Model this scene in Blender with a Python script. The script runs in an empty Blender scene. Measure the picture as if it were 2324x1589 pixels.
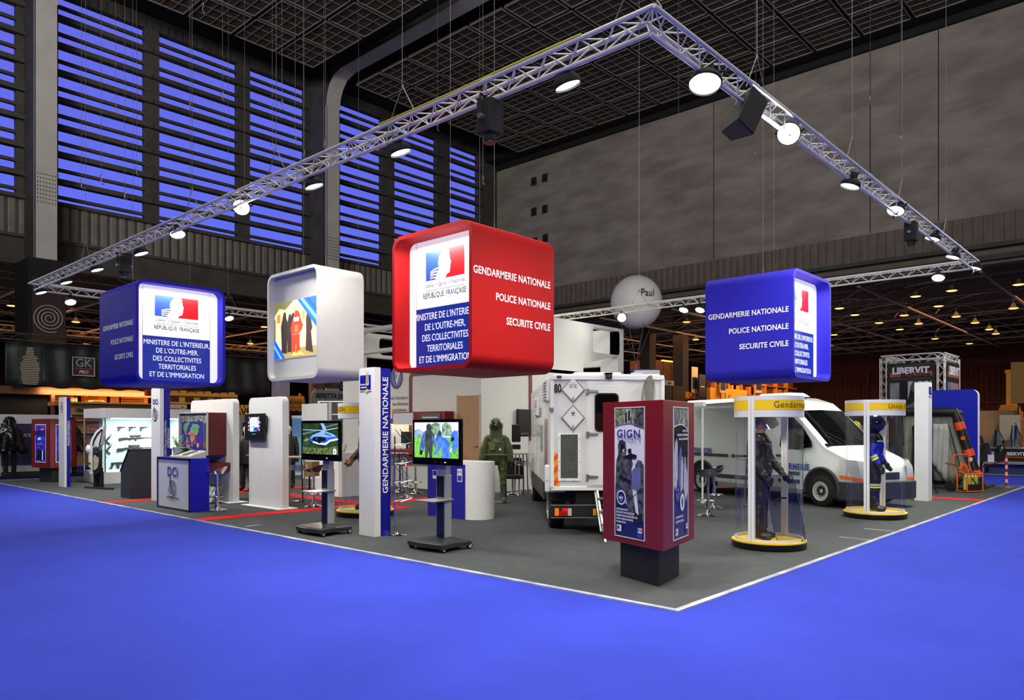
import bpy, bmesh, math, random
from mathutils import Vector, Matrix
random.seed(7)
PI = math.pi
sc = bpy.context.scene
COL = sc.collection
# ------------------------------------------------------------------ camera
F2 = (.7373, .6756); R2 = (.6756, -.7373); CAM = (-6.27, -3.62, 1.75); FL = 1680.0
cd = bpy.data.cameras.new('camera'); cam = bpy.data.objects.new('camera', cd); COL.objects.link(cam)
cam.location = CAM; cam.rotation_euler = (PI/2, 0, math.atan2(F2[1], F2[0]) - PI/2)
cd.sensor_width = 36; cd.lens = 36*FL/2324; cd.shift_y = (971-794.5)/2324; cd.clip_end = 300
sc.camera = cam
# ------------------------------------------------------------------ world, exposure
sc.view_settings.view_transform = 'Standard'; sc.view_settings.look = 'None'
sc.view_settings.gamma = 1; sc.view_settings.exposure = .17; sc.view_settings.use_curve_mapping = False
sc.cycles.max_bounces = 6; sc.cycles.diffuse_bounces = 3; sc.cycles.transparent_max_bounces = 24
sc.cycles.sample_clamp_indirect = 4; sc.cycles.use_denoising = True
sc.cycles.caustics_reflective = False; sc.cycles.caustics_refractive = False
W = bpy.data.worlds.new('dusk_sky'); sc.world = W; W.use_nodes = True
wn = W.node_tree; bgn = wn.nodes['Background']
tcn = wn.nodes.new('ShaderNodeTexCoord'); spn = wn.nodes.new('ShaderNodeSeparateXYZ'); rpn = wn.nodes.new('ShaderNodeValToRGB')
wn.links.new(tcn.outputs['Generated'], spn.inputs[0]); wn.links.new(spn.outputs['Z'], rpn.inputs[0]); wn.links.new(rpn.outputs[0], bgn.inputs[0])
rpn.color_ramp.elements[0].color = (.13, .175, .74, 1); rpn.color_ramp.elements[0].position = .12
rpn.color_ramp.elements[1].color = (.145, .145, .54, 1); rpn.color_ramp.elements[1].position = .55
bgn.inputs[1].default_value = 1.3

def area(name, loc, size, power, color=(1, 1, 1), spread=PI, target=None, shape='RECTANGLE', sy=None):
    l = bpy.data.lights.new(name, 'AREA'); l.energy = power; l.color = color; l.shape = shape
    l.size = size; l.spread = spread
    if shape in ('RECTANGLE', 'ELLIPSE'): l.size_y = sy or size
    o = bpy.data.objects.new(name, l); COL.objects.link(o); o.location = loc
    if target is not None:
        o.rotation_euler = (Vector(target)-Vector(loc)).to_track_quat('-Z', 'Y').to_euler()
    return o
# added fill lights for the tall hall (out of frame, above and behind the camera)
area('hall_fill_light', (-7, 2, 19.0), 16, 1250, (1, .95, .83), spread=1.9, sy=20)
area('hall_fill_light', (8, -9, 19.0), 16, 1150, (1, .95, .83), spread=1.9, sy=12)
area('hall_fill_light', (8, 10, 19.0), 10, 420, (1, .95, .83), spread=1.9, sy=10)
area('frontal_fill_light', (-15, -11, 11.0), 6, 1500, (1, .95, .84), target=(6, 6, 1))  # added frontal fill for faces turned to the camera, no lamp behind it
# added fill lights for walls, ceiling and near column; no such lamps are seen
area('wall_fill_light', (-16, -10, 16.0), 5, 1020, (1, .96, .91), spread=1.15, target=(38, 14, 22))
area('wall_fill_light', (-18, 2, 16.0), 5, 640, (1, .96, .91), spread=1.15, target=(16, 38, 20))
area('ceiling_fill_light', (9, 4, 14.5), 8, 150, (1, .95, .88), spread=2.7, target=(13, 10, 24))  # unseen fill aimed up at the ceiling panels
area('near_column_fill_light', (-8, 22, 19.0), 2, 190, (1, .96, .9), spread=1.6, target=(5, 36, 20))  # extra fill put in for the left column
# added fill lights, unseen, brightening both ends of this stand
area('stand_end_fill_light', (24, -3, 7.0), 3, 420, (1, .97, .9), target=(20, 4, 0))
area('stand_end_fill_light', (-3.5, 26, 7.0), 3, 330, (1, .97, .9), target=(3, 24, 1))
# sodium lighting over the lower halls beyond
area('sodium_light', (14, 41, 9.6), 20, 2000, (1, .50, .18), sy=4)
area('sodium_light', (8, 34.35, 3.42), 8, 150, (1, .58, .24), sy=.15, target=(8, 35.6, 2.7))  # added strip light that brightens the crates
area('sodium_light', (20, 60, 10.0), 22, 1700, (1, .42, .14), sy=14)
area('sodium_light', (60, 34, 10.0), 20, 3200, (1, .45, .18), sy=26)
area('sodium_light', (58, 2, 10.0), 18, 2600, (1, .48, .2), sy=20)
area('sodium_light', (47, 18.5, 8.0), 12, 900, (1, .60, .26), sy=3, target=(48, 23, 3.5))  # added light brightening the café front and shelves
area('roof_fill_light', (62, 22, 5.2), 30, 480, (1, .82, .66), sy=40, target=(62, 22, 12))  # added unseen fill for the steelwork under the low roof
area('roof_fill_light', (8, 58, 5.2), 30, 300, (1, .82, .66), sy=26, target=(8, 58, 12))  # same added fill under the left low roof
# ------------------------------------------------------------------ pixel helpers (place things on known planes)
def P(px, py, z=0.0):
    d = FL*(z-CAM[2])/(971-py); r = (px-1162)/FL*d
    return (CAM[0]+d*F2[0]+r*R2[0], CAM[1]+d*F2[1]+r*R2[1])
def D(px, d):
    r = (px-1162)/FL*d
    return (CAM[0]+d*F2[0]+r*R2[0], CAM[1]+d*F2[1]+r*R2[1])
def onX(px, X):
    k = (px-1162)/FL; d = (X-CAM[0])/(F2[0]+k*R2[0]); return CAM[1]+d*(F2[1]+k*R2[1]), d
def onY(px, Y):
    k = (px-1162)/FL; d = (Y-CAM[1])/(F2[1]+k*R2[1]); return CAM[0]+d*(F2[0]+k*R2[0]), d
def Z(py, d): return CAM[2]+(971-py)*d/FL
def dep(x, y): return (x-CAM[0])*F2[0]+(y-CAM[1])*F2[1]
# ------------------------------------------------------------------ materials
def lin(c): return tuple(((x/255)/12.92 if x/255 <= .04045 else ((x/255+.055)/1.055)**2.4) for x in c)
MATS = {}
def mat(name, col=(128, 128, 128), rough=.5, metal=0, emit=0, noise=0, nscale=8, bump=0, bscale=40, col2=None, coat=0, spec=.5, alpha=1, stretch=None):
    if name in MATS: return MATS[name]
    m = bpy.data.materials.new(name); m.use_nodes = True; nt = m.node_tree; b = nt.nodes['Principled BSDF']
    c = lin(col)+(1,)
    b.inputs['Base Color'].default_value = c; b.inputs['Roughness'].default_value = rough
    b.inputs['Metallic'].default_value = metal; b.inputs['Coat Weight'].default_value = coat
    b.inputs['Specular IOR Level'].default_value = spec
    if noise or bump or col2:
        tc = nt.nodes.new('ShaderNodeTexCoord'); n = nt.nodes.new('ShaderNodeTexNoise')
        n.inputs['Scale'].default_value = nscale; n.inputs['Detail'].default_value = 6
        src = tc.outputs['Object']
        if stretch:
            mp = nt.nodes.new('ShaderNodeMapping'); mp.inputs['Scale'].default_value = stretch
            nt.links.new(src, mp.inputs[0]); src = mp.outputs[0]
        nt.links.new(src, n.inputs['Vector'])
        if noise or col2:
            r = nt.nodes.new('ShaderNodeValToRGB'); nt.links.new(n.outputs['Fac'], r.inputs[0])
            a = tuple(min(1, x*(1-noise)) for x in c[:3]); z = tuple(min(1, x*(1+noise)) for x in c[:3])
            if col2: a = c[:3]; z = lin(col2)
            r.color_ramp.elements[0].color = a+(1,); r.color_ramp.elements[0].position = .36
            r.color_ramp.elements[1].color = z+(1,); r.color_ramp.elements[1].position = .64
            nt.links.new(r.outputs[0], b.inputs['Base Color'])
            if emit: nt.links.new(r.outputs[0], b.inputs['Emission Color'])
        if bump:
            n2 = nt.nodes.new('ShaderNodeTexNoise'); n2.inputs['Scale'].default_value = bscale
            nt.links.new(src, n2.inputs['Vector'])
            bp = nt.nodes.new('ShaderNodeBump'); bp.inputs['Strength'].default_value = bump; bp.inputs['Distance'].default_value = .02
            nt.links.new(n2.outputs['Fac'], bp.inputs['Height']); nt.links.new(bp.outputs[0], b.inputs['Normal'])
    if emit:
        if not (noise or col2): b.inputs['Emission Color'].default_value = c
        b.inputs['Emission Strength'].default_value = emit
    MATS[name] = m; return m
def glass(name, tint=(235, 240, 240), clear=.86, rough=.03, grz=.4):
    if name in MATS: return MATS[name]
    m = bpy.data.materials.new(name); m.use_nodes = True; nt = m.node_tree; nt.nodes.clear()
    o = nt.nodes.new('ShaderNodeOutputMaterial'); mx = nt.nodes.new('ShaderNodeMixShader'); t = nt.nodes.new('ShaderNodeBsdfTransparent')
    g = nt.nodes.new('ShaderNodeBsdfGlossy'); fr = nt.nodes.new('ShaderNodeLayerWeight'); mr = nt.nodes.new('ShaderNodeMapRange')
    g.inputs['Roughness'].default_value = rough; t.inputs[0].default_value = lin(tint)+(1,)
    fr.inputs[0].default_value = .25; mr.inputs[3].default_value = 1-clear; mr.inputs[4].default_value = grz
    nt.links.new(fr.outputs['Facing'], mr.inputs[0]); nt.links.new(mr.outputs[0], mx.inputs[0])
    nt.links.new(t.outputs[0], mx.inputs[1]); nt.links.new(g.outputs[0], mx.inputs[2]); nt.links.new(mx.outputs[0], o.inputs[0])
    MATS[name] = m; return m
# ------------------------------------------------------------------ mesh builder
class MB:
    def __init__(s): s.v = []; s.f = []; s.m = []; s.M = None
    def add(s, vs, fs, m=0):
        b = len(s.v)
        if s.M is not None: vs = [tuple(s.M @ Vector(v)) for v in vs]
        s.v += [tuple(v) for v in vs]; s.f += [tuple(i+b for i in f) for f in fs]; s.m += [m]*len(fs); return s
    def box(s, x0, y0, z0, x1, y1, z1, m=0):
        vs = [(x0, y0, z0), (x1, y0, z0), (x1, y1, z0), (x0, y1, z0), (x0, y0, z1), (x1, y0, z1), (x1, y1, z1), (x0, y1, z1)]
        return s.add(vs, [(0, 3, 2, 1), (4, 5, 6, 7), (0, 1, 5, 4), (1, 2, 6, 5), (2, 3, 7, 6), (3, 0, 4, 7)], m)
    def cyl(s, p0, p1, r0, r1=None, n=12, m=0, cap=True):
        r1 = r0 if r1 is None else r1; p0 = Vector(p0); p1 = Vector(p1); d = (p1-p0)
        if d.length < 1e-6: return s
        q = d.to_track_quat('Z', 'Y'); vs = []
        for p, r in ((p0, r0), (p1, r1)):
            for i in range(n):
                a = 2*PI*i/n; vs.append(p+q @ Vector((r*math.cos(a), r*math.sin(a), 0)))
        fs = [(i, (i+1) % n, n+(i+1) % n, n+i) for i in range(n)]
        if cap: fs += [tuple(range(n-1, -1, -1)), tuple(range(n, 2*n))]
        return s.add(vs, fs, m)
    def tube(s, pts, r, n=8, m=0, closed=False):
        pts = [Vector(p) for p in pts]; k = len(pts); rs = r if isinstance(r, (list, tuple)) else [r]*k
        vs = []; up = None
        for i, p in enumerate(pts):
            a = pts[(i-1) % k] if (i or closed) else p; b = pts[(i+1) % k] if (i < k-1 or closed) else p
            t = (b-a).normalized()
            if up is None: up = Vector((0, 0, 1)) if abs(t.z) < .9 else Vector((1, 0, 0))
            x = t.cross(up).normalized(); y = x.cross(t).normalized(); up = y
            for j in range(n):
                an = 2*PI*j/n; vs.append(p+x*rs[i]*math.cos(an)+y*rs[i]*math.sin(an))
        fs = []
        for i in range(k if closed else k-1):
            for j in range(n):
                a = i*n; b = ((i+1) % k)*n; fs.append((a+j, a+(j+1) % n, b+(j+1) % n, b+j))
        if not closed: fs += [tuple(range(n-1, -1, -1)), tuple((k-1)*n+j for j in range(n))]
        return s.add(vs, fs, m)
    def lathe(s, c, prof, n=24, m=0, a0=0, a1=2*PI, sx=1, sy=1):
        full = abs(a1-a0-2*PI) < 1e-6; k = n if full else n+1; vs = []
        for r, z in prof:
            for i in range(k):
                a = a0+(a1-a0)*i/n; vs.append((c[0]+sx*r*math.cos(a), c[1]+sy*r*math.sin(a), c[2]+z))
        fs = []
        for j in range(len(prof)-1):
            for i in range(n):
                i2 = (i+1) % k; fs.append((j*k+i, j*k+i2, (j+1)*k+i2, (j+1)*k+i))
        return s.add(vs, fs, m)
    def prism(s, pts, vec, m=0, mc=None):
        n = len(pts); vec = Vector(vec); vs = [Vector(p) for p in pts]+[Vector(p)+vec for p in pts]
        s.add(vs, [(i, (i+1) % n, n+(i+1) % n, n+i) for i in range(n)], m)
        b = len(s.v)-2*n
        s.f += [tuple(b+i for i in range(n-1, -1, -1)), tuple(b+n+i for i in range(n))]; s.m += [m if mc is None else mc]*2
        return s
    def ell(s, c, rx, ry, rz, n=14, k=8, m=0):
        pr = [(math.sin(PI*i/k), -math.cos(PI*i/k)*rz) for i in range(k+1)]; pr[0] = (.001, -rz); pr[-1] = (.001, rz)
        return s.lathe(c, pr, n, m, sx=rx, sy=ry)
    def loft(s, rings, m=0, caps=True, closed=True):
        n = len(rings[0]); vs = [p for r in rings for p in r]; fs = []
        for j in range(len(rings)-1):
            for i in range(n if closed else n-1): fs.append((j*n+i, j*n+(i+1) % n, (j+1)*n+(i+1) % n, (j+1)*n+i))
        if caps: fs += [tuple(range(n-1, -1, -1)), tuple((len(rings)-1)*n+i for i in range(n))]
        return s.add(vs, fs, m)
    def mesh(s, name, mats, smooth=False):
        me = bpy.data.meshes.new(name); me.from_pydata(s.v, [], s.f)
        for m in (mats if isinstance(mats, (list, tuple)) else [mats]): me.materials.append(m)
        me.polygons.foreach_set('material_index', s.m)
        bm = bmesh.new(); bm.from_mesh(me); bmesh.ops.recalc_face_normals(bm, faces=bm.faces); bm.to_mesh(me); bm.free()
        if smooth:
            me.polygons.foreach_set('use_smooth', [True]*len(me.polygons)); me.set_sharp_from_angle(angle=math.radians(38))
        me.update(); return me
def obj(name, mb, mats, parent=None, smooth=False, bevel=0, seg=2, loc=None):
    me = mb.mesh(name, mats, smooth) if isinstance(mb, MB) else mb
    o = bpy.data.objects.new(name, me); COL.objects.link(o)
    if parent: o.parent = parent
    if loc: o.location = loc
    if bevel:
        b = o.modifiers.new('bevel', 'BEVEL'); b.width = bevel; b.segments = seg; b.limit_method = 'ANGLE'; b.angle_limit = math.radians(40)
    return o
def thing(name, label, cat, loc=(0, 0, 0), rz=0, group=None):
    o = bpy.data.objects.new(name, None); COL.objects.link(o); o.empty_display_size = .1
    o.location = loc if len(loc) == 3 else (loc[0], loc[1], 0); o.rotation_euler = (0, 0, rz)
    o['label'] = label; o['category'] = cat
    if group: o['group'] = group
    return o
def tag(o, label, cat, group=None):
    o['label'] = label; o['category'] = cat
    if group: o['group'] = group
    return o
def struct(name, mb, mats, parent=None, **k):
    o = obj(name, mb, mats, parent, **k)
    if parent is None: o['kind'] = 'structure'
    return o
def copy_tree(o, parent=None, level=0):
    c = o.copy(); COL.objects.link(c); c.parent = parent
    for ch in list(o.children): copy_tree(ch, c, level+1)
    return c
# flat print: layers of polygons laid one over another on a plane
def rc(x0, y0, x1, y1): return [(x0, y0), (x1, y0), (x1, y1), (x0, y1)]
def ci(x, y, r, n=20, ry=None): return [(x+r*math.cos(2*PI*i/n), y+(ry or r)*math.sin(2*PI*i/n)) for i in range(n)]
def rr(x0, y0, x1, y1, r, n=5, k=(1, 1, 1, 1)):
    out = []
    for q, (cx, cy, a) in enumerate(((x0+r, y0+r, PI), (x1-r, y0+r, 1.5*PI), (x1-r, y1-r, 0), (x0+r, y1-r, .5*PI))):
        if k[q]:
            for i in range(n+1): t = a+PI/2*i/n; out.append((cx+r*math.cos(t), cy+r*math.sin(t)))
        else: out.append(((x0, y0), (x1, y0), (x1, y1), (x0, y1))[q])
    return out
def art(name, o, u, v, layers, parent, th=.0005, base=.003):
    """layers: (material, pts) ; first layer is the sheet itself with thickness base"""
    u = Vector(u).normalized(); v = Vector(v).normalized(); n = u.cross(v); o = Vector(o); mb = MB(); ml = []
    for i, (m, pts) in enumerate(layers):
        if m not in ml: ml.append(m)
        h = base+i*th if i else 0
        q = [o+u*x+v*y+n*h for x, y in pts]
        if i == 0: mb.prism(q, n*base, 0)
        else: mb.add(q, [tuple(range(len(q)))], ml.index(m))
    me = bpy.data.meshes.new(name); me.from_pydata(mb.v, [], mb.f)
    for m in ml: me.materials.append(m)
    me.polygons.foreach_set('material_index', mb.m); me.update()
    return obj(name, me, None, parent)
TX = []
def txt(s, size, m, o, u=(1, 0, 0), v=(0, 0, 1), parent=None, align='CENTER', xs=1.0, bold=0, name='lettering', sp=1.0, shear=0, off=.006, ext=.002, ls=1.0):
    c = bpy.data.curves.new(name, 'FONT'); c.body = s; c.size = size; c.align_x = align; c.align_y = 'CENTER'
    c.offset = bold*size; c.space_character = sp; c.shear = shear; c.extrude = ext; c.resolution_u = 3; c.space_line = ls
    t = bpy.data.objects.new(name+'_t', c); COL.objects.link(t)
    u = Vector(u).normalized(); v = Vector(v).normalized(); n = u.cross(v); o = Vector(o)+n*off
    M = Matrix(((u.x*xs, v.x, n.x, o.x), (u.y*xs, v.y, n.y, o.y), (u.z*xs, v.z, n.z, o.z), (0, 0, 0, 1)))
    TX.append((t, M, m, parent, name))
def flush_text():
    dg = bpy.context.evaluated_depsgraph_get()
    for t, M, m, par, name in TX:
        me = bpy.data.meshes.new_from_object(t.evaluated_get(dg)); me.materials.clear(); me.materials.append(m); me.name = name
        o = bpy.data.objects.new(name, me); COL.objects.link(o); o.parent = par; o.matrix_basis = M
    for t, *_ in TX: bpy.data.objects.remove(t)
    TX.clear()
NTH = 'first second third fourth fifth sixth seventh eighth ninth tenth eleventh twelfth thirteenth fourteenth fifteenth sixteenth seventeenth eighteenth nineteenth twentieth'.split()
UX = (0, -1, 0); UY = (1, 0, 0); ZZ = (0, 0, 1)     # reading directions on faces that look towards -X and -Y
# shared materials
white = mat('white_laminate', (226, 227, 230), .45, noise=.02, nscale=3)
whitem = mat('white_paint', (236, 238, 240), .35, coat=.2)
offw = mat('off_white_board', (205, 205, 206), .5, noise=.03, nscale=2)
maroon = mat('maroon_laminate', (118, 18, 26), .4, noise=.03)
redb = mat('red_fabric_skin', (176, 8, 14), .6, noise=.03, nscale=30, spec=.2)
blueb = mat('royal_blue_skin', (38, 32, 178), .62, noise=.03, nscale=30, spec=.25)
blueside = mat('blue_laminate', (14, 22, 205), .35)
bluedk = mat('deep_blue_laminate', (16, 22, 148), .28)
black = mat('black_plastic', (14, 14, 15), .35)
blackm = mat('matt_black', (18, 18, 19), .8)
dgrey = mat('dark_grey_laminate', (42, 46, 52), .55, noise=.05)
slate = mat('charcoal_base', (30, 34, 40), .5, noise=.06)
chrome = mat('chrome', (225, 225, 228), .12, 1)
alu = mat('brushed_aluminium', (196, 197, 200), .32, 1)
aluf = mat('anodised_aluminium', (214, 213, 208), .45, .12)
steel = mat('dull_steel', (140, 141, 143), .45, .7)
yellow = mat('yellow_vinyl', (250, 205, 10), .4)
ink = mat('black_ink', (22, 22, 26), .6)
inkg = mat('grey_ink', (120, 122, 126), .6)
inkw = mat('white_ink', (238, 240, 244), .5)
inkb = mat('blue_ink', (30, 40, 130), .5)
rubber = mat('tyre_rubber', (20, 20, 21), .75, bump=.3)
clear = glass('clear_acrylic', (248, 250, 250), .965, grz=.3)
tglass = glass('tinted_glass', (40, 46, 50), .9, .04)
# ================================================================== THE HALL
bluecarpet = mat('blue_aisle_carpet', (46, 59, 168), .95, noise=.06, nscale=.9, bump=.25, bscale=160, spec=.1)
greycarpet = mat('grey_stand_carpet', (70, 73, 77), .95, noise=.07, nscale=5, bump=.2, bscale=260, spec=.1)
redcarpet = mat('red_carpet_strip', (206, 34, 34), .95, noise=.05, bump=.2, bscale=200, spec=.1)
concrete = mat('stained_concrete', (132, 124, 115), .92, col2=(158, 150, 140), nscale=.8, bump=.5, bscale=9, stretch=(1, .5, 1.6))
cladding = mat('corrugated_cladding', (124, 119, 110), .7, noise=.12, nscale=1.5)
darkstruct = mat('dark_roof_paint', (24, 23, 22), .8, noise=.15, nscale=2)
girtm = mat('girt_paint', (72, 69, 65), .7, noise=.2, nscale=1)
colm = mat('column_paint', (190, 186, 181), .7, noise=.05, nscale=1.2)
roofpan = mat('acoustic_felt', (74, 64, 55), .95, noise=.15, nscale=3)
roofgrid = mat('panel_wire', (128, 122, 114), .6)
farwall = mat('far_wall_cladding', (84, 44, 34), .8, noise=.2, nscale=.6, stretch=(1, 1, .2))
lowroof = mat('low_roof', (20, 19, 18), .9, noise=.3, nscale=1)
pane = glass('window_pane_glass', (238, 240, 255), .96, .05)

mb = MB(); mb.box(-34, -34, -.4, 112, 112, 0); struct('floor', mb, bluecarpet)
XW, YW, ZR = 38.0, 38.6, 24.4  # hall sizes and positions below were scaled up about the camera, written as plain numbers
# ceiling slab + square felt panels with wire grids
mb = MB(); mb.box(-34, -34, ZR, XW+.8, YW+.8, ZR+.5); ceil = struct('ceiling', mb, darkstruct)
pm = MB(); q = 1.17
pm.box(-q, -q, .08, q, q, .16, 0)
for a, b in ((-q, -q+.03), (q-.03, q)):
    pm.box(a, -q, 0, b, q, .08, 1); pm.box(-q, a, 0, q, b, .08, 1)
for i in range(1, 4): t = -q+2*q*i/4; pm.box(t-.010, -q, .04, t+.010, q, .08, 1)
for i in range(1, 3): t = -q+2*q*i/3; pm.box(-q, t-.010, .04, q, t+.010, .08, 1)
pme = pm.mesh('ceiling_panel', [roofpan, roofgrid])
for bx in (3.0, 21.2):
    for i in range(6):
        for j in range(13):
            x = bx+1.2+i*2.557; y = 34.8-1.2-j*2.53
            if dep(x, y) < 34.7: continue
            o = bpy.data.objects.new('ceiling_panel', pme); COL.objects.link(o); o.location = (x, y, 23.1); o.parent = ceil
# portal frames: columns on the window wall with curved knees into roof beams running across the hall
for X, n in ((4.19, 1), (20.1, 2)):
    mb = MB(); w = .98; y0 = 36.3
    path = [(y0, 0.002), (y0, 21.95), (y0-.08, 22.6), (y0-.34, 23.15), (y0-.8, 23.6), (y0-1.6, 23.8), (-33.9, 23.8)]
    for i in range(len(path)-1):      # front flange / soffit
        a, b = path[i], path[i+1]
        mb.add([(X, a[0], a[1]), (X+w, a[0], a[1]), (X+w, b[0], b[1]), (X, b[0], b[1])], [(0, 1, 2, 3)])
        mb.add([(X, a[0]+.06, a[1]+.04), (X+w, a[0]+.06, a[1]+.04), (X+w, b[0]+.06, b[1]+.04), (X, b[0]+.06, b[1]+.04)], [(0, 1, 2, 3)])
    mb.box(X, y0, 0.002, X+.04, y0+.16, 21.95); mb.box(X+w-.04, y0, 0.002, X+w, y0+.16, 21.95)
    c = struct('trim_%d' % n, mb, colm); scol = c if n == 1 else scol
    mb = MB(); mb.box(X+.14, y0+.6, 0.002, X+.84, YW-.02, 24.3, 0); mb.box(X+.4, y0+.08, 0.002, X+.58, y0+.6, 24.3, 0); mb.box(X+.27, -33.9, 23.9, X+.7, y0+.06, 24.39, 0)
    struct('column_web', mb, girtm, c)
    mb = MB()
    for i in range(7):
        for j in range(8): mb.cyl((X+.12+i*.122, y0+.01, 12.4+j*.19), (X+.12+i*.122, y0-.03, 12.4+j*.19), .026, n=6)
    b = struct('bolt_heads', mb, girtm, c); b['kind'] = 'stuff'
# column sign boards on the near-left column
mb = MB(); X = 4.19
mb2 = MB(); mb2.box(3.9, 36.1, 0.002, 5.45, 36.29, 9.7); mb2.box(3.9, 36.3, .002, 4.15, 38.4, 9.7); struct('column_casing', mb2, darkstruct, scol)
mb.box(X-.2, 35.9, 5.35, X+w+.2, 36.08, 8.75)
cs = obj('column_sign', mb, mat('dark_brown_board', (50, 36, 33), .6)); tag(cs, 'dark brown board numbered 1203 with a white spiral, on the left column', 'sign')
sy = 35.89
txt('1203', .42, inkg, (X+w/2, sy, 8.4), UY, ZZ, cs, bold=.02)
sp = MB(); pts = []
for i in range(90):
    a = i*.27; r = .08+.025*i*.27; pts.append((X+w/2+r*math.cos(a), sy-.01, 6.9+r*math.sin(a)))
sp.tube(pts, .024, 5); obj('spiral_mark', sp, mat('faded_white_ink', (190, 180, 170), .6), cs)
# wall with the big louvred windows
mb = MB()
mb.box(-34, YW, 9.85, XW+.8, YW+.45, 13.1); mb.box(-34, YW, 23.7, XW+.8, YW+.45, 24.5)
bays = [(-.9, 4.02), (5.45, 10.05), (10.82, 15.4), (16.2, 20.0), (21.95, 26.2), (27.3, 31.35), (32.7, 35.8)]
prev = -34
for a, b in bays+[(XW+.8, 0)]:
    mb.box(prev, YW+.02, 13.1, a, YW+.4, 23.7); prev = b
wl = struct('wall_left', mb, girtm)
mb = MB(); x = -6.0
while x < XW:      # vertical corrugations
    mb.prism([(x, YW, 11.23), (x+.08, YW-.045, 11.23), (x+.27, YW-.045, 11.23), (x+.35, YW, 11.23)], (0, 0, 1.75)); x += .46
o = struct('corrugated_band', mb, cladding, wl); o['kind'] = 'stuff'
mb = MB(); mb.box(-6, YW-.28, 12.95, XW, YW, 13.13); mb.box(-6, YW-.16, 11.07, XW, YW, 11.23); mb.box(-6, YW-.4, 9.7, XW, YW, 10.05); struct('sill_rail', mb, girtm, wl)
mb = MB(); x = -2
while x < XW: mb.box(x, YW-.08, 23.75, x+.07, YW, 24.25); x += .4
o = struct('upper_ribs', mb, girtm, wl); o['kind'] = 'stuff'
for n, (a, b) in enumerate(bays, 1):
    mb = MB(); mb.box(a, YW+.27, 13.1, b, YW+.30, 23.7); w = struct('window_%d' % n, mb, pane)
    z = 23.7-.48
    tm = MB(); tm.box(a-.3, YW+.0, 0, b+.3, YW+.19, .15); tme = tm.mesh('glazing_bar', girtm)
    gm = MB(); gm.box(a-.45, YW-.22, 0, b+.4, YW+.19, .055); gm.box(a-.45, YW-.22, .055, b+.4, YW-.16, .16); gm.box(a-.4, YW-.16, .04, b+.4, YW+.19, .26); gme = gm.mesh('girt', girtm)
    while z > 13.25:
        o = obj('glazing_bar', tme, None, w, loc=(0, 0, z-.19)); z -= .22+.30
        if z < 13.5: break
        o = obj('girt', gme, None, w, loc=(0, 0, z-.35)); z -= .38+.48
# concrete end wall with vents
mb = MB(); mb.box(XW, -34, 12.63, XW+.7, YW+.4, ZR+.3); wb = struct('wall_back', mb, concrete)
mb = MB(); y = -26.0
while y < YW:
    mb.prism([(XW, y, 11.07), (XW-.045, y+.08, 11.07), (XW-.045, y+.27, 11.07), (XW, y+.35, 11.07)], (0, 0, 1.56)); y += .46
mb.box(XW, -34, 10.1, XW+.7, YW, 12.63)
o = struct('corrugated_band', mb, mat('brown_cladding', (112, 102, 92), .7, noise=.1, nscale=1.5), wb)
mb = MB(); mb.box(XW-.48, -34, 10.86, XW, YW, 11.07); mb.box(XW-.34, -34, 10.25, XW-.14, YW, 10.5); struct('wall_rail', mb, girtm, wb)
mb = MB(); mb.box(XW-1.5, -34, 23.3, XW, YW, 24.39); mb.box(XW-.28, -34, 22.9, XW, YW, 23.3); struct('eaves_duct', mb, darkstruct, wb)
for px, py in ((1212, 343), (1237, 334), (1212, 412), (1237, 404), (1212, 481), (1237, 475), (1214, 549), (1238, 541)):
    y, d = onX(px, XW); z = Z(py, d)
    mb = MB(); mb.box(XW-.03, y-.23, z-.3, XW+.02, y+.23, z+.3, 0)
    for e in (-1, 1): mb.box(XW-.05, y-.26, z+e*.3-.03, XW, y+.26, z+e*.3+.03, 1)
    for e in (-1, 1): mb.box(XW-.05, y+e*.25-.03, z-.3, XW, y+e*.25+.03, z+.3, 1)
    struct('vent', mb, [blackm, girtm], wb)
for px, py in ((1190, 352), (1310, 292), (1450, 236), (1800, 85)):
    y, d = onX(px, XW); z = Z(py, d); mb = MB(); mb.cyl((XW-.5, y+.2, z+.8), (XW-.05, y-.2, z-.3), .07, n=6); struct('bracket', mb, girtm, wb)
y, d = onX(1900, XW); z = Z(40, d); mb = MB(); mb.box(XW-2.2, y-2.2, z-.5, XW, y+1.4, z+1.5); mb.box(XW-2.4, y-.5, z-.9, XW-.2, y+1.9, z); struct('air_unit', mb, darkstruct, wb)
for px in (1620, 1975, 2130):     # expansion joints
    y, d = onX(px, XW); mb = MB(); mb.box(XW-.02, y-.02, 12.7, XW+.01, y+.02, 24.4); struct('joint', mb, darkstruct, wb)
# closed sides of the hall behind the camera and the lower halls beyond
mb = MB(); mb.box(-34.4, -34, 0, -34, 112, 24.9); struct('wall_near_left', mb, cladding)
mb = MB(); mb.box(-34, -34.4, 0, 112, -34, 24.9); struct('wall_near_right', mb, cladding)
mb = MB(); mb.box(86, -34, 0, 86.5, 86, 12.2); fw = struct('wall_far_right', mb, farwall)
mb = MB(); y = -26
while y < 84: mb.prism([(86, y, 0), (85.87, y+.14, 0), (85.87, y+.5, 0), (86, y+.6, 0)], (0, 0, 9)); y += 1.0
o = struct('wall_ribs', mb, farwall, fw); o['kind'] = 'stuff'
mb = MB(); mb.box(85.5, -34, 8.4, 86, 86, 9.3); mb.box(85.6, -34, 4.3, 86, 86, 4.5); struct('wall_rail', mb, mat('rust_rail', (96, 48, 34), .8), fw)
mb = MB(); mb.box(-34, 86, 0, 86.5, 86.5, 12.2); struct('wall_far_left', mb, mat('far_dark_wall', (30, 24, 22), .9, noise=.2, nscale=.5))
mb = MB(); mb.box(XW+.6, -34, 11.9, 112, 112, 12.3); lc = struct('ceiling_right', mb, lowroof)
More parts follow.
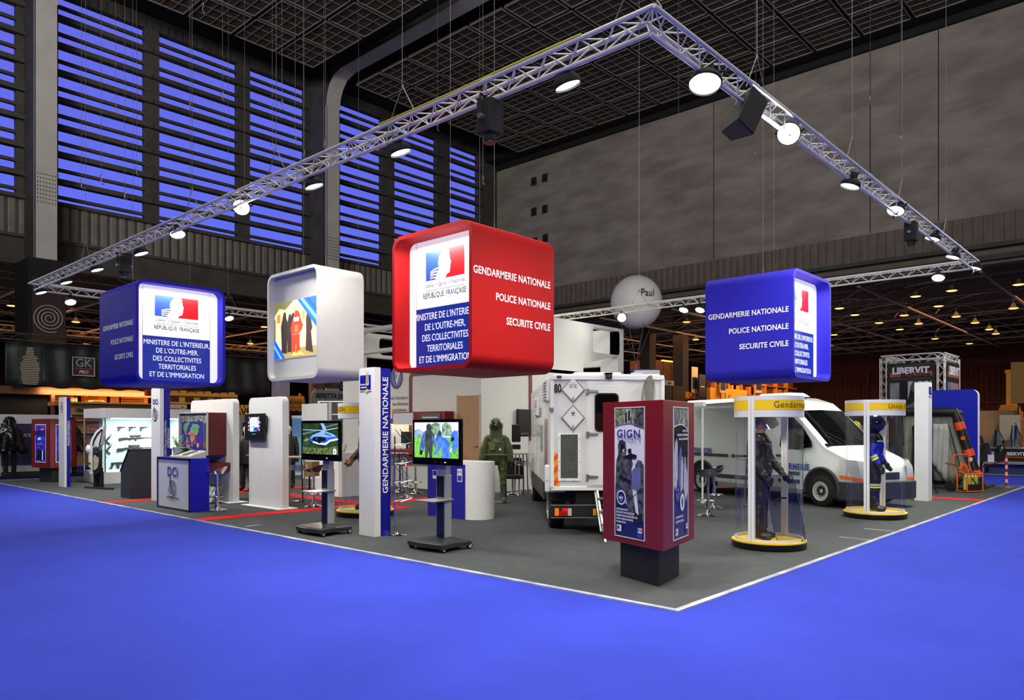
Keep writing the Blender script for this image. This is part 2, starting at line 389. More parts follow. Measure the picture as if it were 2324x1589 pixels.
mb2 = MB(); mb2.box(-34, YW+.5, 11.9, XW+.5, 112, 12.3); lcl = struct('ceiling_left', mb2, lowroof)
# steelwork under the low roof: purlins, cable trays and curved trays
tray = mat('galvanised_tray', (150, 120, 100), .6)
trayd = mat('dark_purlin', (150, 132, 118), .7)
mb = MB()
for i in range(9):
    x = 41+i*4.9
    for zz in (10.7, 10.1): mb.cyl((x, -32, zz), (x, 80, zz), .05, n=5)
    y = -32
    while y < 78:
        mb.cyl((x, y, 10.1), (x, y+1.4, 10.7), .03, n=4); mb.cyl((x, y+1.4, 10.7), (x, y+2.8, 10.1), .03, n=4); y += 2.8
o = struct('roof_lattice', mb, trayd, lc); o['kind'] = 'stuff'
mb = MB()
for i in range(15):
    y = -20+i*6.1
    mb.box(39, y, 9.9, 84, y+.17, 10.0)
o = struct('cable_tray', mb, trayd, lc); o['kind'] = 'stuff'
am = MB(); pts = [(0, 4.6*math.sin(a), 1.65*math.cos(a)-1.5) for a in [(-.1+1.5*i/10) for i in range(11)]]
for i in range(10):
    a, b = pts[i], pts[i+1]; am.add([(-.2, a[1], a[2]), (.2, a[1], a[2]), (.2, b[1], b[2]), (-.2, b[1], b[2]), (-.2, a[1], a[2]+.07), (.2, a[1], a[2]+.07), (.2, b[1], b[2]+.07), (-.2, b[1], b[2]+.07)], [(0, 3, 2, 1), (4, 5, 6, 7), (0, 1, 5, 4), (1, 2, 6, 5), (2, 3, 7, 6), (3, 0, 4, 7)])
ame = am.mesh('curved_tray', tray)
for px, py in ((2095, 640), (2150, 650), (2230, 640), (2195, 680), (2300, 668), (2045, 700), (1985, 690), (2105, 725), (1960, 735), (2270, 720), (2180, 735), (1995, 745), (1935, 690)):
    x, y = P(px, py, 10.7)
    o = obj('curved_tray', ame, None, lc, loc=(x, y, 10.9)); o.rotation_euler.z = .3
mb = MB()
for i in range(8):
    y = 43+i*5.4
    for zz in (10.7, 10.1): mb.cyl((-28, y, zz), (37, y, zz), .05, n=5)
    x = -28
    while x < 35: mb.cyl((x, y, 10.1), (x+1.4, y, 10.7), .03, n=4); mb.cyl((x+1.4, y, 10.7), (x+2.8, y, 10.1), .03, n=4); x += 2.8
for i in range(12): x = -18+i*4.8; mb.box(x, 40, 9.8, x+.2, 84, 9.92)
o = struct('roof_lattice', mb, trayd, lcl); o['kind'] = 'stuff'
# columns of the lower hall
for px, n in ((1470, 3), (1545, 4)):
    x, y = D(px, 62+n); mb = MB(); mb.box(x-.5, y-.5, 0.002, x+.5, y+.5, 11.9); struct('trim_%d' % n, mb, mat('dark_column', (40, 38, 38), .7))
# warm pendant lamps in the lower halls
wl_m = mat('warm_lamp_glass', (255, 170, 80), .4, emit=4)
lp = MB(); lp.lathe((0, 0, 0), [(.02, .34), (.1, .3), (.14, .12), (.29, .02), (.30, 0)], 12)
lg = MB(); lg.lathe((0, 0, 0), [(.01, -.05), (.2, -.03), (.28, 0)], 12)
lr = MB(); lr.cyl((0, 0, .3), (0, 0, 2.49), .015, n=4)
pl0 = None; pmeshes = (lp.mesh('shade', mat('pendant_shade', (90, 80, 70), .6)), lg.mesh('lens', wl_m), lr.mesh('rod', girtm))
lampspots = [(2078, 673), (2130, 695), (2213, 733), (2170, 719), (2052, 716), (2122, 769), (1940, 715), (1995, 733), (2042, 748), (2245, 748), (2260, 758), (2312, 646), (1893, 760), (1558, 731), (1579, 771), (2085, 735), (1905, 700), (27, 694), (128, 747), (172, 731), (42, 770), (196, 781), (568, 780), (105, 705), (600, 742), (2200, 780), (2300, 700), (2160, 660)]
lampspots.sort()
nleft = sum(1 for q_ in lampspots if q_[0] < 700)
for i, (px, py) in enumerate(lampspots):
    x, y = P(px, py, 9.4)
    side = 'left' if px < 700 else 'right'
    t = thing('pendant_lamp', 'warm orange pendant lamp in the %s lower hall, %s from the left there' % (side, NTH[i if i < nleft else i-nleft]), 'lamp', (x, y, 9.4), group='pendant lamps of the %s hall beyond' % side)
    for nm, me in zip(('shade', 'lens', 'rod'), pmeshes): obj(nm, me, None, t)
# loose suspension cables with hooks hanging from the main ceiling
cm = mat('steel_cable', (120, 116, 110), .5, .5)
cabs = [(735, 340, 200, 26), (460, 30, 420, 24), (431, 250, 80, 27), (640, 250, 130, 25), (670, 330, 150, 26), (283, 455, 10, 25), (230, 420, 5, 24), (310, 400, 5, 26), (1096, 420, 120, 27), (993, 298, 270, 30), (618, 345, 260, 26), (690, 360, 250, 27), (2045, 330, 50, 24), (1975, 240, 0, 25), (1540, 560, 160, 28), (185, 430, 10, 24), (262, 260, 20, 25), (1715, 365, 120, 26), (505, 230, 10, 26), (555, 480, 120, 28)]
cabs.sort()
for i, (px, py, pt, d) in enumerate(cabs):
    x, y = D(px, d); z = Z(py, d); mb = MB()
    k = .006
    mb.cyl((x, y, z+.35), (x, y, 23.95), k, n=4)
    hk = MB(); hk.tube([(x, y, z+.36), (x+.03, y, z+.3), (x+.03, y, z+.2), (x-.03, y, z+.2), (x-.03, y, z+.3)], .012, 5, closed=True); hk.tube([(x, y, z+.2), (x, y, z+.08), (x+.05, y, z+.02), (x+.08, y, z+.08)], .014, 5)
    t = obj('hanging_cable', mb, cm); tag(t, 'thin loose cable with a hook hanging from the high ceiling, %s from the left' % NTH[i], 'cable', 'loose cables hanging from the ceiling')
    obj('hook', hk, steel, t)
# ------------------------------------------------------------------ stand carpet and its taped edges
mb = MB(); mb.box(.03, .03, .001, 20.08, 25.18, .012); tag(obj('stand_carpet', mb, greycarpet), 'grey stand carpet laid over the blue aisle carpet', 'carpet')
tape = mat('clear_edge_tape', (142, 148, 176), .25, col2=(196, 200, 212), nscale=2.3)
mb = MB(); mb.box(-.05, -.05, .0, .02, 25.2, .018); tag(obj('edge_tape', mb, tape), 'shiny edging tape along the left edge of the grey carpet', 'tape')
mb = MB(); mb.box(.02, -.05, .0, 20.1, .02, .018); tag(obj('edge_tape', mb, tape), 'shiny edging tape along the right edge of the grey carpet', 'tape')
mb = MB(); mb.box(-.05, 25.2, 0, 20, 25.26, .018); mb.box(20.1, -.05, 0, 20.16, 12, .018)
tag(obj('edge_tape', mb, tape), 'shiny edging tape along the far edges of the grey carpet', 'tape')
def strip(name, label, a, b, w):
    a = Vector(a+(0,)); b = Vector(b+(0,)); n = (b-a).normalized().cross(Vector((0, 0, 1)))*w/2
    mb = MB(); mb.prism([a+n+Vector((0, 0, .0125)), b+n+Vector((0, 0, .0125)), b-n+Vector((0, 0, .0125)), a-n+Vector((0, 0, .0125))], (0, 0, .006)); tag(obj(name, mb, redcarpet if 'red' in name else tape), label, 'carpet' if 'red' in name else 'tape')
x1, y1 = P(600, 1168); strip('red_carpet_strip', 'red carpet strip starting by the wide panel with the small monitor', (0.03, y1), (7.5, y1), .42)
x2, y2 = P(760, 1137); strip('red_carpet_strip', 'red carpet strip running back past the round table, crossing the others', (x2, y2-2.6), (x2, y2+7), .42)
x3, y3 = P(690, 1107); strip('red_carpet_strip', 'faint red carpet strip furthest back, behind the chrome bar stools', (x3-2.2, y3), (7.4, y3), .38)
x4, y4 = P(300, 1138); strip('red_carpet_strip', 'short red carpet strip in front of the black sloped kiosk', (.03, y4), (3.4, y4), .36)
x5, y5 = P(2120, 1131); strip('red_carpet_strip', 'red carpet strip near the inflatable tent on the right', (x5, .03), (x5, 8), .38)
for a, b, l in (((1905, 1221), (1975, 1228), 'second'), ((1962, 1202), (2030, 1208), 'first')):
    strip('tape_mark', 'thin white tape line on the carpet, %s from the back right' % l, P(*a), P(*b), .035)
strip('tape_mark', 'thin white tape line on the carpet by the left carpet edge', P(556, 1197), P(592, 1193), .035)
# ================================================================== LIGHTING TRUSS
tx0, tx1, ty0, ty1, tz = -.36, 13.35, .065, 18.95, 5.57     # centre lines, top chord height
S, HT = .105, .175
root = thing('lighting_truss', 'square aluminium lighting truss hung above the whole stand', 'truss', (tx0, ty0, tz))
LX, LY = tx1-tx0, ty1-ty0
def chord(a, b): obj('chord', MB().cyl(a, b, .024, n=8), aluf, root, smooth=True)
for s, z in ((-S, 0), (S, 0), (0, -HT)):
    chord((s, s, z), (s, LY-s, z)); chord((s, s, z), (LX-s, s, z)); chord((LX-s, s, z), (LX-s, LY-s, z)); chord((s, LY-s, z), (LX-s, LY-s, z))
um = MB(); um.cyl((0, 0, 0), (0, 0, 1), .0085, n=6, cap=False); ume = um.mesh('brace', aluf)
rest = MB()
def brace(a, b):
    a = Vector(a); b = Vector(b); m = (a+b)/2
    if dep(m.x+tx0, m.y+ty0) < 10.6:
        o = bpy.data.objects.new('brace', ume); COL.objects.link(o); o.parent = root
        o.location = a; o.rotation_mode = 'QUATERNION'; o.rotation_quaternion = (b-a).to_track_quat('Z', 'Y'); o.scale = (1, 1, (b-a).length)
    else: rest.cyl(a, b, .0085, n=4, cap=False)
def lacing(o, ax, L):
    o = Vector(o); ax = Vector(ax); sd = Vector((-ax.y, ax.x, 0)); n = int(L/.21); st = L/n; D_ = Vector((0, 0, -HT))
    for i in range(n):
        a = o+ax*(i*st); b = o+ax*((i+1)*st)
        for e in (-1, 1):
            if i % 2: brace(a+sd*S*e, b+D_)
            else: brace(a+D_, b+sd*S*e)
        if i % 2: brace(a+sd*S, b-sd*S)
        else: brace(a-sd*S, b+sd*S)
        if i % 4 == 0: brace(a+sd*S, a-sd*S)
lacing((0, S, 0), (0, 1, 0), LY-2*S); lacing((S, 0, 0), (1, 0, 0), LX-2*S)
lacing((LX, S, 0), (0, 1, 0), LY-2*S); lacing((S, LY, 0), (1, 0, 0), LX-2*S)
brace((-S, -S, 0), (0, 0, -HT)); brace((S, S, 0), (0, 0, -HT)); brace((-S, -S, 0), (0, .3, -HT)); brace((-S, -S, 0), (.3, 0, -HT)); brace((-S, -S, 0), (S, S, 0))
o = obj('lacing', rest, aluf, root); o['kind'] = 'stuff'
# couplings between truss lengths
for k in range(1, 9):
    for s, z in ((-S, 0), (S, 0), (0, -HT)):
        if k*2.0+.4 < LY: obj('coupling', MB().cyl((s, k*2.0-.08, z), (s, k*2+.08, z), .029, n=8), aluf, root)
        if k*2.0+.4 < LX: obj('coupling', MB().cyl((k*2.0-.08, s, z), (k*2+.08, s, z), .029, n=8), aluf, root)
# yellow-sleeved power cable along the first length
mb = MB(); mb.tube([(-S-.02, .7+i*.4, .026+.004*math.sin(i)) for i in range(9)], .009, 6); mb.tube([(.02, .5+i*.4, -HT+.03) for i in range(8)], .009, 6)
obj('cable', mb, mat('yellow_cable', (225, 205, 60), .4), root)
# hoist bridles
def bridle(x, y, lab):
    mb = MB(); zt = tz+.02
    ax = (0, 1) if abs(x-tx0) < .3 or abs(x-tx1) < .3 else (1, 0)
    for e in (-1, 1): mb.cyl((x+e*.28*ax[0], y+e*.28*ax[1], zt), (x, y, zt+.45), .006, n=5)
    mb.cyl((x, y, zt+.45), (x, y, 23.95), .004, n=5); mb.tube([(x, y, zt+.42), (x+.03, y, zt+.48), (x, y, zt+.56), (x-.03, y, zt+.48)], .01, 5, closed=True)
    o = obj('suspension_cable', mb, steel); tag(o, 'suspension cable with V-shaped bridle, %s' % lab, 'cable', 'suspension cables of the lighting truss')
for k, px in enumerate((1443, 913, 627, 436, 194)): bridle(tx0, onX(px, tx0)[0], 'left truss run, %s from the near corner' % NTH[k])
for k, px in enumerate((1718, 1934, 2047, 2147)): bridle(onY(px, ty0)[0], ty0, 'right truss run, %s from the near corner' % NTH[k])
for k, y in enumerate((9, 16)): bridle(tx1, y, 'far right truss run, %s from the right' % NTH[k])
for k, x in enumerate((5, 10)): bridle(x, ty1, 'far left truss run, %s from the left' % NTH[k])
# floodlights
lens = mat('floodlight_lens', (232, 246, 255), .3, emit=26)
lensd = mat('floodlight_lens_dim', (255, 250, 235), .3, emit=14)
def flood(x, y, z, aim, label, power, ztr, big=1.0, group=None):
    """round flood on a yoke: x,y,z = lens centre, aim = point the lamp looks at"""
    t = thing('floodlight', label, 'lamp', (x, y, z), group=group)
    dr = (Vector(aim)-Vector((x, y, z))).normalized(); q = dr.to_track_quat('-Z', 'Y').to_matrix().to_4x4()
    mb = MB(); mb.M = q; r = .135*big
    mb.lathe((0, 0, 0), [(r, -.03), (r*1.08, -.01), (r*1.05, .02), (r*.9, .06), (r*.55, .10), (.01, .11)], 20); mb.box(-r*.55, -r*.4, .08, r*.55, r*.4, .17)
    obj('housing', mb, blackm, t, smooth=True)
    mb = MB(); mb.M = q; mb.lathe((0, 0, 0), [(.001, -.034), (r*.5, -.03), (r*.97, -.012)], 20); obj('lens', mb, lens, t)
    mb = MB(); mb.M = q; mb.tube([(r*1.08, 0, .08), (r*1.25, 0, .1)], .012, 6); mb.tube([(-r*1.08, 0, .08), (-r*1.25, 0, .1)], .012, 6)
    a = q @ Vector((r*1.25, 0, .1)); b = q @ Vector((-r*1.25, 0, .1)); hz = ztr-z
    m = MB(); top = Vector((0, 0, hz)); m.tube([a, a*.75+top*.45, top, b*.75+top*.45, b], .014, 6); m.cyl(top, top+Vector((0, 0, .06)), .035, n=8); obj('yoke', m, blackm, t)
    m = MB(); m.tube([(0, .02, hz), (.06, .06, hz-.05), (.03, .05, hz*.5), q @ Vector((0, 0, .16))], .008, 5); obj('cable', m, black, t)
    l = bpy.data.lights.new('floodlight_beam', 'SPOT'); l.energy = power; l.spot_size = 2.3; l.spot_blend = .7; l.shadow_soft_size = .15; l.color = (1, .96, .82)
    lo = bpy.data.objects.new('floodlight_beam', l); COL.objects.link(lo); lo.location = Vector((x, y, z))+dr*.06; lo.rotation_euler = dr.to_track_quat('-Z', 'Y').to_euler()
PW = 440
ztr = tz-HT-.02
nth = ['first', 'second', 'third', 'fourth', 'fifth', 'sixth', 'seventh', 'eighth', 'ninth', 'tenth']
left = [(1287, 190), (908, 343), (712, 420), (548, 470), (403, 530), (320, 574), (220, 611), (150, 640), (93, 663)]
for i, (px, py) in enumerate(left):
    y, d = onX(px, tx0+.1); z = Z(py, d)
    ai = (tx0+1.7, y-.9, 0) if px != 548 else (-3.5, 4.0, 1.0)
    if px == 403: ai = (-.8, y-2.4, 0)
    flood(tx0+.1, y, z, ai, 'black round floodlight under the left truss run, %s from the near corner' % nth[i], PW*(1.3 if i < 2 else 1), ztr)
right = [(1600, 187), (1790, 303), (1930, 420), (2033, 477), (2117, 540), (2163, 582), (2213, 607)]
for i, (px, py) in enumerate(right):
    x, d = onY(px, ty0); z = Z(py, d)
    ai = {1600: (x-1.6, -.6, 0), 1790: (-2.0, -1.5, 1.5), 2033: (x-2.8, .5, 0)}.get(px, (x-.8, ty0+1.6, 0))
    flood(x, ty0, z, ai, 'black round floodlight under the right truss run, %s from the near corner' % nth[i], PW, ztr, big=1.2 if i == 0 else 1)
for i, (px, py) in enumerate(((2127, 628), (1585, 702), (1548, 702), (1407, 720))):
    y, d = onX(px, tx1-.1); z = Z(py, d); flood(tx1, y, z, (tx1-3 if px != 1407 else 2, y-(0 if px != 1407 else 8), 0), 'round floodlight under the far right truss run, %s from the right' % nth[i], PW, ztr)
for i, (px, py) in enumerate(((160, 685), (520, 722), (700, 745))):
    x, d = onY(px, ty1); z = Z(py, d); flood(x, ty1, z, (x, ty1-3, 0), 'round floodlight under the far left truss run, %s from the left' % nth[i], PW, ztr)
# small projectors hung from the truss
def mover(x, y, z, label, s=1.0):
    t = thing('stage_projector', label, 'projector', (x, y, z))
    mb = MB(); mb.box(-.11*s, -.11*s, -.22*s, .11*s, .11*s, .16*s); mb.cyl((0, 0, -.3*s), (0, 0, -.2*s), .08*s, n=12); obj('body', mb, blackm, t, bevel=.02)
    mb = MB(); mb.cyl((0, 0, -.31*s), (0, 0, -.3*s), .07*s, n=12); obj('lens', mb, mat('dark_lens', (40, 42, 48), .5), t)
    mb = MB(); h = ztr-z; mb.tube([(-.14*s, 0, -.05), (-.15*s, 0, .2), (0, 0, h), (.15*s, 0, .2), (.14*s, 0, -.05)], .014, 6); obj('yoke', mb, blackm, t)
    mb = MB(); mb.cyl((-.17*s, 0, -.05), (-.11*s, 0, -.05), .03*s, n=8); mb.cyl((.11*s, 0, -.05), (.17*s, 0, -.05), .03*s, n=8); obj('knob', mb, steel, t)
y, d = onX(1112, tx0); mover(tx0, y, Z(262, d), 'black stage projector hanging under the middle of the left truss run')
y, d = onX(282, tx0); mover(tx0, y, Z(598, d), 'black stage projector far along the left truss run', .9)
x, d = onY(2068, ty0); mover(x, ty0, Z(523, d), 'black stage projector under the right truss run, between two lit floodlights', .9)
# loudspeaker under the right run
x, d = onY(1693, ty0); z = Z(243, d)
t = thing('loudspeaker', 'black trapezoid loudspeaker hanging tilted under the right truss run', 'speaker', (x, ty0+.02, z-.08), 0)
t.rotation_euler = (0, .5, -.35); t.scale = (.85, .85, .85)
mb = MB(); mb.loft([[(-.16, -.15, -.28), (.16, -.15, -.28), (.16, -.15, .28), (-.16, -.15, .28)], [(-.1, .2, -.28), (.1, .2, -.28), (.1, .2, .28), (-.1, .2, .28)]]); obj('cabinet', mb, mat('speaker_paint', (40, 40, 41), .6), t, bevel=.01)
mb = MB(); mb.prism([(-.15, -.152, -.27), (.15, -.152, -.27), (.15, -.152, .27), (-.15, -.152, .27)], (0, -.02, 0)); obj('grille', mb, mat('speaker_grille', (24, 22, 21), .8, bump=.6, bscale=200), t, bevel=.006)
mb = MB(); mb.tube([(-.18, 0, 0), (-.2, 0, .2), (-.05, 0, .36), (.05, 0, .36), (.2, 0, .2), (.18, 0, 0)], .012, 6); mb.cyl((0, 0, .36), (0, 0, .5), .02, n=6); mb.cyl((.16, 0, 0), (.2, 0, 0), .03, n=8); obj('bracket', mb, steel, t)

# ================================================================== HANGING CUBES
marblue = mat('flag_blue', (44, 72, 168), .4); marred = mat('flag_red', (232, 10, 20), .4)
litwhite = mat('backlit_white_film', (250, 246, 250), .4, emit=.55); litblue = mat('backlit_blue_film', (22, 44, 138), .4, emit=.55)
fblue = mat('backlit_flag_blue', (50, 80, 175), .4, emit=.5); fred = mat('backlit_flag_red', (235, 8, 18), .4, emit=.6)
litink = mat('backlit_white_lettering', (240, 242, 250), .4, emit=.7)
def profile_head(cx, cy, s):
    """generic classical head in profile, white, facing right"""
    p = [(-.50, -.5), (-.42, -.30), (-.30, -.16), (-.36, .05), (-.30, .28), (-.12, .44), (.08, .5), (.20, .44), (.23, .36), (.21, .30), (.25, .22), (.24, .15), (.30, .04), (.32, -.02), (.27, -.05), (.28, -.11), (.26, -.14), (.28, -.18), (.25, -.23), (.26, -.30), (.20, -.36), (.08, -.38), (.02, -.5)]
    return [(cx+x*s, cy+y*s) for x, y in p]
def hair(cx, cy, s):
    L = []
    for k in range(4):
        a = []
        for i in range(7): t = i/6; a.append((cx-.95*s+t*.62*s, cy-.16*s-k*.1*s+.10*s*math.sin(t*2.6+k*.3)))
        b = [(x, y-.045*s) for x, y in reversed(a)]; L.append(a+b)
    return L
def french_panel(parent, o, u, w, h, full=1):
    """ministry panel: flag emblem over motto, blue field with ministry text"""
    m = 0.0; L = [(litwhite, rr(0, 0, w, h, .1))]
    sx = .095*w
    L += [(litblue, rc(sx, .0, w-sx if full else w, h*.47))]
    L += [(inkg, rc(sx, 0, sx+.006, h)), (inkg, rc(w-sx-.006, 0, w-sx, h)), (inkg, rc(sx, h*.47, w-sx, h*.47+.006))]
    fx0, fx1, fy0, fy1 = w*.235, w*.755, h*.685, h*.905; hh = fy1-fy0
    mid = w*.50
    L += [(fblue, rc(fx0, fy0, mid, fy1)), (fred, rc(mid, fy0, fx1, fy1))]
    L += [(litwhite, profile_head(mid, (fy0+fy1)/2, hh*1.0)), (litwhite, [(mid-.5*hh, fy0), (mid-.45*hh, fy0+.1*hh), (mid+.1*hh, fy0+.1*hh), (mid+.02*hh, fy0)])]
    L += [(litwhite, [(mid-.02*hh, fy1), (mid+.1*hh, fy1-.04*hh), (mid+.2*hh, fy0+.2*hh), (mid, fy0)])]
    for hr in hair(mid+.2*hh, (fy0+fy1)/2-.04*hh, hh): L.append((litwhite, hr))
    L += [(inkg, [(mid+.13*hh, fy0+.62*hh), (mid+.2*hh, fy0+.64*hh), (mid+.2*hh, fy0+.61*hh)]), (inkg, rc(fx0, h*.603, fx1, h*.607))]
    art('print_panel', o, u, ZZ, L, parent)
    o = Vector(o); U = Vector(u)
    T = lambda s, x, y, size, m_, **k: txt(s, size, m_, o+U*x+Vector((0, 0, y)), u, ZZ, parent, off=.0155, ext=0, **k)
    T('Liberté  •  Égalité  •  Fraternité', w*.495, h*.643, .075, ink, shear=.25, xs=.80, bold=.008)
    T('RÉPUBLIQUE  FRANÇAISE', w*.495, h*.565, .10, ink, xs=.72, bold=.012)
    for i, s in enumerate(("MINISTERE DE L’INTERIEUR,", 'DE L’OUTRE-MER,', 'DES COLLECTIVITES', 'TERRITORIALES', 'ET DE L’IMMIGRATION')):
        T(s, w*.5, h*(.405-.0835*i), .125, litink, xs=.78, name='ministry_lettering')
def cube(label, x0, x1, y0, y1, z0, z1, axis, outer, inner, panel_in, r=.17, pan=True):
    t = thing('hanging_cube_sign', label, 'sign', ((x0+x1)/2, (y0+y1)/2, z0))
    X, Y, H = (x1-x0)/2, (y1-y0)/2, z1-z0; th = .05
    mb = MB()
    if axis == 'X':
        o_ = rr(-Y, 0, Y, H, r, 8); i_ = rr(-Y+th, th, Y-th, H-th, r-th, 8)
        R_ = [[(x, a, b) for a, b in pr] for x, pr in ((-X, i_), (-X, o_), (X, o_), (X, i_))]
    else:
        o_ = rr(-X, 0, X, H, r, 8); i_ = rr(-X+th, th, X-th, H-th, r-th, 8)
        R_ = [[(a, y, b) for a, b in pr] for y, pr in ((-Y, i_), (-Y, o_), (Y, o_), (Y, i_))]
    mb.loft(R_+[R_[0]], caps=False); s_ = obj('shell', mb, [outer], t, smooth=True)
    return t, X, Y, H
def hangers(t, X, Y, H, zc, label, lng=0):
    mb = MB(); loc = t.location
    for a in (-.75, .75):
        mb.cyl((loc.x+a*X, loc.y+a*Y*.3, loc.z+H-.02), (loc.x+a*X, loc.y+a*Y*.3, zc-.5), .0025, n=5)
    tag(obj('suspension_wire', mb, steel), label, 'wire')
def cube_lines(t, o, u, m, size=.128, xs=.86):
    o = Vector(o); U = Vector(u)
    for i, s in enumerate(('GENDARMERIE NATIONALE', 'POLICE NATIONALE', 'SECURITE CIVILE')):
        txt(s, size, m, o+Vector((0, 0, -.28*i)), u, ZZ, t, align='RIGHT', bold=.02, xs=xs, sp=1.05, off=.004, ext=.001)
# red cube: opens towards the left aisle
d = 8.75; x0, y0 = D(1071, d)
t, X, Y, H = cube('red hanging cube sign in the middle, open side with the ministry panel', x0, x0+1.53, y0, y0+1.50, Z(833, d), Z(492, d), 'X', redb, None, 0)
french_panel(t, (-X+.26, Y-.03-.02, .05), UX, 2*Y-.1, H-.1)
mb = MB(); mb.box(-X+.27, -Y+.05, .05, -X+.3, Y-.05, H-.05); obj('panel_frame', mb, white, t)
cube_lines(t, (X-.08, -Y, H*.655), UY, mat('white_vinyl', (240, 240, 244), .4))
hangers(t, X, Y, H, 23.8, 'pair of thin wires carrying the red cube sign')
l = area('cube_light', t.location+Vector((-X+.12, 0, H-.12)), .9, 14, target=t.location+Vector((-X+.14, 0, 0)), sy=.1)
# blue cube, left: opens towards the viewer's right
d = 12.7; x0, y0 = D(308, d)
t, X, Y, H = cube('blue hanging cube sign at the left, above the reception counter', x0, x0+1.60, y0, y0+1.72, Z(868, d), Z(630, d), 'Y', blueb, None, 0)
french_panel(t, (-X+.05, -Y+.22, .05), UY, 2*X-.1, H-.1)
mb = MB(); mb.box(-X+.05, -Y+.23, .05, X-.05, -Y+.26, H-.05); obj('panel_frame', mb, white, t)
cube_lines(t, (-X, -Y+.1, H*.58), UX, mat('white_vinyl', (240, 240, 244), .4), size=.128)
hangers(t, X, Y, H, 23.8, 'pair of thin wires carrying the left blue cube sign')
area('cube_light', t.location+Vector((0, -Y+.1, H-.12)), 1.0, 14, target=t.location+Vector((0, -Y+.12, 0)), sy=.1)
# blue cube, right
d = 12.05; x0, y0 = D(1801, d)
t, X, Y, H = cube('blue hanging cube sign at the right, above the white van', x0, x0+1.70, y0, y0+1.57, Z(856, d), Z(605, d), 'Y', blueb, None, 0)
french_panel(t, (-X+.05, -Y+.24, .05), UY, 2*X-.1, H-.1)
mb = MB(); mb.box(-X+.05, -Y+.25, .05, X-.05, -Y+.29, H-.05); obj('panel_frame', mb, white, t)
cube_lines(t, (-X, -Y+.08, H*.62), UX, mat('white_vinyl', (240, 240, 244), .4), size=.128)
hangers(t, X, Y, H, 23.8, 'pair of thin wires carrying the right blue cube sign')
area('cube_light', t.location+Vector((0, -Y+.12, H-.12)), 1.0, 18, target=t.location+Vector((0, -Y+.14, 0)), sy=.12)
# white cube with a projected picture
d = 11.75; x0, y0 = D(722, d)
t, X, Y, H = cube('white hanging cube sign with a projected picture of a figure in orange', x0, x0+.88, y0, y0+1.57, Z(857, d), Z(596, d), 'X', mat('white_fabric_skin', (196, 196, 197), .6, noise=.02), None, 0)
mb = MB(); mb.prism([(-X+.1, a, b) for a, b in rr(-Y+.05, .05, Y-.05, H-.05, .1)], (.03, 0, 0)); obj('screen_panel', mb, mat('matt_white_screen', (205, 205, 206), .8), t)
P_ = lambda c, e=.9: mat('projected_%d_%d_%d' % c, c, .6, emit=e)
w, h = 1.34, .96
L = [(P_((222, 216, 170)), rc(0, 0, w, h)), (P_((120, 120, 60)), [(0, h), (0, h*.78), (.15, h*.9), (.35, h*.86), (.6, h)]), (P_((168, 150, 90)), rc(0, 0, w, .16)),
     (P_((90, 100, 50)), [(0, h*.7), (.03, h*.72), (.03, .2), (0, .2)]), (P_((200, 150, 60)), rc(.08, .62, .19, .76)), (P_((190, 160, 80)), rc(.88, .62, .95, .76)),
     (P_((38, 26, 22)), [(.24, .1), (.21, .55), (.26, .68), (.29, .76), (.33, .80), (.37, .76), (.38, .68), (.42, .62), (.41, .3), (.40, .08)]),
     (P_((50, 34, 28)), [(.42, .1), (.40, .55), (.44, .66), (.47, .74), (.52, .74), (.55, .66), (.56, .5), (.55, .1)]),
     (P_((30, 22, 20)), [(.52, .35), (.50, .62), (.55, .72), (.60, .76), (.65, .72), (.66, .6), (.66, .3)]),
     (P_((60, 40, 34)), [(.98, .1), (1.0, .4), (.99, .6), (1.03, .75), (1.08, .8), (1.12, .74), (1.14, .6), (1.18, .45), (1.14, .4), (1.2, .05)]),
     (P_((228, 62, 22)), [(.56, .05), (.55, .35), (.52, .5), (.58, .64), (.62, .70), (.66, .78), (.74, .78), (.80, .72), (.84, .62), (.90, .52), (.86, .44), (.80, .42), (.80, .2), (.82, .05), (.70, .05), (.69, .25), (.66, .05)]),
     (P_((225, 232, 240)), rc(.62, .60, .78, .67)), (P_((150, 120, 130)), rc(.58, .38, .80, .40)), (P_((255, 120, 60)), rc(.64, .42, .76, .54)),
     (P_((255, 210, 90), 1.6), [(.55, .03), (.62, .1), (.7, .06), (.78, .11), (.88, .06), (.95, .03)]),
     (P_((20, 110, 225)), [(.74, h), (w, .42), (w, h)]), (P_((120, 190, 245)), [(.82, h), (w, .53), (w, .62), (.92, h)]), (P_((30, 80, 200)), [(1.0, h), (w, .68), (w, .74), (1.06, h)]),
     (P_((20, 90, 220)), [(0, 0), (.36, 0), (0, .36)]), (P_((120, 190, 250)), [(.2, 0), (.26, 0), (0, .26), (0, .2)])]
art('projected_picture', (-X+.095, .70, .38), UX, ZZ, L, t, base=.002)
hangers(t, X, Y, H, 23.8, 'pair of thin wires carrying the white cube sign')
# helium balloon tethered behind the white building
d = 36; x, y = D(1444, d); z = Z(686, d)
t = thing('balloon', 'large white helium balloon with black lettering floating behind the white building', 'balloon', (x, y, z))
mb = MB(); mb.ell((0, 0, 0), 1.24, 1.24, 1.30, 40, 24); obj('envelope', mb, mat('balloon_skin', (238, 238, 238), .45, noise=.03), t, smooth=True)
mb = MB()
for k in range(6): a = k*PI/3; mb.cyl((.75*math.cos(a), .75*math.sin(a), -1.02), (0, 0, -3.0), .012, n=4)
mb.cyl((0, 0, -3.0), (0, 0, -z+.02), .014, n=5); obj('tether', mb, steel, t)
vd = Vector((CAM[0]-x, CAM[1]-y, CAM[2]-z)).normalized(); rt = vd.cross(Vector((0, 0, 1))).normalized()*-1
a = Matrix.Rotation(.42, 3, 'Z') @ vd; a.z = 0; a.normalize(); u = Vector((0, 0, 1)).cross(a)
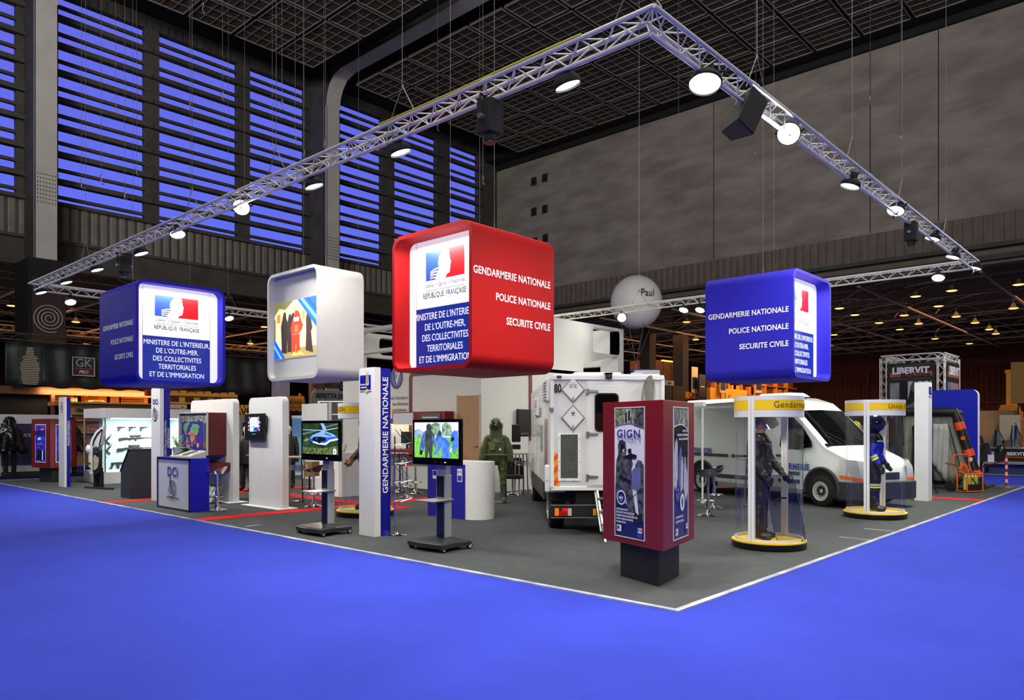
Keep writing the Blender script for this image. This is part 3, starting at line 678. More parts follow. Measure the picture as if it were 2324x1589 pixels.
txt('Paul', .48, ink, a*1.2+Vector((0, 0, .24)), u, ZZ, t, xs=.9, off=.09); txt('www.paul', .17, inkg, a*1.2+Vector((0, 0, -.3)), u, ZZ, t, off=.06)
# ================================================================== FIGURES
def capsule_body(name, chains, part, mats, cls, loc, rz, voxel=.013, extra=None, wr=.013):
    """body grown from tapered limb chains (joint, radius), fused by a voxel remesh into one skin"""
    mb = MB()
    for ch in chains:
        for (a, ra), (b, rb) in zip(ch[:-1], ch[1:]):
            va = Vector(a); vb = Vector(b); n = max(2, int((vb-va).length/.04))
            mb.cyl(a, b, ra, rb, 12); mb.ell(a, ra, ra, ra, 12, 8)
        mb.ell(ch[-1][0], ch[-1][1], ch[-1][1], ch[-1][1], 12, 8)
    if extra: extra(mb)
    me = mb.mesh(name, mats); o = bpy.data.objects.new(name+'_tmp', me); COL.objects.link(o)
    r = o.modifiers.new('r', 'REMESH'); r.mode = 'VOXEL'; r.voxel_size = voxel
    s = o.modifiers.new('s', 'SMOOTH'); s.factor = .5; s.iterations = 3
    m2 = bpy.data.meshes.new_from_object(o.evaluated_get(bpy.context.evaluated_depsgraph_get()))
    bpy.data.objects.remove(o); m2.materials.clear()
    for m in mats: m2.materials.append(m)
    from mathutils import noise as mn
    idx = [cls(p.center) for p in m2.polygons]
    NV = [(v.co.copy(), v.normal.copy()) for v in m2.vertices]; flat = []
    for co, no in NV:
        if co.z < 1.47: co = co+no*wr*(mn.noise(co*11)+.6*mn.noise(Vector((co.x*9, co.y*9, co.z*30))))
        flat += co[:]
    m2.vertices.foreach_set('co', flat); m2.update(); m2.polygons.foreach_set('material_index', idx)
    m2.polygons.foreach_set('use_smooth', [True]*len(idx)); m2.name = name
    b = obj(name, m2, None, part); return b
def skeleton(h=1.82, st=1.0, arms=((.30, .0, .0), (.30, .0, .0)), bulk=1.0, legs=.11, hand=None, head=.105, boots=1.25, fwd=0):
    """figure facing +X, origin between the feet; arms = ((elbow xyz),(hand xyz)) pairs per side"""
    k = h/1.82; C = []
    V = lambda x, y, z: (x*k, y*k, z*k)
    C.append([(V(0, 0, .98), .135*bulk), (V(.0, 0, 1.12), .125*bulk), (V(0, 0, 1.28), .14*bulk), (V(-.01, 0, 1.42), .125*bulk), (V(-.0, 0, 1.5), .07), (V(.02, 0, 1.60), .062)])
    for s in (-1, 1):
        C.append([(V(0, s*.06, .99), .13*bulk), (V(0, s*.06, 1.2), .11*bulk), (V(-.01, s*.09, 1.38), .11*bulk), (V(-.01, s*.18, 1.44), .075*bulk)])
        C.append([(V(0, s*.09*st, .95), .108*bulk), (V(.015, s*.11*st, .52), .072*bulk), (V(-.01, s*.12*st, .12), .052*bulk*boots)])
        C.append([(V(-.02, s*.12*st, .08), .05*boots), (V(.08, s*.13*st, .05), .042*boots), (V(.16, s*.135*st, .045), .04*boots)])
        el, ha = arms[0 if s < 0 else 1]
        sh = (-.01, s*.19, 1.43)
        C.append([(V(*sh), .066*bulk), (V(*el), .052*bulk), (V(*ha), .036*bulk)])
        dirv = (Vector(ha)-Vector(el)).normalized(); hp = Vector(ha)
        C.append([(V(*ha), .034), (V(*(hp+dirv*.06)), .038), (V(*(hp+dirv*.09)), .034)])
        side = dirv.cross(Vector((0, s, 0))).normalized() if abs(dirv.y) < .9 else Vector((1, 0, 0))
        for f, (o, L) in enumerate(((-.03, .062), (-.011, .074), (.010, .070), (.028, .054))):
            base = hp+dirv*.09+side*o; mid = base+dirv*L*.55+Vector((0, -s*.008, 0)); tip = base+dirv*L+Vector((0, -s*.03, 0))
            C.append([(V(*base), .0135), (V(*mid), .0125), (V(*tip), .011)])
        tb = hp+dirv*.03+side*-.03; C.append([(V(*tb), .015), (V(*(tb-side*.022+dirv*.035)), .0135), (V(*(tb-side*.026+dirv*.065+Vector((0, -s*.012, 0)))), .012)])
    C.append([(V(.02, 0, 1.70), head*.9), (V(.015, 0, 1.735), head*.86)])
    C.append([(V(.045, 0, 1.635), .052), (V(.05, 0, 1.66), .06)])
    return C
ARM = (((.03, -.27, 1.14), (.07, -.29, .88)), ((.03, .27, 1.14), (.07, .29, .88)))
skin = mat('mannequin_skin', (206, 168, 140), .55); skinw = mat('mannequin_white', (215, 210, 202), .5)
leather = mat('black_leather', (20, 20, 20), .35, bump=.3, bscale=60)
def face(mb, k=1.0, c=(.02, 0, 1.70)):
    x, y, z = c
    mb.cyl((x+.09, 0, z+.005), (x+.122, 0, z-.035), .012, .018, 8)          # nose
    for s in (-1, 1):
        mb.ell((x, s*.098, z-.01), .016, .012, .032, 8, 6)                   # ears
        mb.ell((x+.088, s*.036, z+.005), .014, .018, .010, 8, 6)
    mb.ell((x+.098, 0, z-.062), .014, .026, .008, 8, 6)
# ================================================================== TRIANGULAR POSTER COLUMNS
photo_w = mat('poster_photo_collage', (60, 70, 60), .3, col2=(190, 190, 180), nscale=14)
photo_g = mat('poster_foliage', (60, 80, 40), .3, col2=(150, 160, 130), nscale=20)
p_white = mat('poster_white', (226, 226, 240), .3); p_navy = mat('poster_navy', (28, 32, 92), .3, noise=.15, nscale=6); p_dark = mat('poster_camouflage', (34, 36, 42), .3, col2=(96, 100, 104), nscale=16)
p_blk = mat('poster_black', (24, 24, 30), .3); p_slate = mat('poster_blue_grey', (104, 108, 160), .3, noise=.12, nscale=7); p_grey = mat('poster_grey_photo', (90, 92, 96), .3, col2=(48, 50, 56), nscale=5); p_lt = mat('poster_glove_grey', (188, 190, 200), .3, noise=.15, nscale=20)
def tri(s, c=(0, 0)):   # equilateral, one vertex pointing to -x
    R = s/math.sqrt(3); return [(c[0]-R, c[1]), (c[0]+R/2, c[1]-s/2), (c[0]+R/2, c[1]+s/2)]
def tri_column(loc, rz, label, z0, z1, s, sb, lettering):
    t = thing('poster_column', label, 'display', loc, rz)
    mb = MB(); mb.prism([(x, y, 0) for x, y in tri(sb, (.02, 0))], (0, 0, z0)); obj('base', mb, slate, t, bevel=.004)
    mb = MB(); mb.prism([(x, y, z0) for x, y in tri(s)], (0, 0, z1-z0)); obj('body', mb, maroon, t, bevel=.003)
    T = tri(s); v0 = Vector(T[0]+(0,)); a = Vector(T[2]+(0,)); b = Vector(T[1]+(0,))
    return t, a, v0, b
x, y = D(1505, 7.86)
rz = math.atan2(F2[1], F2[0])-math.radians(1)
R = 1.08/math.sqrt(3); loc = (x+R*math.cos(rz), y+R*math.sin(rz), .013)
t, a, v0, b = tri_column(loc, rz, 'maroon three-sided poster column on a dark base in the near corner', .42, 2.035, 1.08, .69, None)
H0 = .42
# left face: reads from a (far) to v0 (near)
u = (v0-a).normalized(); o = a+u*.25+Vector((0, 0, .5)); w, h = .52, 1.46
sil = lambda pts, dx=0, dy=0, s=1: [(dx+x*s, dy+y*s) for x, y in pts]
L = [(p_white, rc(0, 0, w, h)), (p_navy, [(0, 0), (w, 0), (w, .2), (.36, .30), (.1, .42), (0, .5)]),
     (photo_g, [(0, h-.21), (.13, h-.18), (.26, h-.17), (.39, h-.185), (w, h-.23), (w, h), (0, h)]),
     (photo_w, [(.15, h-.19), (.33, h-.18), (.33, h), (.2, h)]), (p_dark, [(.34, h-.2), (w, h-.24), (w, h), (.37, h)]), (p_blk, rc(.185, h-.16, .215, h-.05)), (p_blk, rc(.24, h-.14, .27, h-.03)),
     (p_slate, [(0, h-.215), (.13, h-.19), (.26, h-.18), (.39, h-.195), (w, h-.24), (w, h-.228), (.39, h-.183), (.26, h-.168), (.13, h-.178), (0, h-.2)]),
     (p_dark, [(.0, .46), (.02, .85), (.06, .93), (.05, 1.03), (.08, 1.09), (.14, 1.10), (.19, 1.07), (.21, .98), (.19, .93), (.27, .89), (.33, .84), (.30, .78), (.33, .66), (.31, .56), (.36, .36), (.40, .18), (.30, .2), (.24, .33), (.2, .42), (.12, .46)]),
     (p_blk, [(.09, 1.0), (.12, 1.06), (.17, 1.03), (.18, .97), (.12, .95)]), (skin, [(.13, .985), (.17, 1.0), (.18, .965), (.15, .95)]),
     (p_blk, [(.12, .9), (.2, .92), (.29, .95), (.4, .93), (.38, .89), (.31, .89), (.30, .83), (.27, .88)]), (p_blk, rc(.24, .95, .30, 1.0)), (p_blk, [(.06, .66), (.3, .6), (.3, .64), (.08, .7)]),
     (p_dark, [(.38, .7), (.37, .82), (.42, .88), (.48, .87), (w, .82), (w, .2), (.44, .2), (.40, .5)]), (p_slate, [(.30, .56), (.32, .76), (.36, .79), (.46, .8), (.47, .6), (.44, .55)]),
     (p_blk, [(.25, .42), (w, .58), (w, .57), (.25, .41)]), (p_blk, [(.3, .2), (.36, .3), (.42, .26), (.48, .3), (.5, .2), (.4, .16)]),
     (p_white, ci(.12, .44, .085)), (p_navy, ci(.12, .44, .068)), (p_slate, [(.075, .46), (.165, .46), (.15, .40), (.12, .38), (.09, .40)]),
     (p_white, rc(.04, .05, .125, .125)), (p_navy, rc(.05, .075, .085, .11)), (p_white, rc(.42, .07, .5, .125)), (marblue, rc(.425, .085, .45, .115)), (marred, rc(.47, .085, .495, .115)), (marblue, rc(.42, .02, .5, .065))]
art('poster', o, u, ZZ, L, t); o = Vector(o)
mb = MB(); n_ = Vector(u).cross(Vector(ZZ))
for (xa, ya, xb, yb) in ((-.012, -.012, 0, h+.012), (w, -.012, w+.012, h+.012), (0, -.012, w, 0), (0, h, w, h+.012)):
    mb.prism([o+u*xa+Vector((0, 0, ya)), o+u*xb+Vector((0, 0, ya)), o+u*xb+Vector((0, 0, yb)), o+u*xa+Vector((0, 0, yb))], n_*.008)
obj('poster_frame', mb, aluf, t)
T = lambda s, x, y, sz, m, **k: txt(s, sz, m, o+u*x+Vector((0, 0, y)), u, ZZ, t, off=.0195, ext=0, **k)
T('GIGN', .26, 1.165, .125, inkb, xs=1.28, bold=.02, sp=1.12); T('GROUPE D’INTERVENTION DE LA GENDARMERIE NATIONALE', .26, 1.115, .02, inkb, xs=.72); T('« S’engager pour la vie »', .26, 1.085, .024, inkg); T('GIGN', .12, .435, .032, inkw, bold=.03)
for i, s in enumerate(('INTERVENTION', 'SÉCURITÉ PROTECTION', 'OBSERVATION/RECHERCHE', 'APPUI OPÉRATIONNEL', 'FORMATION')): T(s, .035, .305-.036*i, .031, inkw, align='LEFT', bold=.02)
u = (b-v0).normalized(); o = v0+u*.33+Vector((0, 0, .5)); w = .5
L = [(p_grey, rc(0, 0, w, h)), (p_navy, [(0, 0), (w, 0), (w, .4), (.3, .34), (0, .62)]), (photo_g, [(0, h-.22), (.13, h-.19), (.25, h-.18), (.38, h-.2), (w, h-.24), (w, h), (0, h)]), (photo_w, [(.2, h-.18), (.4, h-.2), (.4, h), (.2, h)]),
     (p_slate, rc(.03, h-.17, .12, h-.04)), (p_blk, [(0, h-.225), (.13, h-.2), (.25, h-.19), (.38, h-.21), (w, h-.25), (w, h-.56), (0, h-.5)]), (p_white, [(0, h-.225), (.13, h-.2), (.25, h-.19), (.38, h-.21), (w, h-.25), (w, h-.243), (.38, h-.2), (.25, h-.178), (.13, h-.19), (0, h-.21)]),
     (p_lt, [(.0, .6), (.0, .95), (.05, 1.08), (.10, 1.12), (.13, 1.06), (.13, .9), (.14, .7), (.08, .52)]), (p_slate, [(.16, .56), (.17, .9), (.22, 1.03), (.27, .98), (.27, .62)]), (p_lt, [(.22, .5), (.24, .85), (.29, .92), (.33, .8), (.31, .55)]),
     (p_lt, [(.33, .55), (.35, .78), (.37, .9), (.40, .9), (.41, .80), (.47, .72), (.49, .5), (.4, .4)]), (p_navy, ci(.12, .5, .075, ry=.095)), (p_slate, ci(.12, .5, .06, ry=.08)), (p_navy, rc(.11, .43, .13, .57)), (p_navy, rc(.07, .51, .17, .53)),
     (p_white, ci(.28, .395, .08, ry=.1)), (p_grey, ci(.28, .395, .03, ry=.06)), (p_white, rc(.04, .04, .13, .115)), (p_navy, rc(.05, .06, .08, .1)), (p_white, rc(.4, .08, .48, .14)), (marblue, rc(.41, .1, .43, .13)), (marred, rc(.45, .1, .47, .13)), (marblue, rc(.4, .03, .48, .075))]
art('poster', o, u, ZZ, L, t); o = Vector(o); n_ = Vector(u).cross(Vector(ZZ)); mb = MB()
for (xa, ya, xb, yb) in ((-.012, -.012, 0, h+.012), (w, -.012, w+.012, h+.012), (0, -.012, w, 0), (0, h, w, h+.012)):
    mb.prism([o+u*xa+Vector((0, 0, ya)), o+u*xb+Vector((0, 0, ya)), o+u*xb+Vector((0, 0, yb)), o+u*xa+Vector((0, 0, yb))], n_*.008)
obj('poster_frame', mb, aluf, t)
T = lambda s, x, y, sz, m, **k: txt(s, sz, m, o+u*x+Vector((0, 0, y)), u, ZZ, t, off=.0165, ext=0, **k)
for i, s in enumerate(('INSTITUT DE', 'RECHERCHE CRIMINELLE', 'DE LA GENDARMERIE')): T(s, .47, 1.2-.045*i, .034, inkw, align='RIGHT', bold=.02)
for i, s in enumerate(('INVESTIGATION', 'IDENTIFICATION')): T(s, .03, .24-.05*i, .036, inkw, align='LEFT', bold=.02)
# the police column at the far left
dd = 23.2; x, y = D(114, dd); s2 = 1.25; R = s2/math.sqrt(3); rz2 = math.atan2(F2[1], F2[0])+math.radians(26)
t, a, v0, b = tri_column((x+R*math.cos(rz2), y+R*math.sin(rz2), .013), rz2, 'maroon three-sided poster column with blue night posters at the far left', .46, 2.02, s2, .8, None)
glow = mat('glowing_blue_poster', (60, 50, 190), .3, col2=(28, 20, 90), nscale=7, emit=.5)
for (q0, q1, tag_) in ((a, v0, 'POLICE'), (v0, b, 'POLICE')):
    u = (q1-q0).normalized(); o = q0+u*.28+Vector((0, 0, .66)); w, h = .66, 1.16
    L = [(p_white, rc(-.03, -.03, w+.03, h+.03)), (glow, rc(0, 0, w, h)), (p_blk, [(.02, .05), (.1, .3), (.2, .45), (.28, .3), (.36, .42), (.45, .25), (.6, .4), (.64, .05)]), (mat('glow_cyan', (110, 170, 255), .4, emit=1), [(.1, .72), (.3, .78), (.4, .72), (.22, .68)]),
         (mat('glow_red', (230, 70, 90), .4, emit=1), [(.25, 1.02), (.6, 1.06), (.6, 1.03), (.45, 1.0)]), (mat('glow_cyan'), rc(.44, .05, .5, .35))]
    art('poster', o, u, ZZ, L, t); txt(tag_, .2, mat('dark_blue_ink', (20, 16, 60), .5), o+u*(w/2)+Vector((0, 0, .9)), u, ZZ, t, off=.02, bold=.02)
    txt('police nationale', .05, inkw, o+u*(w/2)+Vector((0, 0, .56)), u, ZZ, t, off=.02)

# ================================================================== SIGN POSTS
def sign_post(px, py, pt, label, vtext=None, wy=.41, wx=.33, vlines=1):
    x0, y0 = P(px, py); d = dep(x0, y0); H = Z(pt, d)
    t = thing('sign_post', label, 'sign', (x0, y0, 0))
    mb = MB(); ew = wx*.36; mb.prism([(0, a, b) for a, b in rr(0, 0, wy, H, .055, 6, (0, 0, 1, 0))], (ew, 0, 0)); obj('white_slab', mb, white, t, smooth=True)
    mb = MB(); mb.box(ew, .012, .0, wx, wy-.02, H-.01); obj('blue_slab', mb, bluedk, t, bevel=.004)
    if vtext:
        for i, s in enumerate(vtext): txt(s, (.15 if wx > .3 else .08) if len(vtext) == 1 else .062, inkw, (ew+(wx-ew)*(.5 if len(vtext) == 1 else .3+.42*i), .012, H*.60 if len(vtext) == 1 else H*.56), (0, 0, 1), (-1, 0, 0), t, bold=.01, xs=1.0 if len(vtext) == 1 else .9)
    return t, H
t, H = sign_post(850, 1221, 833, 'tall white and blue sign post with vertical white lettering, beside the right screen stand', ('GENDARMERIE NATIONALE',))
gold = mat('gold_emblem', (220, 190, 60), .35); silv = mat('silver_emblem', (200, 205, 215), .35)
u = Vector(UX); o = Vector((0, .38, H-.39))
L = [(offw, rc(0, 0, .3, .27)), (bluedk, rc(0, .03, .285, .27)), (ink, rc(0, 0, .11, .012)), (marred, rc(.2, 0, .31, .012))]
art('emblem_plate', o, UX, ZZ, L, t)
for s in (-1, 1):
    mb = MB()
    for k in range(5):
        z = .09+k*.045; mb.prism([(-.007, -(.20+s*.004), H-.39+z), (-.007, -(.20+s*(.045-.004*k)), H-.39+z+.045), (-.007, -(.20+s*.02), H-.39+z+.085-.0*k)], (-.004, 0, 0))
    mb.M = None; o_ = obj('emblem_flame', mb, silv if s > 0 else gold, t, loc=(0, .38, 0))
mb = MB(); mb.cyl((-.006, .18, H-.37), (-.014, .18, H-.37), .03, n=14); obj('emblem_grenade', mb, gold, t)
txt('Gendarmerie', .042, inkw, (0, .25, H-.27), UX, ZZ, t, off=.012); txt('nationale', .042, inkw, (0, .27, H-.315), UX, ZZ, t, off=.012)
t, H = sign_post(363, 1140, 880, 'tall white sign post with initials and globe, behind the reception counter', ('DIRECTION de la COOPÉRATION', 'INTERNATIONALE'), wy=.50, wx=.24)
txt('DCi', .17, inkb, (0, .25, H-.33), UX, ZZ, t, bold=.012, sp=1.12)
def globe(parent, c, r, u, m, full=True):
    c = Vector(c); U = Vector(u); Zv = Vector(ZZ); n = U.cross(Zv); mb = MB(); c = c+n*.008
    for k in (-1, -.5, 0, .5, 1):
        mb.tube([c+U*(r*k*math.cos(a))+Zv*(r*math.sin(a)) for a in [(-PI/2+PI*i/12) for i in range(13)]], .004, 4)
    for k in (-.5, 0, .5):
        q = r*math.sqrt(1-k*k); mb.tube([c+U*(-q)+Zv*(r*k), c+U*q+Zv*(r*k)], .004, 4)
    mb.tube([c+U*(-r*1.3)+Zv*(-r*.1), c+U*(-r*1.15)+Zv*(-.5*r), c+U*(-.5*r)+Zv*(-r*.95), c+U*(.4*r)+Zv*(-r*1.1)], [.004, .016, .02, .004], 5)
    mb.tube([c+U*(-.6*r)+Zv*(r*1.5), c+U*(-.75*r)+Zv*(r*.6), c+U*(-.4*r)+Zv*(-.2*r), c+U*(.2*r)+Zv*(-.8*r)], [.004, .018, .014, .004], 5)
    obj('globe_emblem', mb, m, parent)
globe(t, (0, .25, H-.62), .13, UX, inkg); 
t, H = sign_post(146, 1107, 901, 'tall white sign post with a round red badge at the far left', ('POLICE NATIONALE',), wy=.50, wx=.17)
art('badge', (0, .36, H-.5), UX, ZZ, [(mat('badge_red', (190, 70, 60), .5), ci(.12, .2, .11, ry=.17)), (p_white, ci(.12, .2, .08, ry=.13)), (mat('badge_red'), ci(.12, .2, .05, ry=.09)), (inkb, rc(.1, .12, .14, .28))], t)
# right-hand post (emblem on its narrow front)
x0, y0 = P(2107, 1139); d = dep(x0, y0); H = Z(867, d)
t = thing('sign_post', 'tall plain white sign post at the right with a small blue emblem near its top', 'sign', (x0, y0, 0))
mb = MB(); mb.prism([(a, 0, b) for a, b in rr(0, 0, .33, H, .055, 6, (0, 0, 1, 0))], (0, .30, 0)); obj('white_slab', mb, white, t, smooth=True)
art('emblem_plate', (.03, 0, H-.36), UY, ZZ, [(offw, rc(0, 0, .27, .25)), (bluedk, rc(0, .06, .26, .25)), (silv, [(.17, .05), (.2, .2), (.19, .25), (.16, .2)]), (ink, rc(0, 0, .1, .03)), (marred, rc(.18, 0, .26, .03))], t)

# ================================================================== WIDE PANELS WITH SCREENS
def wide_panel(pxf, py, pt, w, label, th=.15):
    x0, y0 = P(pxf, py); d = dep(x0, y0); H = Z(pt, d)
    t = thing('partition_stand', label, 'panel', (x0, y0, .013))
    mb = MB(); mb.prism([(0, a, b) for a, b in rr(0, .02, w, H, .13, 8, (0, 0, 1, 1))], (th, 0, 0)); obj('slab', mb, white, t, smooth=True)
    mb = MB(); mb.box(-.16, -.12, 0, th+.16, w+.08, .02); obj('base_plate', mb, white, t, bevel=.006)
    return t, H, x0, y0
t, H, x0, y0 = wide_panel(641, 1158, 901, 1.43, 'white rounded display panel carrying a small wall monitor')
tv = thing('wall_monitor', 'small black wall monitor hung on the left half of a white rounded panel', 'screen', (x0, y0+1.0, Z(1000, 16.1)), 0)
hgt = Z(938, 16.1)-Z(1000, 16.1)
mb = MB(); mb.box(-.1, -.38, 0, -.03, .44, hgt); obj('casing', mb, black, tv, bevel=.008)
mb = MB(); mb.box(-.03, -.2, .15, 0, .2, hgt-.15); obj('bracket', mb, black, tv)
SC = lambda n, c=(128, 128, 128), e=1.0, c2=None, ns=8: mat('screen_'+n, c, .3, emit=e, col2=c2, nscale=ns)
w, h = .70, hgt-.16
art('screen_image', (-.1, .35, .09), UX, ZZ, [(SC('ink', (10, 14, 22), .5), rc(0, 0, w, h)), (SC('ice', (90, 150, 220), 1, (225, 240, 255), 9), [(.16, .1), (.14, .36), (.22, .42), (.50, .42), (.56, .34), (.52, .12)]), (SC('white', (235, 242, 255), 1.1), [(.17, .30), (.5, .22), (.52, .3), (.2, .37)]), (SC('navyblue', (20, 60, 150), .9), [(.3, .12), (.36, .2), (.5, .2), (.54, .12)])]
    + [(SC('pinkish', (190, 120, 130), .9), rc(a, b, a+.05, b+.05)) for a, b in ((.08, .12), (.08, .2), (.08, .28), (.12, .38), (.55, .2), (.57, .28), (.52, .38), (.55, .12))], tv)
txt('www.police', .03, SC('cyan', (60, 160, 190), 1), (-.1, 0, .14), UX, ZZ, tv, off=.02)
mb = MB(); mb.tube([(-.02, -.38, hgt*.9), (-.04, -.46, hgt*.8), (-.04, -.45, hgt*.55), (-.02, -.38, hgt*.3)], .012, 5); obj('cable', mb, black, tv)
t, H, x0, y0 = wide_panel(529, 1143, 906, 2.2, 'wide white rounded display panel carrying the maroon map box')
d = dep(x0, y0)
xm, ym = x0-.5, 0
mbx = thing('map_display_box', 'maroon wall box whose front is a world map with red dots', 'display', (x0, y0, 0))
z0, z1 = Z(1034, d-.2), Z(936, d-.2); ya, yb = .32, 1.80
mb = MB(); mb.box(-.44, ya, z0, 0, yb, z1); obj('cabinet', mb, mat('dark_maroon_laminate', (96, 18, 22), .4), mbx, bevel=.004)
w, h = yb-ya, z1-z0
mp = mat('map_navy', (46, 42, 120), .25, emit=.45); mg = mat('map_green', (84, 140, 92), .3, emit=.5, noise=.1, nscale=9); mr_ = mat('map_red', (250, 80, 60), .3, emit=.6); my = mat('map_yellow', (230, 160, 50), .3, emit=.4)  # glow put into the map colours to brighten the print
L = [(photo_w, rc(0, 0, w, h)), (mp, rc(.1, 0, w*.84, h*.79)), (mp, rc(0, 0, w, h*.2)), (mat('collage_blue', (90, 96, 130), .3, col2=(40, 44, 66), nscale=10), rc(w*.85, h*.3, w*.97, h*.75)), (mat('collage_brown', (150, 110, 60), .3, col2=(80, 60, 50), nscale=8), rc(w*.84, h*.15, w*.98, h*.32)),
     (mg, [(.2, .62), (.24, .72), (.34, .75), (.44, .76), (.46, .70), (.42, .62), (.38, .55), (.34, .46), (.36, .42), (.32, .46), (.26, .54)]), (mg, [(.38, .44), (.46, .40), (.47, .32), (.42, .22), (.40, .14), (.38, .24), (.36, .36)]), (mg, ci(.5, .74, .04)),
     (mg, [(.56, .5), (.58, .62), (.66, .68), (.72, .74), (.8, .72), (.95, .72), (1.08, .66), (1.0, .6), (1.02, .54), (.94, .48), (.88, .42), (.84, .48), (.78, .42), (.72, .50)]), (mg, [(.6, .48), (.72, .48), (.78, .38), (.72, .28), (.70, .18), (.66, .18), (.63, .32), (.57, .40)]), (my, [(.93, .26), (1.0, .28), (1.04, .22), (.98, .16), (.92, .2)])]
rnd = random.Random(3)
for k in range(46):
    a, b = rnd.choice(((.4, .33, .05, .12), (.66, .36, .09, .13), (.62, .5, .05, .08), (.85, .42, .10, .09), (.44, .2, .04, .05)))[:2], None
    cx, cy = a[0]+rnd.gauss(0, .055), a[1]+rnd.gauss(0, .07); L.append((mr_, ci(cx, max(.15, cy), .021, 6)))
L += [(mat('map_badge', (170, 175, 205), .4), ci(.56, .17, .05, 14)), (p_slate, rc(.2, .16, .3, .24))]
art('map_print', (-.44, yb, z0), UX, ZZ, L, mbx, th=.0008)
txt('la DCi dans le monde', .07, inkw, (-.44, yb-w*.6, z0+.08), UX, ZZ, mbx, off=.055, ext=0, bold=.02)
mb = MB(); mb.box(-.475, ya, z1-.012, -.44, yb, z1+.015); mb.box(-.475, yb-.015, z0, -.44, yb+.015, z1); mb.box(-.475, ya-.01, z0, -.44, ya+.01, z1); obj('acrylic_edge', mb, aluf, mbx)
sh = MB(); zz0, zz1 = Z(1068, d-.1), Z(1051, d-.1); sh.box(-.35, .12, zz0, 0, 1.9, zz1); tag(obj('wall_shelf', sh, mat('dark_maroon_laminate'), None, loc=(x0, y0, 0)), 'thick maroon shelf fixed below the world map box', 'shelf')
# leaflet rack of clear acrylic at the foot of that panel
lx, ly = P(505, 1143)
t = thing('leaflet_rack', 'clear acrylic leaflet rack leaning at the foot of the map panel', 'rack', (x0-.32, y0+.35, .012))
mb = MB(); mb.prism([(-.12, -.25, 0), (.12, -.25, .42), (.14, -.25, .42), (-.1, -.25, 0)], (0, .62, 0)); mb.box(-.14, -.25, 0, .16, .37, .01); obj('back_sheet', mb, glass('rack_acrylic', (225, 235, 230), .75), t)
for k in range(3):
    mb = MB(); a = -.22+k*.2; mb.prism([(-.12, a, .03), (.06, a, .36), (.04, a, .37), (-.15, a, .04)], (0, .15, 0)); obj('pocket', mb, mat('leaflet_paper', (196, 204, 196), .6, col2=(120, 128, 120), nscale=12), t)
# ================================================================== RECEPTION COUNTER
x0, y0 = P(432, 1164.5); d = dep(x0, y0); Hc = Z(1041, d)
t = thing('reception_counter', 'blue reception counter with a white front, initials and globe emblem', 'counter', (x0, y0, 0))
wy, wx = 1.62, .40
mb = MB(); mb.box(0, 0, 0, wx, wy, Hc); obj('body', mb, blueside, t, bevel=.006)
mb = MB(); mb.box(-.006, .05, .05, .0, wy-.05, Hc-.05); obj('front_panel', mb, white, t)
mb = MB()
for b4 in ((0, 0, Hc-.045), (0, 0, 0)): mb.box(-.02, 0, b4[2], 0, wy, b4[2]+.045)
mb.box(-.02, 0, 0, 0, .045, Hc); mb.box(-.02, wy-.045, 0, 0, wy, Hc); obj('front_frame', mb, mat('navy_edge', (20, 20, 96), .4), t)
txt('DCi', .28, mat('violet_ink', (72, 66, 140), .5), (-.006, .83, Hc*.72), UX, ZZ, t, bold=.016, xs=1.05, sp=1.12)
globe(t, (-.006, .83, Hc*.42), .17, UX, mat('violet_grey_ink', (96, 96, 120), .5)); txt('Direction de la Coopération internationale', .045, inkg, (-.006, .83, Hc*.24), UX, ZZ, t, xs=.8)
# plant in a white pot
pxp, pyp = x0+.2, y0+1.08
t = thing('potted_plant', 'spider plant in a white pot on the reception counter', 'plant', (pxp, pyp, Hc))
mb = MB(); mb.lathe((0, 0, 0), [(.001, 0), (.075, 0), (.105, .2), (.115, .2), (.115, .215), (.095, .215), (.09, .19), (.001, .19)], 18); obj('pot', mb, whitem, t, smooth=True)
gr = mat('leaf_green', (70, 120, 50), .45, noise=.2); grl = mat('pale_leaf', (170, 190, 120), .45, noise=.15)
rnd = random.Random(5)
for k in range(34):
    a = rnd.uniform(0, 2*PI); L_ = rnd.uniform(.18, .36); hh = rnd.uniform(.1, .34); mb = MB(); pts = []
    ca, sa = math.cos(a), math.sin(a); ls = []; rs_ = []
    for i in range(7):
        q = i/6; r = L_*q; z = .2+hh*math.sin(q*2.4)*1.0-.05*q; wv = .011*(1-q*.85)
        ls.append((r*ca-wv*sa, r*sa+wv*ca, z)); rs_.append((r*ca+wv*sa, r*sa-wv*ca, z+.004))
    for i in range(6): mb.add([ls[i], rs_[i], rs_[i+1], ls[i+1]], [(0, 1, 2, 3)])
    obj('leaf', mb, grl if k % 3 else gr, t)
for k in range(3):
    a = -1.4+k*.5; mb = MB(); c = Vector((.22*math.cos(a), .22*math.sin(a), .2-.02*k)); mb.ell(c, .1, .06, .02, 10, 6); obj('broad_leaf', mb, gr, t)
t = thing('leaflet_tray', 'cream sloping tray of leaflets on the reception counter beside the plant', 'tray', (x0+.16, y0+.45, Hc))
mb = MB(); mb.prism([(-.14, -.38, 0), (.2, -.38, 0), (.2, -.38, .15), (-.14, -.38, .04)], (0, .95, 0)); obj('tray_body', mb, mat('cream_tray', (226, 224, 205), .5), t)
for k in range(4): mb = MB(); mb.prism([(-.12, -.32+k*.22, .048), (.18, -.32+k*.22, .144), (.18, -.17+k*.22, .144), (-.12, -.17+k*.22, .048)], (0, 0, .01)); obj('leaflet', mb, ink if k % 2 else mat('leaflet_paper'), t)
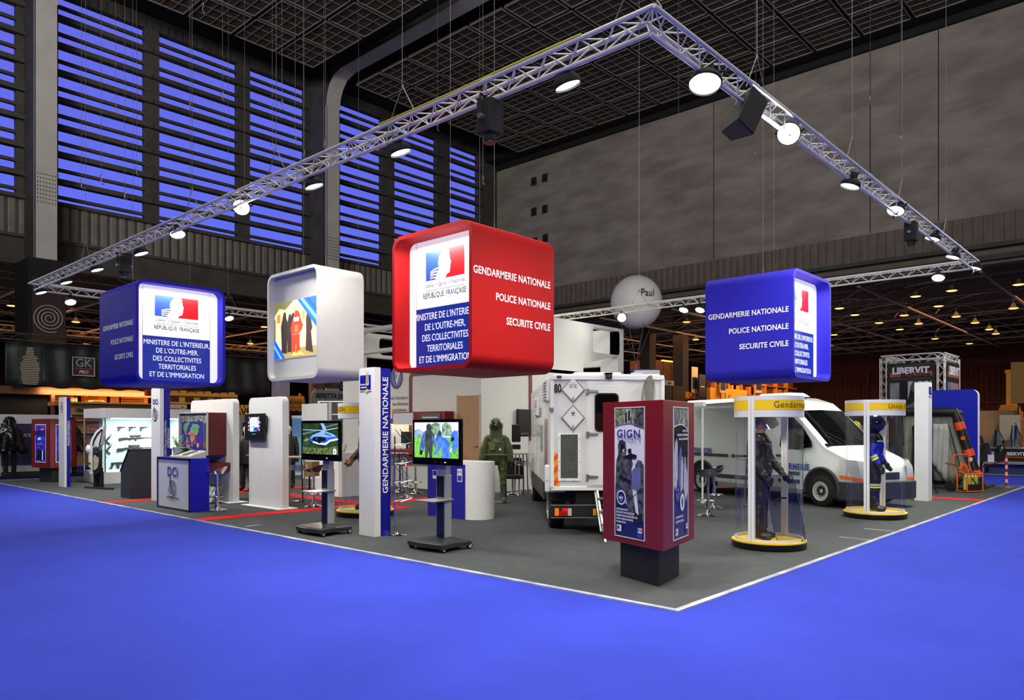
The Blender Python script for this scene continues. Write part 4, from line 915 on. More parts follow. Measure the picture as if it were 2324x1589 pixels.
# ================================================================== BAR STOOLS AND HIGH TABLES
chr_ = chrome
def make_stool(x, y, label, rz=0, seatm=None, hs=.78):
    t = thing('bar_stool', label, 'stool', (x, y, .012), rz)
    mb = MB(); mb.lathe((0, 0, 0), [(.001, 0), (.21, 0), (.215, .012), (.17, .03), (.06, .06), (.035, .12), (.03, .14)], 24); obj('base', mb, chr_, t, smooth=True)
    mb = MB(); mb.cyl((0, 0, .1), (0, 0, hs-.02), .026, n=12); mb.cyl((0, 0, .1), (0, 0, hs*.55), .036, n=12); obj('column', mb, chr_, t, smooth=True)
    mb = MB(); mb.tube([(.16*math.cos(a), .16*math.sin(a)+.05, .3) for a in [2*PI*i/20 for i in range(20)]], .011, 6, closed=True); mb.cyl((0, 0, .3), (0, -.1, .3), .01, n=6); obj('footrest', mb, chr_, t, smooth=True)
    mb = MB(); rings = []
    for j in range(7):
        q = j/6; r = .20*q+.012; rings.append([(r*math.cos(a), r*math.sin(a)*.95, hs+.02+(.10*max(0, -math.cos(a))+.03)*q*q) for a in [2*PI*i/20 for i in range(20)]])
    rings += [[(p[0]*1.0, p[1], p[2]-.02) for p in rings[-1]]]+[[(.14*math.cos(a), .13*math.sin(a), hs-.01) for a in [2*PI*i/20 for i in range(20)]]]
    mb.loft(rings); obj('seat', mb, seatm or chr_, t, smooth=True)
    return t
make_stool(*P(492, 1160), 'chrome bar stool beside the reception counter', 2.2)
pseat = mat('plum_gloss_seat', (70, 44, 66), .12, .3, coat=.5)
make_stool(*P(712, 1152), 'chrome bar stool with a dark plum seat behind the left screen stand', 2.0, pseat)
make_stool(*P(908, 1118), 'chrome bar stool furthest back of the three by the blue sign post', 1, hs=.8)
make_stool(*P(923, 1131), 'chrome bar stool nearest the camera of the three by the blue sign post', 2, hs=.8)
make_stool(*P(943, 1121), 'chrome bar stool rightmost of the three by the blue sign post', 3, hs=.8)
make_stool(*P(1607, 1172), 'chrome bar stool nearest in the pair under the van awning', .4, glass('smoked_seat', (130, 134, 150), .5))
make_stool(*P(1621, 1155), 'chrome bar stool with a dark seat, the rear one of the pair under the awning', 2.6, mat('navy_gloss_seat', (34, 36, 60), .15, .2, coat=.5))
def high_table(x, y, label, r=.32, h=1.08, legs=4, topm=None):
    t = thing('high_table', label, 'table', (x, y, .012))
    mb = MB(); mb.lathe((0, 0, h), [(.001, -.025), (r, -.025), (r+.008, -.012), (r, 0), (.001, 0)], 28); obj('table_top', mb, topm or mat('table_top_grey', (150, 140, 130), .25), t, smooth=True)
    for k in range(legs):
        a = k*2*PI/legs+.4; mb = MB(); mb.cyl((r*.62*math.cos(a), r*.62*math.sin(a), 0), (r*.5*math.cos(a), r*.5*math.sin(a), h-.03), .017, n=8); obj('leg', mb, steel if k else black, t)
    for z in (.08, h*.72, h*.76, h*.8):
        mb = MB(); mb.tube([(r*.6*math.cos(a), r*.6*math.sin(a), z) for a in [2*PI*i/20 for i in range(20)]], .009, 5, closed=True); obj('ring', mb, chr_, t)
    return t
high_table(*P(672, 1144), 'round high table with dark legs behind the white panel with the small monitor', r=.42)
high_table(*P(900, 1122), 'round high table among the chrome stools beside the blue sign post')
high_table(*P(1183, 1124), 'round high table behind the olive protective suit', r=.3)
high_table(*P(1718, 1155), 'round high table behind the riot officer case', r=.42, topm=mat('glass_table_top', (120, 135, 135), .1))
high_table(*P(588, 1133), 'round high table seen between the two wide white panels', r=.3)
# black draped chair behind the protective suit
x, y = P(1163, 1124)
t = thing('black_chair', 'black upholstered chair standing behind the olive protective suit', 'chair', (x, y, .012), .6)
mb = MB(); mb.box(-.24, -.25, .42, .24, .25, .52); obj('seat', mb, blackm, t, bevel=.03)
mb = MB(); mb.loft([[(.2, -.27, .4), (.28, -.27, .4), (.28, .27, .4), (.2, .27, .4)], [(.24, -.2, .95), (.30, -.2, .95), (.30, .2, .95), (.24, .2, .95)]]); obj('backrest', mb, blackm, t, bevel=.02)
mb = MB(); mb.lathe((0, 0, 0), [(.001, 0), (.22, 0), (.2, .02), (.04, .05), (.028, .08), (.028, .43)], 20); obj('pedestal', mb, chrome, t, smooth=True)
# ================================================================== SCREEN STANDS
def screen_stand(bx, by, label, zs0, layers, extra=None, sw=1.10, sh=.70):
    """screen faces -X; bx,by = middle of the base"""
    t = thing('screen_stand', label, 'screen', (bx, by, .012))
    # swept base with castors
    k_ = .82
    out = [(x*k_, y*k_) for x, y in [(-.38, -.44), (-.30, -.46), (.0, -.40), (.30, -.44), (.36, -.40), (.30, 0), (.36, .40), (.30, .44), (0, .40), (-.30, .46), (-.38, .44), (-.42, 0)]]
    mb = MB(); mb.loft([[(x, y, .05) for x, y in out], [(x*1.02, y*1.02, .115) for x, y in out], [(x*.9, y*.92, .135) for x, y in out], [(x*.45, y*.45, .165) for x, y in out]]); obj('base', mb, mat('stand_base_paint', (44, 48, 50), .3, noise=.1), t, smooth=False, bevel=.004)
    for sx in (-1, 1):
        for sy in (-1, 1):
            mb = MB(); cx, cy = sx*.25, sy*.335; mb.cyl((cx, cy-.02, .045), (cx, cy+.02, .045), .045, n=16, m=0); mb.cyl((cx, cy-.024, .045), (cx, cy+.024, .045), .026, n=12, m=1); mb.cyl((cx, cy-.028, .045), (cx, cy+.028, .045), .008, n=8, m=0); obj('castor', mb, [black, aluf], t)
    zc = zs0-.02
    mb = MB(); mb.box(.0, -.10, .14, .13, .10, zc-.12); obj('column', mb, mat('stand_silver', (176, 180, 180), .35, .3), t, bevel=.012)
    mb = MB(); mb.box(-.012, -.075, .15, .0, .075, .66); mb.box(-.012, -.075, .74, .0, .075, zc-.14); obj('column_front', mb, mat('stand_dark_panel', (22, 28, 36), .3), t, bevel=.005)
    mb = MB(); mb.box(.02, -.09, zc-.14, .12, .09, zc+.35); obj('screen_mount', mb, mat('stand_silver'), t, bevel=.01)
    mb = MB(); mb.loft([[(-.30, -.19, .69), (.13, -.13, .69), (.13, .13, .69), (-.30, .19, .69)], [(-.31, -.20, .705), (.14, -.14, .715), (.14, .14, .715), (-.31, .20, .705)]]); obj('shelf', mb, mat('stand_silver'), t, bevel=.004)
    z0 = zs0
    mb = MB(); mb.box(-.09, -sw/2, z0, -.045, sw/2, z0+sh); obj('screen_casing', mb, mat('piano_black', (9, 9, 10), .08, coat=.6), t, bevel=.008)
    mb = MB(); mb.box(-.045, -sw*.36, z0+.1, .04, sw*.36, z0+sh-.12); obj('screen_back', mb, black, t, bevel=.02)
    iw, ih = sw-.10, sh-.15; L = layers(iw, ih)
    art('screen_image', (-.0902, iw/2, z0+.105), UX, ZZ, L, t, th=.0006, base=.001)
    txt('–––––', .02, aluf, (-.09, 0, z0+.05), UX, ZZ, t, off=.003)
    mb = MB(); mb.ell((-.092, -.2, z0+.045), .004, .02, .006, 8, 5); obj('status_light', mb, mat('tiny_led', (250, 240, 220), .3, emit=2), t)
    return t
def heli(w, h):
    q = lambda pts: [(x*w, y*h) for x, y in pts]
    L = [(SC('woods', (22, 44, 24), .7, (48, 76, 40), 16), rc(0, 0, w, h)), (SC('fields', (60, 90, 50), .7, (28, 46, 30), 9), q([(0, .28), (.3, .34), (1, .4), (1, .5), (.3, .42), (0, .38)])), (SC('bush', (20, 36, 16), .8, (110, 130, 70), 30), q([(0, 0), (1, 0), (1, .28), (.6, .2), (0, .22)])), (SC('lane', (110, 130, 130), .7), q([(0, .62), (.4, .74), (.4, .77), (0, .67)])),
         (SC('lane2', (90, 110, 100), .7), q([(.55, .82), (1, .95), (1, 1), (.6, .88)])), (SC('rotor', (165, 185, 215), .9), q([(0, .78), (.62, .75), (1, .84), (1, .86), (.62, .78), (0, .8)])),
         (SC('tailboom', (130, 165, 225), .9), q([(.52, 1), (.60, 1), (.68, .84), (.66, .76), (.60, .78)])), (SC('bluelight', (120, 160, 235), .95), q([(.20, .50), (.30, .62), (.52, .72), (.60, .80), (.66, .74), (.86, .66), (.96, .58), (.9, .52), (.70, .55), (.4, .56)])),
         (SC('heliblue', (36, 84, 205), .95), q([(.20, .50), (.26, .40), (.45, .34), (.66, .33), (.78, .42), (.96, .5), (1, .58), (.8, .56), (.6, .52), (.4, .56)])), (SC('cabin', (12, 18, 30), .6), q([(.28, .46), (.33, .56), (.52, .57), (.66, .54), (.68, .44), (.5, .40), (.34, .42)])), (SC('cabin2', (50, 80, 130), .8), q([(.38, .46), (.40, .54), (.44, .54), (.43, .46)])),
         (SC('white', (235, 242, 255), 1.1), q([(.30, .38), (.46, .32), (.67, .30), (.8, .42), (1, .47), (1, .52), (.78, .47), (.66, .36), (.46, .36), (.32, .42)])), (SC('crew', (20, 24, 40), .6), q([(.44, .4), (.46, .52), (.50, .56), (.54, .5), (.53, .36), (.48, .34)])), (SC('windsc', (60, 80, 90), .8), q([(.64, .70), (.84, .62), (.80, .6), (.66, .64)])), (SC('rock', (140, 130, 110), .8), q([(.03, .44), (.16, .52), (.2, .46), (.1, .40)])), (SC('white'), ci(.92*w, .10*h, .045*w, 16)), (SC('heliblue'), rc(.90*w, .07*h, .94*w, .12*h))]
    return L
def training(w, h):
    q = lambda pts: [(x*w, y*h) for x, y in pts]
    L = [(SC('palesky', (205, 232, 250), 1), rc(0, 0, w, h)), (SC('grass', (78, 158, 48), .9, (128, 196, 86), 18), rc(0, 0, w, .58*h)), (SC('hedge', (90, 120, 150), .8, (150, 180, 200), 16), q([(0, .56), (0, .78), (.1, .82), (.22, .74), (.25, .58)])), (SC('hedge2', (76, 110, 66), .8, (160, 190, 170), 26), q([(.38, .6), (.38, .92), (.48, 1), (.60, .96), (.62, .6)])), (SC('hedge2'), q([(.64, .6), (.64, .94), (.74, 1), (.84, .92), (.88, .62)])), (SC('hedge', ), q([(.86, .58), (.88, .72), (1, .78), (1, .58)])),
         (SC('suitblue', (92, 120, 178), .85, (60, 80, 130), 18), q([(.22, .72), (.28, .78), (.28, .5), (.22, .22), (.12, .2), (.16, .5)])), (SC('olive', (40, 52, 52), .7, (70, 84, 84), 16), q([(.25, .3), (.26, .72), (.29, .80), (.28, .9), (.33, .98), (.39, .95), (.42, .86), (.40, .78), (.48, .62), (.44, .4), (.42, .0), (.36, 0), (.34, .2), (.31, 0), (.26, 0)])), (SC('suitblue'), q([(.42, .66), (.5, .46), (.52, .3), (.48, .3), (.42, .5)])), (SC('glove', (24, 28, 34), .6), q([(.13, .2), (.14, .08), (.18, .06), (.21, .2)])),
         (SC('hoodface', (60, 44, 44), .7), q([(.34, .82), (.38, .88), (.40, .82), (.37, .78)])), (SC('olive'), q([(.54, .58), (.56, .72), (.6, .78), (.64, .72), (.64, .56)])), (SC('vivblue', (48, 92, 222), .95, (86, 130, 240), 14), q([(.50, .56), (.54, .64), (.62, .6), (.74, .56), (.82, .4), (.80, .22), (.84, 0), (.62, 0), (.66, .14), (.62, .3), (.56, .14), (.46, .08), (.46, .12), (.55, .28), (.54, .44), (.5, .48)])),
         (SC('vivblue'), q([(.84, .56), (.86, .7), (.92, .78), (1, .74), (1, .3), (.9, .18), (.82, .2), (.9, .36), (.85, .44)])), (SC('maskdark', (26, 34, 60), .7), q([(.84, .46), (.92, .5), (.92, .6), (.86, .58)])), (SC('white'), q([(.82, .2), (.86, .3), (.88, .28), (.85, .17)]))]
    return L
def tvpos(pxl, pxr, pyb, pyt, width):
    # screen plane along Y: solve its distance from its apparent width
    a, b = (pxl-1162)/FL, (pxr-1162)/FL
    best = None
    for i in range(400):
        dr = 8+i*.02; r = b*dr; rl = r-.7373*width; dl = dr+.6756*width
        e = abs(rl/dl-a)
        if best is None or e < best[0]: best = (e, dr)
    dr = best[1]; x, y = D(pxr, dr); return x, y+width/2, dr
x, y, dr = tvpos(683.5, 771.5, 0, 0, 1.13); print('tv1', dr)
screen_stand(x+.09, y, 'wheeled screen stand showing a blue helicopter, the left one of two', Z(1048, dr)-.012, heli, sw=1.13, sh=Z(954, dr)-Z(1048, dr))
x, y, dr = tvpos(936, 1046, 0, 0, 1.04); print('tv2', dr)
screen_stand(x+.09, y, 'wheeled screen stand showing people in blue suits on grass, the right one of two', Z(1059, dr)-.012, training, sw=1.04, sh=Z(951, dr)-Z(1059, dr))
# ================================================================== CURVED WHITE AND BLUE COUNTER
x0, y0 = P(1056, 1181); Hc = 1.10
t = thing('curved_counter', 'white counter with a rounded end and a blue front, behind the right screen stand', 'counter', (x0, y0, 0))
r = .33; pl = [(0, 0)]+[(r-r*math.cos(a), -r*math.sin(a)) for a in [PI*i/16 for i in range(1, 16)]]+[(2*r, 0), (2*r, 1.02), (.05, 1.02), (.05, 0)]
mb = MB(); mb.prism([(a, b, 0) for a, b in pl], (0, 0, Hc)); obj('white_shell', mb, whitem, t, smooth=True)
mb = MB(); mb.box(-.02, -.0, 0, .05, 1.06, Hc-.05); obj('blue_front', mb, mat('blue_counter_front', (38, 36, 158), .4), t, bevel=.006)
art('emblem_plate', (-.02, .2, .72), UX, ZZ, [(p_white, rr(0, 0, .14, .25, .015)), (marblue, rc(.02, .17, .05, .21)), (marred, rc(.09, .17, .12, .21)), (marblue, rc(.015, .02, .125, .12))], t)
art('emblem_outline', (-.02, .9, .72), UX, ZZ, [(p_white, rc(0, .03, .13, .2)), (mat('blue_counter_front'), rc(.01, .09, .12, .19)), (gold, [(.13, .02), (.16, .12), (.17, .22), (.18, .12), (.19, .04), (.16, .0)])], t)
# ================================================================== CLEAR DISPLAY CASES
def case(pc, dc, label, r, H, text, postang, letter_ang):
    x, y = D(pc, dc); t = thing('display_case', label, 'display case', (x, y, .012))
    va = math.atan2(CAM[1]-y, CAM[0]-x)     # direction to the camera
    mb = MB(); mb.lathe((0, 0, 0), [(.001, 0), (r+.03, 0), (r+.035, .01), (r+.035, .095)], 56); obj('plinth', mb, black, t, smooth=True)
    mb = MB(); mb.lathe((0, 0, 0), [(r+.035, .095), (r+.035, .115), (.001, .118)], 56); obj('plinth_top', mb, yellow, t, smooth=True)
    for zz0, zz1, m, rr_, nm in ((.118, .155, white, r-.01, 'lower_ring'), (H-.30, H-.20, white, r, 'inner_band'), (H-.20, H-.06, yellow, r+.003, 'yellow_band'), (H-.06, H, white, r+.004, 'upper_ring')):
        mb = MB(); mb.lathe((0, 0, 0), [(rr_-.02, zz0), (rr_, zz0), (rr_, zz1), (rr_-.02, zz1), (rr_-.02, zz0)], 56); obj(nm, mb, m, t, smooth=True)
    mb = MB(); mb.lathe((0, 0, H), [(.001, -.02), (r-.01, -.02)], 40); obj('lid', mb, white, t)
    a1 = va+postang
    for k in range(2):
        a = a1+k*PI; ga0, ga1 = a+.09, a+PI-.09
        mb = MB(); mb.lathe((0, 0, 0), [(r-.012, .15), (r-.012, H-.28)], 30, a0=ga0, a1=ga1); obj('acrylic_shell', mb, clear, t, smooth=True)
        for e in (-1, 1):
            mb = MB(); mb.M = Matrix.Rotation(a+e*.052, 4, 'Z'); mb.box(r-.035, -.022, .118, r+.012, .022, H); obj('post', mb, whitem, t, bevel=.003)
    # curved lettering on the yellow band
    if text:
        a = va+letter_ang; acc = 0
        for i, ch in enumerate(text):
            cw = {'m': .1, 'M': .1, 'G': .088, 'U': .08, 'N': .085, 'r': .044, 't': .044, 'i': .032, 'I': .034, 'b': .07}.get(ch, .064); aa = a+(acc+cw/2)/r; acc += cw; n = Vector((math.cos(aa), math.sin(aa), 0)); u = Vector((0, 0, 1)).cross(n)
            if ch != ' ': txt(ch, .128, mat('brown_ink', (96, 72, 20), .5), n*(r+.004)+Vector((0, 0, H-.13)), u, ZZ, t, off=.003, ext=.0005, xs=.92)
    mb = MB(); mb.cyl((0, 0, H-.03), (0, 0, H-.022), .1, n=16); obj('spot_lens', mb, mat('case_lamp', (255, 240, 205), .3, emit=4), t)
    l = bpy.data.lights.new('case_spot', 'SPOT'); l.energy = 30; l.color = (1, .88, .62); l.spot_size = 1.3; l.shadow_soft_size = .08
    o = bpy.data.objects.new('case_spot', l); COL.objects.link(o); o.location = (x, y, H-.05)
    return x, y, va
x1c, y1c, va1 = case(1744.5, 10.83, 'clear round display case with a riot officer and yellow band, the nearest one', .485, 2.19, 'Gendarmerie', -.50, .13)
x2c, y2c, va2 = case(1985.5, 14.42, 'clear round display case with a motorcyclist in blue, before the white van nose', .53, 2.27, 'Unités Mobiles', -.27, .44)
x3c, y3c, va3 = case(829, 14.75, 'clear round display case half hidden behind the tall blue and white sign post', .53, 2.22, 'GIGN', -.1, -1.36)
# fix: text on the third case sits at its left edge
# --- riot officer in case 1
camo = mat('black_riot_jacket', (50, 48, 42), .5, bump=.5, bscale=14, noise=.25); navytr = mat('navy_trousers', (26, 28, 70), .7, noise=.1); glove = mat('glove_leather', (44, 38, 30), .45)
face_dir = -PI/2+.25
def cls_riot(c):
    if c.z > 1.545: return 3
    if c.z > .92 and not (c.z < .90+.0): return 0 if not (abs(c.y) > .22 and c.z < .93) else 2
    if abs(c.y) > .21 and c.z > .6: return 2
    if c.z > .5: return 1
    return 2
root = thing('riot_officer_mannequin', 'mannequin in dark riot gear and helmet holding a clear shield', 'mannequin', (x1c-.085, y1c+.10, .13), face_dir)
arms = (((-.02, -.29, 1.14), (.12, -.27, .93)), ((.10, .29, 1.17), (.30, .22, .95)))
capsule_body('body', skeleton(1.80, 1.15, arms, 1.3, boots=1.2), root, [camo, navytr, glove, skin], cls_riot, None, 0, extra=lambda m: face(m))
mb = MB(); mb.lathe((-.012, 0, 1.73), [(.132, -.02), (.136, .0), (.13, .05), (.108, .095), (.07, .122), (.001, .135)], 22); mb.lathe((-.012, 0, 1.73), [(.125, -.12), (.132, -.02)], 12, a0=PI*.62, a1=PI*1.38); obj('helmet', mb, mat('helmet_grey', (128, 130, 136), .3, coat=.5), root, smooth=True)
mb = MB(); rg = []
for j in range(6):
    q = j/5; rg.append([(.02+(.16+.03*math.sin(q*2))*math.cos(a), .155*math.sin(a), 1.79-.26*q) for a in [(-1.3+2.6*i/12) for i in range(13)]])
mb.loft(rg, caps=False, closed=False)
visor = obj('visor', mb, glass('visor_acrylic', (205, 215, 222), .62), root, smooth=True); visor.rotation_euler = (0, -.55, 0); visor.location = (-.84+.0, 0, .42)
visor.location = Vector((0, 0, 1.72))-Matrix.Rotation(-.55, 3, 'Y') @ Vector((0, 0, 1.72))
mb = MB(); mb.box(.09, -.13, 1.12, .16, .13, 1.40); mb.box(-.16, -.14, 1.1, -.1, .14, 1.42); obj('vest_plate', mb, camo, root, bevel=.03)
for s in (-1, 1):
    mb = MB(); mb.ell((0, s*.2, 1.43), .1, .08, .09, 14, 8); obj('shoulder_guard', mb, mat('shoulder_guard_brown', (62, 56, 46), .4), root, smooth=True)
    mb = MB(); mb.loft([[(.045+.05*math.cos(a), s*.12+.062*math.sin(a), z) for a in [2*PI*i/12 for i in range(12)]] for z in (.14, .3, .46)]); obj('shin_guard', mb, mat('guard_brown', (52, 46, 38), .45), root, smooth=True)
sh_ = thing('riot_shield', 'clear curved riot shield leaning inside the nearest display case', 'shield', (x1c+.04, y1c-.10, .13), face_dir-.75)
mb = MB(); rg = []
for j in range(9):
    q = j/8; rg.append([(.06*math.cos((i-6)/6*1.1)+.30-.28*q, .26*(i-6)/6*(1 if 0 < j < 8 else .9), .93*q) for i in range(13)])
mb.loft(rg, caps=False, closed=False); mb2 = MB(); mb2.tube([rg[0][i] for i in range(13)]+[rg[j][12] for j in range(9)]+[rg[8][i] for i in range(12, -1, -1)]+[rg[j][0] for j in range(8, 0, -1)], .006, 5, closed=True)
obj('shield_sheet', mb, glass('shield_acrylic', (196, 196, 204), .88, grz=.3), sh_, smooth=True); obj('shield_rim', mb2, mat('smoked_rim', (60, 62, 74), .3), sh_)
mb = MB(); mb.tube([(.1, -.1, .5), (.03, -.05, .55), (.03, .05, .6), (.1, .1, .6)], .014, 6); obj('handle', mb, black, sh_)
# --- motorcyclist in case 2
def cls_moto(c):
    if c.z > 1.52: return 3
    if c.z > 1.33: return 3
    if c.z > .98: return 0
    if abs(c.y) > .22 and c.z > .93: return 0
    if abs(c.y) > .21 and c.z > .62: return 4
    if c.z > .42: return 1
    return 2
mblue = mat('motorcycle_jacket_blue', (28, 42, 176), .5, noise=.15, bump=.4, bscale=12)
root = thing('motorcyclist_mannequin', 'mannequin in a blue motorcycle jacket, dark trousers and helmet', 'mannequin', (x2c-.02, y2c, .13), face_dir)
arms = (((-.03, -.29, 1.14), (.09, -.29, .90)), ((.03, .28, 1.15), (.2, .27, .92)))
capsule_body('body', skeleton(1.80, 1.1, arms, 1.25, boots=1.2), root, [mblue, mat('black_trousers', (18, 18, 24), .7, noise=.1), mat('navy_boots', (24, 24, 48), .3), mat('navy_shoulders', (20, 22, 44), .6), glove], cls_moto, None, 0)
mb = MB(); mb.ell((.02, 0, 1.70), .172, .15, .178, 22, 14); obj('helmet', mb, mat('navy_helmet', (22, 26, 66), .12, coat=.8), root, smooth=True)
mb = MB(); mb.loft([[(.022+.176*math.cos(a), .155*math.sin(a), z) for a in [(-1.0+2.0*i/10) for i in range(11)]] for z in (1.66, 1.70, 1.75)], caps=False, closed=False); obj('visor', mb, mat('visor_mirror', (96, 90, 86), .12, .2), root, smooth=True)
for s in (-1, 1):
    for z, m, wv in ((.46, 'hi', .03), (.505, 'si', .035)):
        mb = MB(); mb.lathe((.0, s*.118, z), [(.104, 0), (.106, wv)], 18); obj('reflective_band', mb, mat('hivis_yellow', (225, 240, 40), .4, emit=.15) if m == 'hi' else mat('reflective_silver', (225, 228, 232), .3), root)
    el, ha = arms[0 if s < 0 else 1]; k = 1.80/1.82
    for q, m in ((.35, 'hivis_yellow'), (.15, 'reflective_silver')):
        a = Vector(el)*k; b = Vector(ha)*k; mb = MB(); mb.cyl(a.lerp(b, q), a.lerp(b, q+.16), .068-.01*q, .066-.01*q, 14); obj('reflective_band', mb, mat(m), root)
    mb = MB(); mb.tube([(.0, s*.19, .95), (.02, s*.195, .7), (.0, s*.19, .45)], .008, 5); obj('piping', mb, mat('reflective_silver'), root)
mb = MB(); mb.loft([[(.175*math.cos(a)*.95, .24*math.sin(a), z) for a in [2*PI*i/24 for i in range(24)]] for z in (1.35, 1.375)], caps=False); obj('reflective_band', mb, mat('reflective_silver'), root, smooth=True)
# --- figure in case 3
root = thing('special_unit_mannequin', 'mannequin in dark navy gear mostly hidden behind the tall sign post', 'mannequin', (x3c+.02, y3c+.02, .13), 2.5)
arms = (((.12, -.27, 1.18), (.30, -.22, 1.0)), ((.10, .27, 1.16), (.26, .22, .98)))
capsule_body('body', skeleton(1.80, 1, arms, 1.12), root, [mat('navy_shoulders'), mat('black_trousers'), mat('tan_glove', (150, 96, 40), .5), mat('navy_shoulders'), mat('tan_glove')], lambda c: 2 if (abs(c.y) > .17 and c.z < 1.0 and c.z > .7 and c.x > .2) else 1 if c.z < .9 else 0, None, 0, voxel=.016)
mb = MB(); mb.ell((.01, 0, 1.72), .13, .12, .14, 16, 10); obj('helmet', mb, black, root, smooth=True)
# --- olive protective suit on a mannequin
olive = mat('olive_rubber_suit', (78, 88, 52), .35, noise=.3, nscale=6, bump=.7, bscale=9); x, y = D(1126, 17.2)
root = thing('protective_suit_mannequin', 'mannequin in an olive rubber protective suit, hood and breathing mask', 'mannequin', (x, y, .03), math.atan2(CAM[1]-y, CAM[0]-x))
arms = (((.02, -.30, 1.18), (.04, -.31, .90)), ((.02, .30, 1.18), (.04, .31, .90)))
gbo = mat('grey_rubber_boots', (66, 76, 70), .5)
def ex(m):
    m.loft([[(.17*math.cos(a), .27*math.sin(a), z) for a in [2*PI*i/16 for i in range(16)]] for z in (1.02, 1.4)])
    m.loft([[(.15*math.cos(a), .22*math.sin(a), z) for a in [2*PI*i/16 for i in range(16)]] for z in (1.4, 1.48)])
capsule_body('body', skeleton(1.86, 1.45, arms, 1.12, boots=1.3, head=.13), root, [olive, gbo, black], lambda c: 1 if c.z < .36 else (2 if abs(c.y) > .24 and c.z < .93 and c.z > .6 else 0), None, 0, extra=ex)
mb = MB(); mb.ell((.0, 0, 1.76), .155, .165, .19, 18, 12); mb.loft([[(.13*math.cos(a), .15*math.sin(a), z) for a in [2*PI*i/16 for i in range(16)]] for z in (1.5, 1.66)]); obj('hood', mb, olive, root, smooth=True)
mb = MB(); mb.ell((.085, 0, 1.765), .095, .115, .105, 18, 12); obj('face_window', mb, mat('mask_window', (34, 40, 52), .05, coat=1), root, smooth=True)
mb = MB(); mb.tube([(.17, .105*math.sin(a)*1.0, 1.765+.1*math.cos(a)) for a in [2*PI*i/20 for i in range(20)]], .014, 6, closed=True); obj('mask_rim', mb, mat('mask_rim', (20, 24, 20), .4), root)
for s in (-1, 1):
    mb = MB(); mb.loft([[(.02+rx*math.cos(a), s*yy+ry*math.sin(a), z) for a in [2*PI*i/14 for i in range(14)]] for z, rx, ry, yy in ((1.5, .1, .07, .22), (1.25, .13, .10, .29), (.98, .12, .10, .31), (.93, .11, .09, .31))]); obj('sleeve', mb, olive, root, smooth=True)
mb = MB(); mb.box(.16, -.16, 1.2, .2, -.02, 1.36); mb.box(.16, -.26, 1.08, .19, .26, 1.11); obj('chest_pocket', mb, mat('pale_olive', (112, 120, 78), .4), root, bevel=.01)
mb = MB(); mb.cyl((.17, .09, 1.22), (.2, .09, 1.22), .03, n=14); obj('valve', mb, whitem, root)
mb = MB(); mb.cyl((0, 0, -.02), (0, 0, 0), .3, n=24); obj('foot_plate', mb, mat('grey_plate', (70, 74, 74), .4), root)
# chrome brochure stand hidden behind the tall sign post
x, y = P(902, 1217)
t = thing('brochure_stand', 'chrome brochure stand with wire shelves, just right of the tall blue post', 'rack', (x, y, .012), .3)
mb = MB(); mb.lathe((0, 0, 0), [(.001, 0), (.15, 0), (.15, .008), (.03, .03), (.012, .05)], 20); obj('base', mb, chrome, t, smooth=True)
obj('pole', MB().cyl((0, .05, .03), (0, .05, 1.6), .012, n=8), chrome, t)
for k in range(4):
    z = .55+k*.3; mb = MB(); mb.tube([(-.02, .04, z), (.06, -.12, z+.04), (.0, .04, z+.26)], .006, 5); mb.tube([(-.02, -.08, z), (.1, -.2, z+.05), (.0, -.05, z+.26)], .006, 5); mb.cyl((.06, -.12, z+.04), (.1, -.2, z+.05), .006, n=5); obj('wire_shelf', mb, chrome, t)
